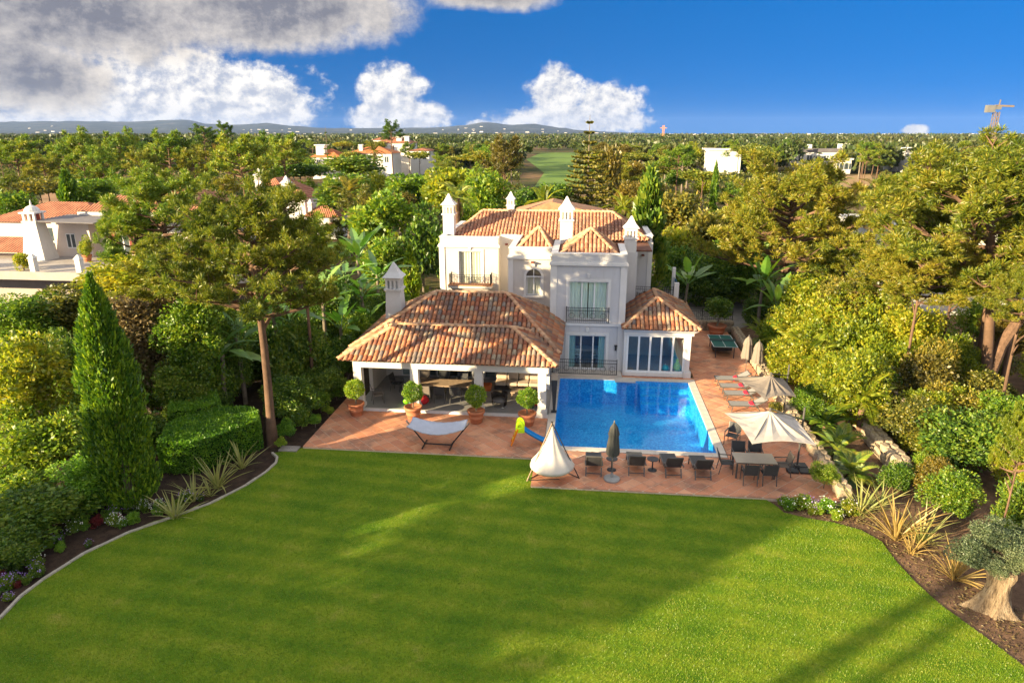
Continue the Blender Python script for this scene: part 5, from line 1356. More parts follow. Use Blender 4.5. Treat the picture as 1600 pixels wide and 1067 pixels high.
def frond_mesh(L=2.6, n=34, mat=PALM, ll=.5):
    mb = MB(); V = []
    def pt(s): return Vector((s * L * (1 - .18 * s), 0, .32 * L * s - .62 * L * s * s))
    mb.tube([pt(k / 6) for k in range(7)], [.03, .026, .022, .018, .014, .01, .006], 4)
    for i in range(n):
        s = .14 + .86 * i / n; p = pt(s); l = ll * math.sin(math.pi * (.15 + .8 * s)) + .06
        for sd in (-1, 1):
            e = p + Vector((l * .55, sd * l * .8, -l * .22)); w = .035
            mb.add([p, p.lerp(e, .5) + Vector((w, 0, .02)), e, p.lerp(e, .5) - Vector((w, 0, -.02))], [(0, 1, 2, 3)])
    return mb.mesh('frond', mat)
FR = frond_mesh(); FRS = frond_mesh(1.3, 24, PALM, .32)
def banana(label, base, h, nleaf, sc=1., mat=None, seed=1, group='broad-leaved banana plants'):
    rr = random.Random(seed); t = thing('banana_plant', label, 'banana plant', base, 0, group)
    MB().tube([(0, 0, 0), (rr.uniform(-.1, .1), 0, h * .5), (rr.uniform(-.2, .2), 0, h)], [.13, .11, .09], 8).build('trunk', BARK2, t)
    for i in range(nleaf):
        a = i * 2.4 + rr.uniform(-.3, .3); e = -R(rr.uniform(20, 78)); s = sc * rr.uniform(.75, 1.15)
        link('leaf', BL[rr.randrange(3)], t, (0, 0, h * rr.uniform(.86, 1.)), (rr.uniform(-.3, .3), e, a), (s, s, s), mat)
    return t
def palm(label, base, h, nf, sc=1., mat=None, seed=1, r=.16, group='palms', skirt=0):
    rr = random.Random(seed); t = thing('palm_tree', label, 'palm', base, 0, group); n = 8
    MB().tube([(.04 * math.sin(i), .03 * i / n, h * i / n) for i in range(n + 1)], [r * (1.25 - .25 * i / n) * (1.06 if i % 2 else .95) for i in range(n + 1)], 9).build('trunk', BARK, t)
    for i in range(nf):
        a = i * 2.4; e = R(rr.uniform(-55, 28)) if i > nf * .25 else -R(rr.uniform(50, 80)); s = sc * rr.uniform(.8, 1.1)
        link('frond', FR if sc > .6 else FRS, t, (0, 0, h), (rr.uniform(-.2, .2), e, a), (s if sc > .6 else s * 2, s if sc > .6 else s * 2, s if sc > .6 else s * 2), mat)
    for i in range(skirt):
        s = sc * rr.uniform(.6, .8); link('dead_frond', FR, t, (0, 0, h - .1), (rr.uniform(-.2, .2), R(rr.uniform(50, 75)), rr.uniform(0, 6.28)), (s, s, s), DRY)
    return t
def flax(label, base, n, sc, mat, seed, group):
    rr = random.Random(seed); t = thing('flax_plant', label, 'flax', base, 0, group)
    for i in range(n):
        a = i * 2.4 + rr.uniform(-.2, .2); e = -R(rr.uniform(28, 84)); s = sc * rr.uniform(.65, 1.15); r = rr.uniform(0, .12)
        link('leaf', FL[rr.randrange(3)], t, (math.cos(a) * r, math.sin(a) * r, 0), (rr.uniform(-.4, .4), e, a), (s, s * 1.25, s), mat)
    return t
def shrub(name, label, px, py, Y, rw, rh, crown, mat, group=None, stem=True, z0=-.12):
    c = YP(px, py, Y); w = proj(c)[2]; rx = rw * w / F_PX; rz = max(rh * w / F_PX, .15)
    t = thing(name, label, 'shrub', (c.x, c.y, z0), 0, group)
    zc = max(c.z, rz * .7)
    link('foliage', crown, t, (0, 0, zc - z0), (0, 0, rnd.uniform(0, 6.28)), (rx, rx, rz), mat)
    if zc - rz > .35: link('lower_foliage', crown, t, (0, 0, zc * .45 - z0), (0, 0, rnd.uniform(0, 6.28)), (rx * .85, rx * .85, zc * .55), mat)
    link('stem', TRB[rnd.randrange(3)], t, (0, 0, 0), (0, 0, rnd.uniform(0, 6)), (max(.5, zc) * .7, max(.5, zc) * .7, max(.4, zc)), BARK2)
    return t
PI = 1 / .72
# ---- left garden
pb = G(425, 692); b_ = YP(398, 470, 27.0)
t = tree('pine_tree', 'big leaning garden pine with bare brown trunk left of the veranda', 'pine tree', 388, 413, 27.6, 130, 118 * PI, PB[0][0], PINEY, TR[1], BARK, None, PB[0][1], .4, (pb.x, pb.y), tw=1.35, z0=-.12)
tree('pine_tree', 'dense pine crown just right of the big garden pine', 'pine tree', 470, 400, 33, 66, 62 * PI, PN[1][0], PINE, TR[0], BARK, 'garden pines', PN[1][1], 2.0, tw=.8)
tree('pine_tree', 'pine with pale tufts behind the big garden pine, before the chimney house', 'pine tree', 250, 330, 38, 88, 62 * PI, PN[2][0], PINE, TR[2], BARK, 'garden pines', PN[2][1], 1.0, tw=.8)
tree('pine_tree', 'low spreading pine below the big garden pine crown, over brown shrubs', 'pine tree', 290, 425, 30.5, 95, 55 * PI, PN[1][0], PINEY, TR[3], BARK, 'garden pines', PN[1][1], 4.0, tw=.8)
tree('pine_tree', 'rounded pine hiding the right half of the chimney house', 'pine tree', 212, 380, 41, 58, 58 * PI, PN[0][0], PINE, TR[1], BARK, 'garden pines', PN[0][1], 3.0, tw=.8)
cb = G(205, 786)
t = thing('cypress_tree', 'tall columnar bright green cypress beside the left flower bed', 'cypress', (cb.x, cb.y, -.12))
link('crown', CN, t, (0, 0, .1), (0, 0, 0), (1.0, 1.0, 8.5)); MB().tube([(0, 0, 0), (0, 0, 4), (0, 0, 7.5)], [.16, .1, .03], 8).build('trunk', BARK2, t)
tree('broadleaf_tree', 'bright yellow-green leafy tree at the left picture edge', 'tree', 30, 600, 24.0, 92, 88, BN[0], BROADY, TRB[0], BARK2)
tree('broadleaf_tree', 'deep green leafy tree below the yellow-green one at left edge', 'tree', 55, 690, 22.5, 88, 70, BN[1], BROADG, TRB[1], BARK2)
for k, (px, py, Y, rw, rh, mt, cr, lb) in enumerate((
        (215, 500, 30, 85, 62, DRY, BN[2], 'brown twiggy shrub behind the tall cypress'), (300, 520, 29.5, 62, 62, BROADG, BN[0], 'olive brown shrub between cypress and garden pine'),
        (120, 482, 36, 85, 45, BROADO, BN[1], 'olive green tree below the neighbour terrace'), (40, 492, 34, 72, 45, BROADG, BN[2], 'olive shrub under the terrace at the left edge'),
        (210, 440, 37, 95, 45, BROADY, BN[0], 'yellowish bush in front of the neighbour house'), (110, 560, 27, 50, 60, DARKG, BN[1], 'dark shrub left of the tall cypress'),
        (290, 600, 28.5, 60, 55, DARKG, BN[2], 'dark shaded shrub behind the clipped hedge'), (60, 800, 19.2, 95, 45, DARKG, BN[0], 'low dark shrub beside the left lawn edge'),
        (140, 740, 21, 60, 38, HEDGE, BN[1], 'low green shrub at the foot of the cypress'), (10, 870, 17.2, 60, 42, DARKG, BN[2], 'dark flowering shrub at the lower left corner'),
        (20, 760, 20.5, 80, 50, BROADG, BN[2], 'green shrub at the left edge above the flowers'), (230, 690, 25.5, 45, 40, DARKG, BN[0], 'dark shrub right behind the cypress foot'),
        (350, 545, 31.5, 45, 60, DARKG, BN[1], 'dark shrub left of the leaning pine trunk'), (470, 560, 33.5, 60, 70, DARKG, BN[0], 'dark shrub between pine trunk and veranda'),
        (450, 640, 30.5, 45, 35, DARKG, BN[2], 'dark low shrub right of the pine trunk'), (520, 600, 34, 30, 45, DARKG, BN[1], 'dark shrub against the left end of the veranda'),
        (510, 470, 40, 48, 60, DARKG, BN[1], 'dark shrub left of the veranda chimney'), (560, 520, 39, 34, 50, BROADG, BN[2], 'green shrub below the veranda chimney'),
        (400, 560, 35, 70, 60, DARKG, BN[2], 'dark thicket behind the leaning pine trunk'), (155, 620, 25, 40, 60, DARKG, BN[0], 'dark thicket hidden left behind the cypress'))):
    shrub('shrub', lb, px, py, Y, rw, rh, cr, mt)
for k, (px, py, r) in enumerate(((445, 668, 18), (470, 650, 20), (500, 625, 20), (525, 608, 17), (455, 620, 22), (425, 640, 16), (492, 655, 12), (512, 640, 10), (438, 690, 10))):
    p = G(px, py + r * .8); shrub('fern_shrub', 'light green leafy plant left of the veranda patio', px, py, p.y, r, r * .8, BM[k % 4], (HEDGE, BROADG, TOPI)[k % 3], 'plants left of the patio')
# fill of the shrub belts either side of the plot
rf = random.Random(41); spots = []
for side, n, (xa, xb), (ya, yb) in (('left', 46, (-33, -12.8), (29, 50)), ('right', 64, (12.2, 33), (23.5, 53))):
    k = 0; tr_ = 0
    while k < n and tr_ < 3000:
        tr_ += 1; x, y = rf.uniform(xa, xb), rf.uniform(ya, yb)
        if side == 'right' and (x < 12.6 + max(0, (30 - y)) * .12 or (y > 46 and x < 14) or (x > 20.5 and y > 48)): continue
        if side == 'left' and (x < -31 and y > 44): continue
        r_ = rf.uniform(1.0, 2.0); 
        if any((x - q[0]) ** 2 + (y - q[1]) ** 2 < (.8 * (r_ + q[2])) ** 2 for q in spots): continue
        if y < 27 and x < 16: r_ = min(r_, .9)
        h = r_ * rf.uniform(.7, 1.15); mt, cn = rf.choice(((DARKG, 'dark green'), (BROADG, 'fresh green'), (BROADG, 'fresh green'), (DARKG, 'dark green')) if side == 'left' else ((BROADY, 'yellow-green'), (BROADG, 'fresh green'), (BROADO, 'olive green'), (BROADY, 'yellow-green'), (RUST, 'rusty')))
        u = proj((x, y, 1))[0]; lm = ('the left picture edge', 'the tall cypress', 'the leaning pine', 'the veranda')[min(3, max(0, int(u / 150)))] if side == 'left' else ('the stone wall', 'the rubble wall', 'the forked pine', 'the right picture edge')[min(3, max(0, int((u - 1180) / 110)))]
        p = proj((x, y, h))
        if y < 35.7 and 1490 < p[0] < 1580 and 470 < p[1] < 600: continue
        lb = '%s shrub in the %s belt near %s' % (cn, 'front' if y < 36 else 'rear', lm)
        shrub('shrub', lb, p[0], p[1], y, r_ * F_PX / p[2], h * 1.05 * F_PX / p[2], BN[k % 3], mt, 'shrub belt ' + cn + ' ' + lm); spots.append((x, y, r_)); k += 1
# clipped hedges
def hedge(label, pts, z, seed):
    rng = np.random.default_rng(seed); t = thing('clipped_hedge', label, 'hedge', (pts[0][0], pts[0][1], -.12), 0, 'clipped hedges'); o = Vector(t.location)
    core = MB(); n = len(pts); c = Vector((sum(p[0] for p in pts) / n, sum(p[1] for p in pts) / n, 0))
    lo = [Vector((p[0], p[1], -.1)).lerp(c, .10) - o for p in pts]; hi = [Vector((p[0], p[1], z - .14)).lerp(c, .12) - o for p in pts]
    for q in lo + hi: pass
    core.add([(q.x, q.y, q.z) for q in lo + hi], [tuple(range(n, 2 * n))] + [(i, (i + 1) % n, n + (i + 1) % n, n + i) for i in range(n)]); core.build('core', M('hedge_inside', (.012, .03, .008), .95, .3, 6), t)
    P = []; D = []; poly = np.array([p[:2] for p in pts])
    for i in range(n):
        a, b2 = poly[i], poly[(i + 1) % n]; e = b2 - a; L = np.linalg.norm(e); k = int(L * z * 900); nn = np.array([e[1], -e[0]]) / L
        if (((a + b2) / 2 - np.array([c.x, c.y])) @ nn) < 0: nn = -nn
        u = rng.random(k); zz = rng.random(k) * z; rnd_ = np.clip((zz - z + .25) / .25, 0, 1) ** 2 * .18
        P.append(np.stack([a[0] + e[0] * u - nn[0] * rnd_, a[1] + e[1] * u - nn[1] * rnd_, zz], 1)); D.append(np.tile([nn[0], nn[1], .4], (k, 1)))
    A = abs(sum(poly[i - 1][0] * poly[i][1] - poly[i][0] * poly[i - 1][1] for i in range(n))) / 2; k = int(A * 1500)
    mn, mx = poly.min(0), poly.max(0); q = rng.uniform(mn, mx, (k * 3, 2)); ins = np.zeros(len(q), bool); j = n - 1
    for i in range(n):
        cd = ((poly[i][1] > q[:, 1]) != (poly[j][1] > q[:, 1])) & (q[:, 0] < (poly[j][0] - poly[i][0]) * (q[:, 1] - poly[i][1]) / (poly[j][1] - poly[i][1] + 1e-9) + poly[i][0]); ins ^= cd; j = i
    q = q[ins][:k]; P.append(np.concatenate([q, z + .04 * np.sin(q[:, :1] * 3) * np.sin(q[:, 1:] * 2.6) + rng.normal(size=(len(q), 1)) * .03], 1)); D.append(np.tile([0, 0, 1.], (len(q), 1)))
    P = np.concatenate(P); D = np.concatenate(D) + rng.normal(size=(len(P), 3)) * .7; P -= np.array(o)
    link('foliage', npmesh('foliage', *leaves(P - np.array([0, 0, .05]), D, rng.uniform(.06, .13, len(P)), .06, rng), HEDGE), t)
hp = lambda L, z: [tuple(G(x, y, z)[:2]) for x, y in L]
hedge('wide clipped green hedge behind the left flax plants', hp([(245, 690), (300, 692), (360, 672), (404, 655), (402, 640), (385, 634), (335, 636), (300, 645), (262, 660)], 1.35), 1.35, 5)
hedge('smaller raised clipped hedge behind the wide hedge', hp([(262, 640), (300, 640), (344, 628), (338, 612), (300, 605), (270, 615)], 1.6), 1.6, 6)
# bananas left of and behind the veranda
for k, (px, py, Y, h, nl, sc) in enumerate(((345, 570, 30.0, 3.2, 9, .95), (372, 530, 31.5, 3.6, 8, .9), (432, 500, 34, 4.2, 9, 1.0), (455, 520, 35.5, 3.4, 8, 1.), (505, 480, 38, 4.3, 9, 1.0), (540, 430, 42, 4.4, 10, 1.05), (565, 455, 41, 3.6, 9, 1.),
                                         (590, 430, 45, 4.2, 9, 1.1), (560, 395, 48, 5.0, 10, 1.1), (533, 510, 37.5, 2.6, 8, .9), (575, 500, 40, 2.2, 8, .9))):
    x = YP(px, py, Y).x; lb = ('banana plant left of the leaning pine trunk', 'banana plant just behind the pine trunk', 'tall banana plant right of the pine trunk', 'banana plant in the thicket left of veranda', 'tall banana plant left of the veranda chimney', 'tall yellow-green banana plant behind the veranda chimney',
          'banana plant close to the veranda chimney', 'banana plant between chimney and small cypress', 'tallest banana plant behind the veranda chimney', 'low banana plant beside the veranda roof corner', 'low banana plant under the veranda chimney')[k]
    banana(lb, (x, Y, -.12), h, nl, sc, None, 40 + k)
# flax by the left bed
for k, (px, py, n, s, lb) in enumerate(((272, 806, 30, 1.0, 'pale flax plant nearest the lawn edge in the left bed'), (302, 778, 28, .9, 'pale flax plant second from the cypress'), (340, 758, 34, 1.15, 'largest pale flax plant of the left bed'), (328, 770, 16, .7, 'small pale flax plant before the largest one'), (378, 728, 26, 1.0, 'pale flax plant nearest the pine trunk'))):
    p = G(px, py); flax(lb, (p.x, p.y, -.12), n, s, None, 60 + k, 'flax plants in the left bed')
p = G(140, 795); flax('dark purple-grey flax plant left of the cypress foot', (p.x, p.y, -.12), 30, 1.0, M('dark_flax', (.03, .035, .035), .5, .2, 3), 70, 'flax plants in the left bed')
def flower_mesh(seed, n, sp):
    rng = np.random.default_rng(seed); d = sph(n, rng); d[:, 2] = np.abs(d[:, 2]); P = d * rng.uniform(.8, 1.1, (n, 1))
    return npmesh('flowers', *leaves(P, rng.normal(size=(n, 3)), .16, .14, rng), PURPLE)
FM_ = [flower_mesh(1, 60, 1), flower_mesh(2, 34, 1)]
rr = random.Random(12)
for k in range(46):
    u = rr.random(); i = rr.randrange(3, 9); a = Vector((*LAWN_L[i], 0)); b2 = Vector((*LAWN_L[i + 1], 0)); p = a.lerp(b2, u) + Vector((-rr.uniform(.25, 1.9), rr.uniform(0, .9), 0))
    kind = rr.choice(('purple', 'white', 'red', 'green', 'purple')); r_ = rr.uniform(.13, .32)
    t = thing('bedding_plant', {'purple': 'low bedding plant with purple flowers in the left bed', 'white': 'low bedding plant with white flowers in the left bed', 'red': 'low red-leaved bedding plant in the left bed', 'green': 'small green tufted plant along the left bed edge'}[kind], 'flower', (p.x, p.y, -.12), 0, kind + ' bedding plants of the left bed')
    link('foliage', BM[k % 4], t, (0, 0, r_ * .8), (0, 0, k), (r_, r_, r_), REDL if kind == 'red' else (DARKG, BROADG, HEDGE)[k % 3])
    if kind in ('purple', 'white'): link('flowers', FM_[k % 2], t, (0, 0, r_ * .85), (0, 0, k), (r_, r_, r_ * 1.05), PURPLE if kind == 'purple' else WHITEF)
    else: MB().tube([(0, 0, 0), (.01, 0, r_)], .012, 4).build('stem', BARK2, t)
# ---- right garden
t = tree('pine_tree', 'broad golden-green pine right of the villa drive', 'pine tree', 1232, 356, 50, 122, 98 * PI, PB[1][0], PINEY, TR[1], BARK, None, PB[1][1], .3, tuple(G(1222, 502)[:2]), tw=.75, z0=-.12)
rb = G(1535, 628)
t = tree('pine_tree', 'large pine at the right edge with forked brown trunk', 'pine tree', 1530, 352, 35.7, 165, 120 * PI, PB[0][0], PINEY, TR[2], BARK, None, PB[0][1], 2.2, (rb.x, rb.y), tw=1.6, z0=-.12)
FK = MB().tube([(0, 0, 1.6), (.35, .1, 3.2), (1.3, .2, 5.2), (2.2, .3, 7.2)], [.34, .30, .22, .10], 9).build('trunk', BARK, t)
tree('pine_tree', 'pine crown overhanging the hedge left of the forked pine trunk', 'pine tree', 1440, 430, 34.5, 98, 60 * PI, PN[0][0], PINEY, TR[0], BARK, 'right garden pines', PN[0][1], 5.0, tw=.7)
tree('pine_tree', 'pine branches filling the right edge below the forked pine', 'pine tree', 1605, 470, 31, 62, 50 * PI, PN[1][0], PINEY, TR[3], BARK, 'right garden pines', PN[1][1], 1.3, tw=.7)
for k, (px, py, Y, rw, rh, mt, cr, lb) in enumerate((
        (1300, 520, 41, 62, 72, BROADY, BN[0], 'tall golden-green hedge tree right of the banana plants'), (1345, 560, 38, 62, 78, BROADY, BN[1], 'tall yellow-green hedge tree mid right'), (1390, 585, 35.5, 58, 72, BROADY, BN[2], 'yellow-green hedge tree before the forked pine'),
        (1440, 610, 33, 60, 66, RUST, BN[0], 'rust-tinged hedge tree at the forked pine foot'), (1260, 470, 46, 55, 58, BROADY, BN[2], 'golden hedge tree beside the broad pine trunk'), (1330, 470, 42, 60, 55, BROADO, BN[1], 'olive hedge tree below the broad golden pine'),
        (1240, 590, 37.5, 48, 48, BROADY, BN[1], 'bright bush beside the taupe parasol'), (1265, 640, 32.5, 34, 34, BROADG, BN[0], 'green bush between the two parasols'), (1300, 600, 36, 55, 50, BROADY, BN[2], 'yellow bush behind the stone wall'),
        (1330, 650, 32.5, 40, 34, BROADG, BN[2], 'green bush above the short rubble wall'), (1210, 545, 43, 30, 34, BROADG, BN[0], 'green bush near the closed parasols'), (1180, 500, 50, 26, 30, DARKG, BN[2], 'dark bush at the driveway corner'),
        (1510, 690, 27, 72, 62, DARKG, BN[1], 'large dark glossy bush right of the rubble wall'), (1580, 650, 29, 55, 50, BROADG, BN[2], 'green bush behind the dark glossy bush'), (1445, 690, 28.5, 42, 52, BROADY, BN[0], 'yellow-green bush left of the dark glossy bush'),
        (1490, 770, 23.5, 50, 42, BROADG, BN[0], 'green bush behind the olive tree'), (1595, 790, 21.5, 45, 60, DARKG, BN[2], 'dark bush at the right picture edge'), (1100, 455, 56, 60, 48, DARKG, BN[1], 'large dark shaded bush behind the driveway wall'),
        (1060, 430, 60, 45, 45, BROADG, BN[0], 'green bush right of the dark cypress'), (1150, 410, 57, 70, 50, BROADG, BN[2], 'broad green bush behind the drive'), (1290, 740, 25.2, 26, 20, BROADG, BN[1], 'low bush at the end of the stone wall'), (1480, 640, 31, 60, 50, BROADO, BN[1], 'olive bush at the forked pine trunk'), (1402, 752, 25.6, 30, 26, BROADG, BN[0], 'low green bush at the near end of the rubble wall'), (1450, 745, 26, 34, 36, BROADG, BN[2], 'fresh green bush right of the rubble wall end'))):
    shrub('shrub', lb, px, py, Y, rw, rh, cr, mt)
for k, (px, py, Y, rw, rh, mt, lb) in enumerate(((1430, 330, 42, 80, 62, PINEY, 'pine crown left of the forked pine top, beside the palm'), (1585, 300, 42, 78, 66, PINEY, 'pine crown behind the forked pine at the right edge'), (1400, 440, 40, 66, 48, PINEY, 'low pine crown between broad golden pine and forked pine'),
        (1490, 430, 40, 80, 46, PINEY, 'pine crown over the forked trunk'), (1610, 400, 36, 60, 60, PINE, 'green pine crown cut by the right picture edge'), (1320, 420, 47, 62, 46, PINEY, 'pine crown right below the broad golden pine'))):
    tree('pine_tree', lb, 'pine tree', px, py, Y, rw, rh * PI, PN[k % 3][0], mt, TR[k % 4], BARK, 'right garden pines', PN[k % 3][1], k * 1.1, tw=.9)
for k, (px, py, Y, rw, rh, mt, lb) in enumerate(((1225, 520, 43.5, 42, 46, BROADY, 'golden hedge tree directly behind the closed parasols'), (1275, 560, 39.5, 48, 56, BROADY, 'golden hedge tree above the taupe parasol'), (1420, 520, 37, 60, 62, BROADY, 'golden hedge tree left of the forked trunk'), (1462, 575, 33.5, 40, 56, BROADO, 'olive hedge tree left of the forked trunk'),
        (1360, 500, 40.5, 58, 60, BROADY, 'golden hedge tree at the middle of the right belt'), (1405, 640, 31.5, 46, 46, RUST, 'rust-tinged low hedge tree above the rubble wall'), (1455, 650, 30, 48, 46, BROADY, 'yellow-green low hedge tree right of the timber posts'))):
    shrub('hedge_tree', lb, px, py, Y, rw, rh, BN[k % 3], mt, 'hedge trees of the right belt')
t = tree('pine_sapling', 'yellow-green pine sapling at the right picture edge above the olive', 'pine tree', 1592, 700, 20.5, 38, 62 * PI, PN[0][0], BROADY, TR[0], BARK, None, PN[0][1], .2, tw=.5)
for k, (px, py, Y, h, sc, lb) in enumerate(((1190, 460, 48.3, 3.3, 1.15, 'sunlit banana plant with orange trunk by the driveway'), (1212, 490, 46.0, 2.4, 1.05, 'second banana plant right of the sunlit one'), (1075, 440, 52, 2.6, 1.0, 'banana plant beyond the roof terrace glass screen'))):
    banana(lb, (YP(px, py, Y).x, Y, -.12), h, 10, sc, None, 80 + k)
for k, (px, py, Y, h, sc, lb) in enumerate(((1195, 525, 44.0, .7, .8, 'low palm behind the stone wall near the closed parasols'), (1262, 585, 37.0, 1.6, .85, 'palm beside the bright bush behind the wall'), (1310, 700, 28.2, .4, .55, 'dark cycad above the stone wall end'), (1345, 655, 30.5, 1.7, .8, 'leaning palm with orange trunk above the rubble wall'), (1290, 665, 30.5, .5, .55, 'low cycad left of the rubble wall'), (1330, 740, 26.2, .3, .55, 'green cycad beside the flax clump'), (1240, 545, 41, 1.2, .85, 'feathery palm above the taupe parasol'))):
    palm(lb, (YP(px, py, Y).x, Y, -.12), h, 18, sc, (PALM, BROADY, PALM, BROADY, DARKG, PALM, BROADY)[k], 90 + k, .13, 'palms and cycads of the right garden')
for k, (px, py, n, s, mt, lb) in enumerate(((1345, 800, 32, 1.15, None, 'green flax plant nearest the patio in the right bed'), (1400, 838, 40, 1.35, FLAXR, 'largest bronze flax plant of the right bed'), (1440, 845, 32, 1.1, None, 'pale flax plant right of the largest bronze one'), (1425, 860, 22, .8, FLAXR, 'small bronze flax plant on the mulch edge'), (1492, 900, 34, 1.1, FLAXR, 'bronze flax plant left of the olive trunk'), (1375, 790, 26, 1.0, None, 'green flax plant behind the bronze one'))):
    p = G(px, py); flax(lb, (p.x, p.y, -.12), n, s, mt, 100 + k, 'flax plants in the right bed')
rr = random.Random(31)
for k in range(13):
    px = 1222 + k * 9.5; py = 788 + rr.uniform(-4, 12) + k * .9; p = G(px, py); r_ = rr.uniform(.2, .36)
    t = thing('bedding_plant', 'low fresh green bedding plant at the patio corner bed', 'flower', (p.x, p.y, -.12), 0, 'patio corner bedding plants')
    link('foliage', BM[k % 4], t, (0, 0, r_ * .85), (0, 0, k), (r_, r_, r_), (TOPI, HEDGE, BROADY)[k % 3]); link('flowers', FM_[1], t, (0, 0, r_ * .9), (0, 0, k), (r_, r_, r_), WHITEF if k % 2 else PURPLE)
def olive():
    b0 = G(1553, 945); t = thing('olive_tree', 'old olive tree with gnarled pale swollen trunk at lower right', 'olive tree', (b0.x, b0.y, -.12)); t.scale = (.84, .84, .84); rr = random.Random(6)
    mb = MB(); seg = 44; vs = []; prof = [(-.05, .86), (.08, .72), (.2, .62), (.35, .55), (.55, .48), (.75, .44), (.95, .40), (1.15, .40), (1.3, .44), (1.5, .48), (1.65, .46), (1.8, .3)]
    ph = [rr.uniform(0, 6.28) for _ in range(5)]
    for z, r in prof:
        for k in range(seg):
            a = 2 * math.pi * k / seg; q = r * .92 * (1 + .20 * math.sin(3 * a + ph[0] + 1.3 * z) + .13 * math.sin(5 * a + ph[1] - 2.2 * z) + .10 * math.sin(8 * a + ph[2] + 1.5 * z) + .05 * math.sin(13 * a + 3 * z) + .04 * rr.uniform(-1, 1)); vs.append((math.cos(a) * q - .05 + .1 * z, math.sin(a) * q * .8, z))
    mb.add(vs, [(j * seg + k, j * seg + (k + 1) % seg, (j + 1) * seg + (k + 1) % seg, (j + 1) * seg + k) for j in range(len(prof) - 1) for k in range(seg)] + [tuple(range((len(prof) - 1) * seg, len(prof) * seg))])
    mb.build('trunk', OLIVEB, t, True)
    cr = []
    for i, (dx, dy, dz, r) in enumerate(((-1.0, .2, 2.35, .72), (-.2, .5, 2.9, .85), (.9, .1, 2.5, .8), (.3, -.5, 2.5, .7), (-.55, -.45, 2.25, .5), (1.3, .5, 3.0, .8))):
        MB().tube([(.05, 0, 1.45), (dx * .5, dy * .5, 1.75 + .1 * (i % 2)), (dx * .9, dy * .9, dz - .2)], [.17, .11, .04], 8).build('limb', OLIVEB, t, True)
        link('crown', BN[i % 3], t, (dx, dy, dz - .25), (0, 0, i), (r * 1.1, r * 1.1, r * .8), OLIVE)
olive()
# twigs and leaf litter are too many to count
rng = np.random.default_rng(15); n = 2600; P = []
for i in range(len(LAWN_R) - 3):
    a = np.array(LAWN_R[i]); b2 = np.array(LAWN_R[i + 1]); k = int(np.linalg.norm(b2 - a) * 190); u = rng.random((k, 1)); P.append(np.concatenate([a + (b2 - a) * u + np.stack([rng.uniform(.05, 2.0, k), rng.uniform(-.2, .8, k)], 1), np.full((k, 1), -.10)], 1))
P = np.concatenate(P); D = rng.normal(size=P.shape); D[:, 2] *= .15
tag(link('leaf_litter', npmesh('leaf_litter', *leaves(P, D, rng.uniform(.04, .16, len(P)), .035, rng), DRY)), 'dry leaf and bark litter on the right mulch bed', 'litter', kind='stuff')

# ---------------------------------------------------------------- trees behind the villa, placed one by one
def btree(kind, px, py, Y, rw, rh, label, group=None, mat=None):
    k = rnd.randrange(12)
    if kind == 'pine': return tree('pine_tree', label, 'pine tree', px, py, Y, rw, rh * 1.25, PF[k % 3][0], mat or PINE, TR[k % 4], BARK, group, PF[k % 3][1], tw=.8)
    if kind == 'dome': return tree('umbrella_pine', label, 'pine tree', px, py, Y, rw, rh * 1.4, DM[k % 3], mat or DOME, TR[k % 4], BARK, group, tw=.8)
    if kind == 'broad': return tree('broadleaf_tree', label, 'tree', px, py, Y, rw, rh, BM[k % 4], mat or BROADG, TRB[k % 3], BARK2, group)
    if kind == 'cypress':
        c = YP(px, py, Y); w = proj(c)[2]; rx = rw * w / F_PX; h = c.z + rh * w / F_PX
        t = thing('cypress_tree', label, 'cypress', (c.x, Y, -.12), 0, group); link('crown', CM[k % 2], t, (0, 0, .05), (0, 0, k), (rx, rx, h), mat); MB().tube([(0, 0, 0), (0, 0, h * .7)], [.12, .03], 6).build('trunk', BARK2, t); return t
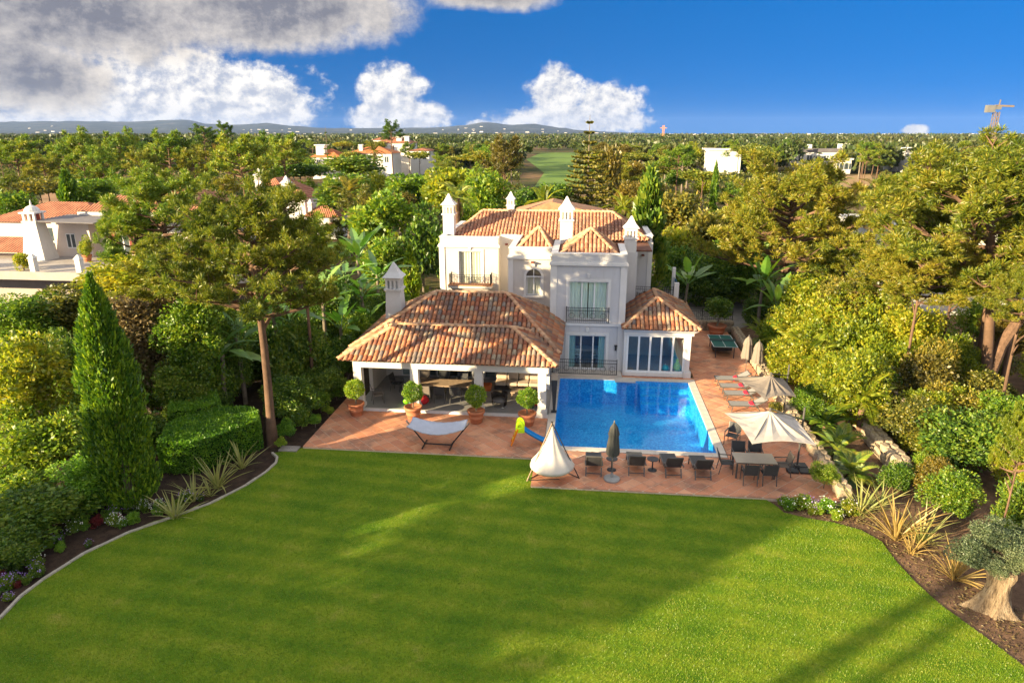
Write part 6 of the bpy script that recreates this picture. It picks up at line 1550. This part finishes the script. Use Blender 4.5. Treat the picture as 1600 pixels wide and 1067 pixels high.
for q in ((('cypress', 1012, 372, 51.5, 27, 98, 'tall dark cypress behind the right wing of the villa'), DARKG), (('cypress', 641, 442, 50, 14, 52, 'small dense cypress between veranda chimney and villa'), CYP),
          (('cypress', 1116, 300, 92, 6, 40, 'thin far cypress behind the broad golden pine'), CYP), (('broad', 600, 345, 62, 62, 48, 'round green tree left of the villa'), BROADG), (('broad', 660, 380, 57, 42, 62, 'dark green tree close to the villa left chimney'), DARKG),
          (('broad', 640, 300, 80, 52, 36, 'broad green tree behind the left chimney'), BROADG), (('broad', 700, 295, 72, 48, 42, 'yellow-green tree behind the left chimney'), BROADY), (('broad', 760, 300, 68, 45, 44, 'dense green tree behind the villa ridge'), BROADG),
          (('pine', 788, 255, 100, 36, 40, 'rust-tinted tall tree left of the fairway'), RUST), (('broad', 830, 315, 66, 42, 30, 'dark tree below the fairway'), DARKG), (('broad', 868, 305, 80, 34, 26, 'bright green tree at the fairway foot'), BROADG),
          (('broad', 950, 270, 92, 28, 58, 'tall orange-brown tree right of the tiered conifer'), RUST), (('broad', 985, 310, 80, 30, 34, 'rusty tree behind the dark cypress'), RUST), (('broad', 1060, 330, 75, 48, 44, 'olive tree crown right of the dark cypress'), BROADO),
          (('broad', 1055, 385, 66, 40, 42, 'golden leafy tree right of the villa'), BROADY), (('broad', 1100, 370, 68, 45, 46, 'green leafy tree behind the dark bush'), BROADO), (('broad', 540, 300, 85, 55, 36, 'dark round tree above the tan roof'), DARKG),
          (('dome', 470, 268, 110, 52, 22, 'wide dark umbrella pine behind the tan-roofed house'), DARKG), (('pine', 560, 350, 66, 50, 40, 'loose olive-coloured pine right of the tan-roofed house'), BROADO), (('broad', 600, 410, 55, 40, 42, 'green tree above the banana plants'), BROADG),
          (('broad', 550, 260, 125, 60, 22, 'broad dark tree below the red roofs'), DARKG), (('broad', 150, 300, 78, 46, 26, 'round bush behind the chimney house'), BROADG), (('cypress', 107, 300, 75, 16, 28, 'dark conical tree behind the chimney house'), CYP), (('dome', 60, 295, 88, 50, 25, 'olive umbrella pine at the left behind the house'), BROADO),
          (('broad', 20, 320, 70, 40, 30, 'green tree at the left edge beyond the house'), BROADG), (('broad', 720, 350, 60, 30, 40, 'green tree behind the left chimney palm'), BROADG)):
    btree(*q[0], mat=q[1])
# tall pines on the left that stand above the horizon
for k, (px, py, Y, rw, rh) in enumerate(((25, 240, 112, 38, 24), (125, 237, 105, 30, 32), (190, 243, 118, 34, 36), (70, 268, 98, 30, 24), (265, 240, 110, 36, 34), (320, 216, 150, 22, 18), (352, 206, 170, 14, 14), (375, 252, 95, 48, 40), (425, 236, 130, 26, 26), (300, 258, 95, 30, 26), (160, 262, 100, 34, 26), (445, 240, 105, 34, 26), (225, 262, 92, 26, 28), (100, 245, 125, 26, 26), (612, 208, 190, 20, 14))):
    btree('pine', px, py, Y, rw, rh, ('dark tall pine at the far left edge', 'tall pine reaching the hills, second from the left', 'tall twin-topped pine above the sandy clearing', 'pine with a bare trunk in the sandy clearing', 'tall pine above the chimney house roof', 'thin far pine against the hills', 'small flat-topped pine against the sky', 'full green pine above the tan-roofed house', 'slim pine right of the full green pine', 'pine over the sandy clearing right side', 'pine behind the chimney house', 'green pine left of the red roofs', 'small pine standing on the sandy clearing', 'pine between the tall left pines', 'round dark pine above the red-roofed houses')[k], None, (PINE, PINE, PINE, PINEY, PINE, DARKG, DARKG, PINE, PINE, PINEY, PINE, PINE, PINEY, PINE, DARKG)[k])
# tiered conifer
def norfolk(label, px, py_top, Y, wpx, base_py=None, n=24):
    p = YP(px, py_top, Y); w = proj(p)[2]; h = p.z; rmax = wpx * w / F_PX; t = thing('tiered_conifer', label, 'conifer', (p.x, Y, -.12), 0, 'tiered conifers'); rng = np.random.default_rng(int(px)); Vs = []; Fs = []; off = 0
    MB().tube([(0, 0, 0), (0, 0, h)], [.25, .02], 7).build('trunk', BARK2, t)
    for i in range(n):
        u = i / (n - 1); z = h * (.14 + .84 * u); r = rmax * (1 - u) ** .75 + .15
        if u > .72:
            r *= .5
            if i % 2: continue
        for b2 in range(6):
            a = b2 * 1.047 + i * .5; k = 80; s = rng.random(k) ** .8; P = np.stack([np.cos(a) * r * s, np.sin(a) * r * s, z + .12 * r * s * s + rng.normal(size=k) * .03], 1); D = np.stack([np.cos(a + rng.choice((-.9, .9), k)), np.sin(a + rng.choice((-.9, .9), k)), np.full(k, .3)], 1)
            V, Fq = leaves(P, D, (.62 if wpx > 20 else .32) * (1 - .5 * u), .2 if wpx > 20 else .12, rng); Vs.append(V); Fs.append(Fq + off); off += len(V)
    link('crown', npmesh('crown', np.concatenate(Vs), np.concatenate(Fs), BROADO if wpx > 20 else DARKG), t, (0, 0, 0))
norfolk('tall tiered conifer with spire top behind the villa, right of the fairway', 922, 178, 82, 52); norfolk('small far tiered conifer against the hills left of the red roofs', 508, 196, 150, 9, n=12)
for k, (px, py, Y, h, sc, sk, lb) in enumerate(((714, 318, 58, 8.2, .9, 8, 'palm with shaggy brown trunk beside the left chimney'), (1378, 275, 72, 7.4, 1.15, 10, 'palm with drooping golden fronds between the right pines'), (1305, 268, 95, 7., 1., 0, 'far palm by the white house'), (850, 325, 60, 7.6, .9, 0, 'palm crown behind the villa ridge left of middle chimney'), (975, 318, 60, 7.2, .85, 0, 'palm crown behind the villa ridge near the cypress'), (545, 300, 74, 7.0, 1.1, 0, 'palm with pale curved fronds above the tan roof'), (585, 240, 175, 9, 1.4, 4, 'palm in front of the red-roofed houses'))):
    palm(lb, (YP(px, py, Y).x, Y, -.12), h, 20, sc, (PALM, RUST, PALM, BROADY, BROADY, BROADO, BROADO)[k], 200 + k, .22, 'background palms', sk)

# ---------------------------------------------------------------- neighbours
def simple_hip(owner, name, x0, x1, y0, y1, z0, z1, mat, inset=None):
    o = Vector(owner.location); i = min((y1 - y0), (x1 - x0)) / 2 if inset is None else inset; yc = (y0 + y1) / 2
    if x1 - x0 >= y1 - y0: E, F = (x0 + i, yc, z1), (x1 - i, yc, z1)
    else: E, F = ((x0 + x1) / 2, y0 + i, z1), ((x0 + x1) / 2, y1 - i, z1)
    vs = [Vector(q) - o for q in ((x0, y0, z0), (x1, y0, z0), (x1, y1, z0), (x0, y1, z0), E, F)]
    mb = MB().add(vs, [(0, 1, 5, 4), (1, 2, 5), (2, 3, 4, 5), (3, 0, 4), (3, 2, 1, 0)] if x1 - x0 >= y1 - y0 else [(0, 1, 4), (1, 2, 5, 4), (2, 3, 5), (3, 0, 4, 5), (3, 2, 1, 0)])
    return mb.build(name, mat, owner)
def wavy(name, cols):
    m, b = newmat(name); gp = b.n('ShaderNodeNewGeometry').outputs['Position']; sp = b.n('ShaderNodeSeparateXYZ'); b.nt.links.new(gp, sp.inputs[0])
    s = b.m('ADD', b.m('MULTIPLY', b.m('SINE', b.m('MULTIPLY', sp.outputs[0], 24.)), .5), .5); c = b.ramp(b.m('ADD', b.m('MULTIPLY', b.noise(gp, 1.1, 5, .7), .8), b.m('MULTIPLY', s, .15)), [(.3, cols[0]), (.5, cols[1]), (.7, cols[2])])
    principled(b, c, .85, .2, 0, s, .9, .08); return m
NROOF = wavy('neighbour_clay', [(.22, .085, .05), (.36, .15, .085), (.44, .22, .13)]); ROOFO = wavy('orange_clay', [(.44, .13, .045), (.55, .19, .075), (.60, .26, .12)])
def win(owner, x0, x1, z0, z1, y, shutter=None):
    f = rel(owner, MB().box(x0, x1, y - .05, y + .02, z0, z1).build('window', FRAME, owner)); n = 2; w = (x1 - x0) / n
    for i in range(n):
        q = MB().box(x0 + i * w + .07, x0 + (i + 1) * w - .04, y - .06, y - .052, z0 + .08, z1 - .07).build('pane', M('dark_pane', (.06, .08, .09), .08, .1, 2, spec=.8), f)
    if shutter:
        for a in (x0 - .5, x1 + .02): rel(owner, MB().box(a, a + .48, y - .09, y - .03, z0, z1).build('shutter', shutter, owner))
def left_house():
    t = thing('chimney_house', 'white neighbour house with big domed chimney and red shutters at left', 'house', (-42, 54, 0)); REDW = M('oxblood_paint', (.20, .025, .02), .6, .1, 3)
    P = lambda name, mb, mat, **k: rel(t, mb.build(name, mat, t, **k))
    PINKW = M('pinkish_render', (.66, .58, .53), .8, .05, 1)
    P('wall', MB().box(-41.2, -31, 53, 62, 0, 7.2).box(-52, -41.2, 55, 62, 0, 6.0).box(-43.4, -40.2, 52.0, 55, 3.6, 6.4), PINKW); P('cornice', MB().box(-41.5, -30.8, 52.7, 53, 6.7, 7.25), WHITE)
    simple_hip(t, 'roof', -41.8, -30.4, 52.5, 62.5, 7.26, 9.3, NROOF); simple_hip(t, 'roof', -52.5, -41, 54.6, 62.4, 6.02, 7.4, NROOF)
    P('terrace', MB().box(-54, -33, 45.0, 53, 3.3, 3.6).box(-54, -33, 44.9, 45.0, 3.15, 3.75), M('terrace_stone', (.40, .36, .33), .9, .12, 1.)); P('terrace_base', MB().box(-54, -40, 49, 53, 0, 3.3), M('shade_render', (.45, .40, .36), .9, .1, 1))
    for x in (-44.2, -39.8, -36.2): P('terrace_pillar', MB().box(x - .2, x + .2, 45.05, 45.45, 3.61, 4.7).frust(x - .26, x + .26, 44.99, 45.51, 4.7, x - .05, x + .05, 45.2, 45.3, 5.0), WHITE)
    P('terrace_column', MB().tube([(-44.6, 45.4, 0), (-44.6, 45.4, 3.14)], .2, 10), WHITE)
    win(t, -38.6, -37.5, 3.7, 6.0, 53, REDW); win(t, -36.0, -35, 4.3, 5.8, 53); win(t, -42.3, -41.5, 4.3, 5.5, 52.0); win(t, -46.9, -45.8, 4.3, 5.6, 55)
    cx_, cy_ = -43.6, 50.5
    ch = P('chimney', MB().frust(cx_ - .95, cx_ + .95, cy_ - .8, cy_ + .8, 3.6, cx_ - .52, cx_ + .52, cy_ - .5, cy_ + .5, 6.6).box(cx_ - .62, cx_ + .62, cy_ - .6, cy_ + .6, 6.6, 6.72).box(cx_ - .68, cx_ + .68, cy_ - .65, cy_ + .65, 7.3, 7.42), WHITE)
    q = MB()
    for x, y in ((-.44, -.42), (0, -.42), (.44, -.42), (-.44, .42), (.44, .42)): q.box(cx_ + x - .09, cx_ + x + .09, cy_ + y - .08, cy_ + y + .08, 6.72, 7.3)
    q.lathe([(.56, 7.42), (.54, 7.58), (.38, 7.78), (.14, 7.9), (.06, 7.96), (.07, 8.1), (.01, 8.35)], 16, (cx_, cy_, 0)); q = q.build('chimney_lantern', WHITE, ch)
    q = MB().box(cx_ - .33, cx_ + .33, cy_ - .3, cy_ + .3, 6.73, 7.29).build('brick_core', M('brick_red', (.30, .07, .05), .9, .2, 4), ch)
    aw = MB().add([(-43.2, 50.0, 6.75), (-38.2, 50.0, 6.65), (-37.6, 53, 6.9), (-42.4, 53, 6.95)], [(0, 1, 2, 3)]).add([(-37.2, 50.6, 6.6), (-34.5, 50.6, 6.6), (-34.3, 53, 6.9), (-37.0, 53, 6.9)], [(0, 1, 2, 3)]); aw = P('awning', aw, M('grey_awning', (.17, .16, .17), .9, .1, 2)); md = aw.modifiers.new('s', 'SOLIDIFY'); md.thickness = .08
    P('lower_roof', MB().add([(-54, 50.5, 4.1), (-44.8, 50.5, 4.1), (-44.8, 53, 5.0), (-54, 53, 5.0)], [(0, 1, 2, 3)]), NROOF)
    for k, x in enumerate((-47.5, -46.0, -41.5)):
        q = thing('terrace_shrub', ('leafy shrub on the neighbour terrace at the left edge', 'leafy shrub on the neighbour terrace left of the chimney', 'leafy shrub on the neighbour terrace right of the chimney')[k], 'shrub', (x, 46.2, 3.6)); link('foliage', BM[k], q, (0, 0, .7), (0, 0, k), (.9, .7, .75), (BROADG, BROADO, BROADY)[k]); MB().tube([(0, 0, 0), (0, 0, .6)], .06, 6).build('stem', BARK2, q)
    for x, c in ((-38.9, 0), (-36.4, 1)): pt = thing('potted_tree', ('yellow-green potted bush on the neighbour terrace, left one', 'yellow-green potted bush on the neighbour terrace, right one')[c], 'potted plant', (x - .3, 50.0, 3.6), 0, 'neighbour terrace pots'); pot(pt, .35, .55); link('crown', BM[c], pt, (0, 0, 1.2), (0, 0, c), (.65, .65, .9), BROADY)
left_house()
def tan_house():
    t = thing('tan_roof_house', 'white neighbour villa with tan clay roofs left of the villa', 'house', (-27, 92, 0)); P = lambda name, mb, mat: rel(t, mb.build(name, mat, t)); X = lambda px, Y: YP(px, 330, Y).x
    xa, xb, xc, xd = X(405, 92), X(462, 92), X(483, 88), X(530, 88)
    P('wall', MB().box(xa, xb, 90, 98, 0, 5.6).box(xb + .005, X(482, 90), 89, 95, 0, 5.0), WHITE); P('wing_wall', MB().box(xc, xd, 87, 94, 0, 2.9), WHITE)
    simple_hip(t, 'roof', xa - .4, xb + .3, 89.4, 98.4, 5.62, 7.5, NROOF); simple_hip(t, 'roof', xb, X(484, 90), 88.6, 95.4, 5.02, 6.2, NROOF); simple_hip(t, 'wing_roof', xc - .4, xd + .4, 86.5, 94.4, 2.92, 4.9, NROOF)
    simple_hip(t, 'porch_roof', X(512, 86), X(532, 86), 84.6, 87, 1.9, 2.6, NROOF)
    win(t, xc + .8, xc + 1.7, .8, 2.0, 87); win(t, X(466, 89), X(472, 89), 2.8, 4.0, 89)
    chimney(t, X(405, 88), 89, 4.5, 8.9, .9, WHITE, 1.0); chimney(t, X(449, 90), 90.5, 5.0, 7.9, 1.0, WHITE, 1.0); chimney(t, X(488, 88), 87.5, 3, 5.1, .5, WHITE, 1.0)
tan_house()
def red_house(name, label, px0, px1, py0, py1, Y, roof_py, arches=0, chim=(), dep=10, mat=ROOFO):
    a, c = YP(px0, py1, Y), YP(px1, py0, Y); zt = c.z; t = thing(name, label, 'house', ((a.x + c.x) / 2, Y, 0), 0, 'red-roofed far houses'); P = lambda nm, mb, mt: rel(t, mb.build(nm, mt, t))
    P('wall', MB().box(a.x, c.x, Y, Y + dep, 0, zt), WHITE); zr = YP((px0 + px1) / 2, roof_py, Y + dep / 2).z
    simple_hip(t, 'roof', a.x - .5, c.x + .5, Y - .5, Y + dep + .5, zt + .02, zr, mat)
    n = max(2, int((px1 - px0) / 16))
    for i in range(n):
        x = a.x + (c.x - a.x) * (i + .5) / n; win(t, x - .6, x + .6, max(.6, zt - 2.6), zt - .8, Y)
    for px, pt, w in chim: p = YP(px, pt, Y + 2); P('chimney', MB().box(p.x - w / 2, p.x + w / 2, Y + 2 - w / 2, Y + 2 + w / 2, zt - 1, p.z - .3).box(p.x - w * .65, p.x + w * .65, Y + 2 - w * .65, Y + 2 + w * .65, p.z - .3, p.z), WHITE)
    return t
red_house('red_roof_house', 'far white house with orange hip roof, leftmost of the red roofs', 488, 530, 246, 262, 205, 232, chim=((502, 226, 2.6),))
red_house('red_roof_house', 'far white house with arched porch and bright orange roof', 545, 612, 240, 262, 200, 229, chim=((564, 226, 1.),)); red_house('red_roof_house', 'far tall white house with two white chimneys above the orange roof', 588, 640, 224, 262, 222, 214, chim=((624, 214, 1.6), (636, 213, 1.4)), mat=NROOF); red_house('red_roof_house', 'far small white tower house with tan cap behind the orange roof', 584, 612, 219, 240, 230, 213, mat=NROOF); red_house('red_roof_house', 'far white annex with tan roof right of the two chimneys', 642, 670, 236, 262, 215, 231, mat=NROOF)
def modern(label, px0, px1, py0, py1, Y, chim=(), roof=None, wins=4):
    a, c = YP(px0, py1, Y), YP(px1, py0, Y); t = thing('flat_roof_house', label, 'house', ((a.x + c.x) / 2, Y, 0), 0, 'white flat-roofed far houses'); P = lambda nm, mb, mt: rel(t, mb.build(nm, mt, t))
    P('wall', MB().box(a.x, c.x, Y, Y + 11, 0, c.z), WHITE); P('roof', MB().box(a.x - .5, c.x + .5, Y - .5, Y + 11.5, c.z + .01, c.z + (.5 if not roof else 1.2)), roof or WHITE)
    for i in range(wins): x = a.x + (c.x - a.x) * (i + .5) / wins; win(t, x - .9, x + .9, c.z - 3.2, c.z - 1.1, Y)
    for px, pt in chim: p = YP(px, pt, Y + 3); P('chimney', MB().box(p.x - .7, p.x + .7, Y + 3, Y + 4.2, c.z, p.z), WHITE)
DG = M('dark_slate', (.13, .12, .13), .8, .1, .5)
modern('long white flat-roofed block on the right horizon', 1106, 1159, 235, 262, 240, ((1157, 232),), wins=0); modern('white house with dark roof and two chimneys on the right', 1243, 1312, 238, 262, 260, ((1266, 226), (1314, 225)), DG, 5); modern('white wing with windows below the dark-roofed house', 1306, 1331, 250, 272, 250, (), None, 3); modern('white cubic house on the far right, upper block', 1399, 1428, 233, 268, 265, wins=2); modern('white cubic house on the far right, lower block', 1416, 1448, 242, 268, 258, wins=3)
def right_house():
    t = thing('screened_white_house', 'white neighbour house glimpsed behind the right pines', 'house', (32, 52, 0)); P = lambda name, mb, mat: rel(t, mb.build(name, mat, t))
    P('wall', MB().box(22, 31, 54, 62, 0, 6.4).box(31.02, 46, 50, 62, 0, 4.8), WHITE); P('roof_slab', MB().box(21.7, 31.3, 53.7, 62.3, 6.41, 6.7).box(31.3, 46.4, 49.7, 62.2, 4.81, 5.1), WHITE); win(t, 24, 25.6, 3.6, 5.2, 54); win(t, 35, 37, 2.2, 4, 50); win(t, 40, 42, 2.2, 4, 50)
right_house()
# crane tower and far mast
def crane():
    p = YP(1550, 170, 330); b0 = Vector((YP(1548, 222, 330).x, 330, 0)); t = thing('crane_tower', 'steel crane tower with cab and short jib on the right horizon', 'crane', b0); h = p.z; Y2 = M('crane_steel', (.20, .15, .10), .6, .15, 1)
    mb = MB()
    for sx in (-1, 1):
        for sy in (-1, 1): mb.bar((sx * .9, sy * .9, 0), (sx * .9, sy * .9, h - 1.5), .28)
    for i in range(int(h / 2)):
        for s in (-1, 1): mb.bar((-.9 * s, -.9, i * 2), (.9 * s, -.9, i * 2 + 2), .16); mb.bar((.9 * s, .9, i * 2), (.9 * s, -.9, i * 2 + 2), .16)
    mb.build('mast', Y2, t); MB().box(-4.5, -1.2, -1.2, 1.2, h - 1.6, h + 1.4).box(-1.6, 1.2, -1.0, 1.0, h - .4, h + .9).build('cab', M('crane_grey', (.16, .16, .16), .6, .1, 1), t); MB().bar((-1, 0, h + 1.2), (6.5, 0, h + .9), .9, .7).build('jib', Y2, t); MB().bar((.5, 0, h + 1), (.7, 0, h + 3.6), .35).build('apex', Y2, t)
    p = YP(1037, 196, 1100); t = thing('far_crane', 'thin orange crane mast on the horizon right of the conifer', 'crane', (p.x, 1100, 0)); m = M('orange_steel', (.55, .24, .08), .6, .1, 1); mb = MB()
    for sx in (-1, 1): mb.bar((sx * 1.2, 0, 0), (sx * 1.2, 0, p.z), .8)
    for i in range(int(p.z / 3)): mb.bar((-1.2, 0, i * 3), (1.2, 0, i * 3 + 3), .6)
    mb.build('mast', m, t); MB().bar((-5, 0, p.z - 4), (5, 0, p.z - 4), .9).build('jib', m, t)
crane()

# ---------------------------------------------------------------- the wood behind, tree by tree, then as a mass
GUARD = [(0, 178, 305, 475, 46, 8), (395, 535, 262, 362, 84, 8), (484, 672, 205, 262, 198, 3), (1098, 1162, 228, 262, 236, 2), (1240, 1334, 222, 274, 245, 2), (1396, 1450, 230, 270, 250, 2), (818, 912, 236, 290, 440, 0), (60, 205, 262, 318, 98, -6), (205, 300, 284, 300, 104, 0), (1308, 1368, 272, 292, 176, 0), (900, 945, 170, 330, 80, 6), (640, 695, 408, 430, 60, 4), (480, 562, 372, 404, 74, 0), (1010, 1165, 440, 500, 62, 0)]
placed = []; rr = random.Random(77); cnt = 0; tries = 0
while cnt < 285 and tries < 9000:
    tries += 1
    Y = 58 + (270 - 58) * rr.random() ** .85; px = rr.uniform(-40, 1640); x = YP(px, 260, Y).x; left = px < 470
    kind = rr.choice(('pine', 'pine', 'broad', 'dome') if left else ('dome', 'dome', 'broad', 'broad', 'pine')); h = rr.uniform(5.5, 10.) if Y < 120 else rr.uniform(6.5, 11.2)
    if left and Y > 90: h *= 1.03
    r_ = rr.uniform(2.2, 4.2) * (1.15 if kind == 'dome' else .9)
    if any((x - q[0]) ** 2 + (Y - q[1]) ** 2 < (.72 * (r_ + q[2])) ** 2 for q in placed): continue
    if -12 < x < 14 and Y < 66: continue
    zc = h - r_ * (.35 if kind == 'dome' else .7); c = (x, Y, zc); u, v, w = proj(c); rp = r_ * F_PX / w; top = proj((x, Y, h))[1]; bot = proj((x, Y, 0))[1]; rz = (.42 if kind == 'dome' else .72) * r_
    if any(Y < g[4] and u + rp * .9 > g[0] and u - rp * .9 < g[1] and top < g[3] - g[5] * 0 and bot > g[2] + 2 for g in GUARD): continue
    if any(abs(x - hx) < hw + r_ * .6 and abs(Y - hy) < hd + r_ * .6 for hx, hy, hw, hd in ((-42, 54, 12, 10), (-27, 92, 7, 8), (-2, 56, 6, 4), (34, 56, 13, 8))): continue
    mt = {'pine': (PINE, PINEY, PINE), 'dome': (DOME, DOME, PINEY), 'broad': (BROADG, BROADO, RUST, BROADY, DARKG)}[kind]; mt = mt[rr.randrange(len(mt))]
    col = {'pine_needles': 'green', 'pine_needles_golden': 'golden-green', 'umbrella_pine_needles': 'dark green', 'green_leaves': 'fresh green', 'olive_green_leaves': 'olive green', 'rusty_leaves': 'rusty brown', 'yellow_green_leaves': 'yellow-green', 'dark_leaves': 'dark green'}[mt.name]
    lb = '%s %s in the %s wood behind %s' % (col, {'pine': 'open-crowned pine', 'dome': 'dome-crowned umbrella pine', 'broad': 'round leafy tree'}[kind], 'near' if Y < 100 else 'middle' if Y < 170 else 'far', near_land(u))
    btree(kind, u, v, Y, rp, rz * F_PX / w, lb, lb.split(' in the ')[0] + ' ' + near_land(u), mt); placed.append((x, Y, r_)); cnt += 1
def woodland():
    rng = np.random.default_rng(21); N = 5200; Y = 250 + (3600 - 250) * rng.random(N) ** 2.2; px = rng.uniform(-60, 1660, N); Vs = []; Fs = []; off = 0
    for i in range(N):
        y = float(Y[i]); x = YP(float(px[i]), 230, y).x; u, v, w = proj((x, y, 5)); d = False
        for g in GUARD:
            if g[4] > 230 and g[0] - 4 < u < g[1] + 4 and (y < g[4] + 14): d = True
        if d: continue
        h = rng.uniform(4.5, 9.5) * (1.25 if (u < 480 and y < 700) else 1); r_ = rng.uniform(2.5, 5.) * (1 + y / 2500); n = 60 if y < 500 else 30 if y < 1000 else 16
        dd = sph(n, rng); dd[:, 2] = np.abs(dd[:, 2]) * .9 - .15; P = np.array([x, y, h - r_ * .5]) + dd * np.array([r_, r_, r_ * .6]) * rng.uniform(.6, 1, (n, 1)); k = r_ * (.42 if n == 60 else .6 if n == 30 else .8)
        V, Fq = leaves(P, dd + rng.normal(size=(n, 3)) * .8, k, k * .7, rng); Vs.append(V); Fs.append(Fq + off); off += len(V)
    far = leafmat('far_wood', [(.022, .045, .010), (.042, .07, .014), (.08, .085, .022), (.15, .095, .035)], .006, .15, each=.18)
    tag(link('woodland', npmesh('woodland', np.concatenate(Vs), np.concatenate(Fs), far)), 'far mixed pine wood stretching to the horizon', 'woodland', kind='stuff')
woodland()
def undergrowth():
    """low scrub between the trees of the wood: reads as one mass"""
    rng = np.random.default_rng(22); N = 2600; Y = 50 + 210 * rng.random(N) ** .8; px = rng.uniform(-60, 1660, N); Vs = []; Fs = []; off = 0
    for i in range(N):
        y = float(Y[i]); x = YP(float(px[i]), 300, y).x; u, v, w = proj((x, y, .5))
        if any(g[0] - 3 < u < g[1] + 3 and g[2] - 4 < v < g[3] + 2 for g in GUARD) or (-12 < x < 14 and y < 62) or any(abs(x - hx) < hw + 1 and abs(y - hy) < hd + 1 for hx, hy, hw, hd in ((-42, 54, 12, 10), (-27, 92, 7, 8), (-2, 56, 6, 4), (34, 56, 13, 8))): continue
        r_ = rng.uniform(.6, 2.0); n = 46; dd = sph(n, rng); dd[:, 2] = np.abs(dd[:, 2]); P = np.array([x, y, -.1]) + dd * np.array([r_, r_, r_ * .8]) * rng.uniform(.6, 1, (n, 1))
        V, Fq = leaves(P, dd + rng.normal(size=(n, 3)) * .8, r_ * .42, r_ * .26, rng); Vs.append(V); Fs.append(Fq + off); off += len(V)
    tag(link('undergrowth', npmesh('undergrowth', np.concatenate(Vs), np.concatenate(Fs), leafmat('scrub', [(.02, .045, .008), (.055, .095, .014), (.11, .13, .02), (.17, .14, .03)], .05, .25))), 'low scrub filling the ground between the background trees', 'undergrowth', kind='stuff')
undergrowth()
# trees left of and behind the viewpoint: their shade lies over the left lawn
UP = [(-23.5, 11.5, 7., 2.4), (-24.5, 8, 4.9, 1.7), (-23, 3.8, 9, 2.8), (-29, 9.5, 8., 2.8), (-29.5, 5, 6.1, 2.0), (-29, -1.5, 11.5, 3.4), (-35, 4.5, 10.2, 3.), (-35, 0, 7.9, 2.0), (-35.5, -6, 14, 3.8), (-41, 0, 11.6, 2.6), (-41.5, -6, 10.0, 2.4), (-43, -11.5, 15.5, 4)]
for k, (x, y, h, r_) in enumerate(UP):
    pn = k % 3
    t = thing('pine_tree', 'tall pine outside the left picture edge shading the lawn', 'pine tree', (x, y, -.12), 0, 'pines left of the picture')
    link('trunk', TR[k % 4], t, (0, 0, 0), (0, 0, k), (h * .45, h * .45, h * .85)); link('crown', PN[pn][0], t, (0, 0, h - r_ * .8), (0, 0, k), (r_, r_, r_ * 1.15)); link('limbs', PN[pn][1], t, (0, 0, h - r_ * .8), (0, 0, k), (r_, r_, r_ * 1.15))
    if k not in (1, 4, 7, 9): link('lower_foliage', BN[k % 3], t, (0, 0, h * .36), (0, 0, k), (r_ * 1.0, r_ * 1.0, h * .36), DARKG)
for k, (x, y, h, r_) in enumerate(((-25.5, -8.6, 13.0, .20), (-26.5, -10.6, 14.0, .16), (-20.0, -12.5, 12.5, .2))):
    t = thing('cypress_tree', 'slim cypress behind the viewpoint shading the right lawn', 'cypress', (x, y, -.12), 0, 'slim cypresses behind the viewpoint')
    link('crown', CM[k % 2], t, (0, 0, .3), (0, 0, k), (r_ * 1.5, r_ * 1.5, h)); MB().tube([(0, 0, 0), (0, 0, h * .8)], [.16, .04], 6).build('trunk', BARK2, t)
def haze():
    m, b = newmat('haze_air'); v = b.n('ShaderNodeVolumePrincipled'); v.inputs['Color'].default_value = (.36, .54, 1, 1); v.inputs['Density'].default_value = HAZE
    b.nt.links.new(v.outputs[0], b.out.inputs['Volume'])
    tag(MB().box(-9800, 9800, -700, 9800, -2.5, 200).build('haze', m), 'thin blue haze over the far plain and hills', 'haze', kind='stuff')
HAZE = 3.2e-5
haze()

# look-alikes of a bed are told apart by their order
ORD = 'first second third fourth fifth sixth seventh eighth ninth tenth eleventh twelfth thirteenth fourteenth fifteenth sixteenth seventeenth eighteenth nineteenth twentieth'.split()
bpy.context.view_layer.update()
same = {}
for o_ in bpy.data.objects:
    if o_.parent is None and o_.name.split('.')[0] in ('bedding_plant', 'fern_shrub'): same.setdefault(o_['label'], []).append(o_)
for lb, L in same.items():
    L.sort(key=lambda q: proj(q.location)[0])
    for i, q in enumerate(L):
        if i < len(ORD): q['label'] = lb + ', ' + ORD[i] + ' from the left'
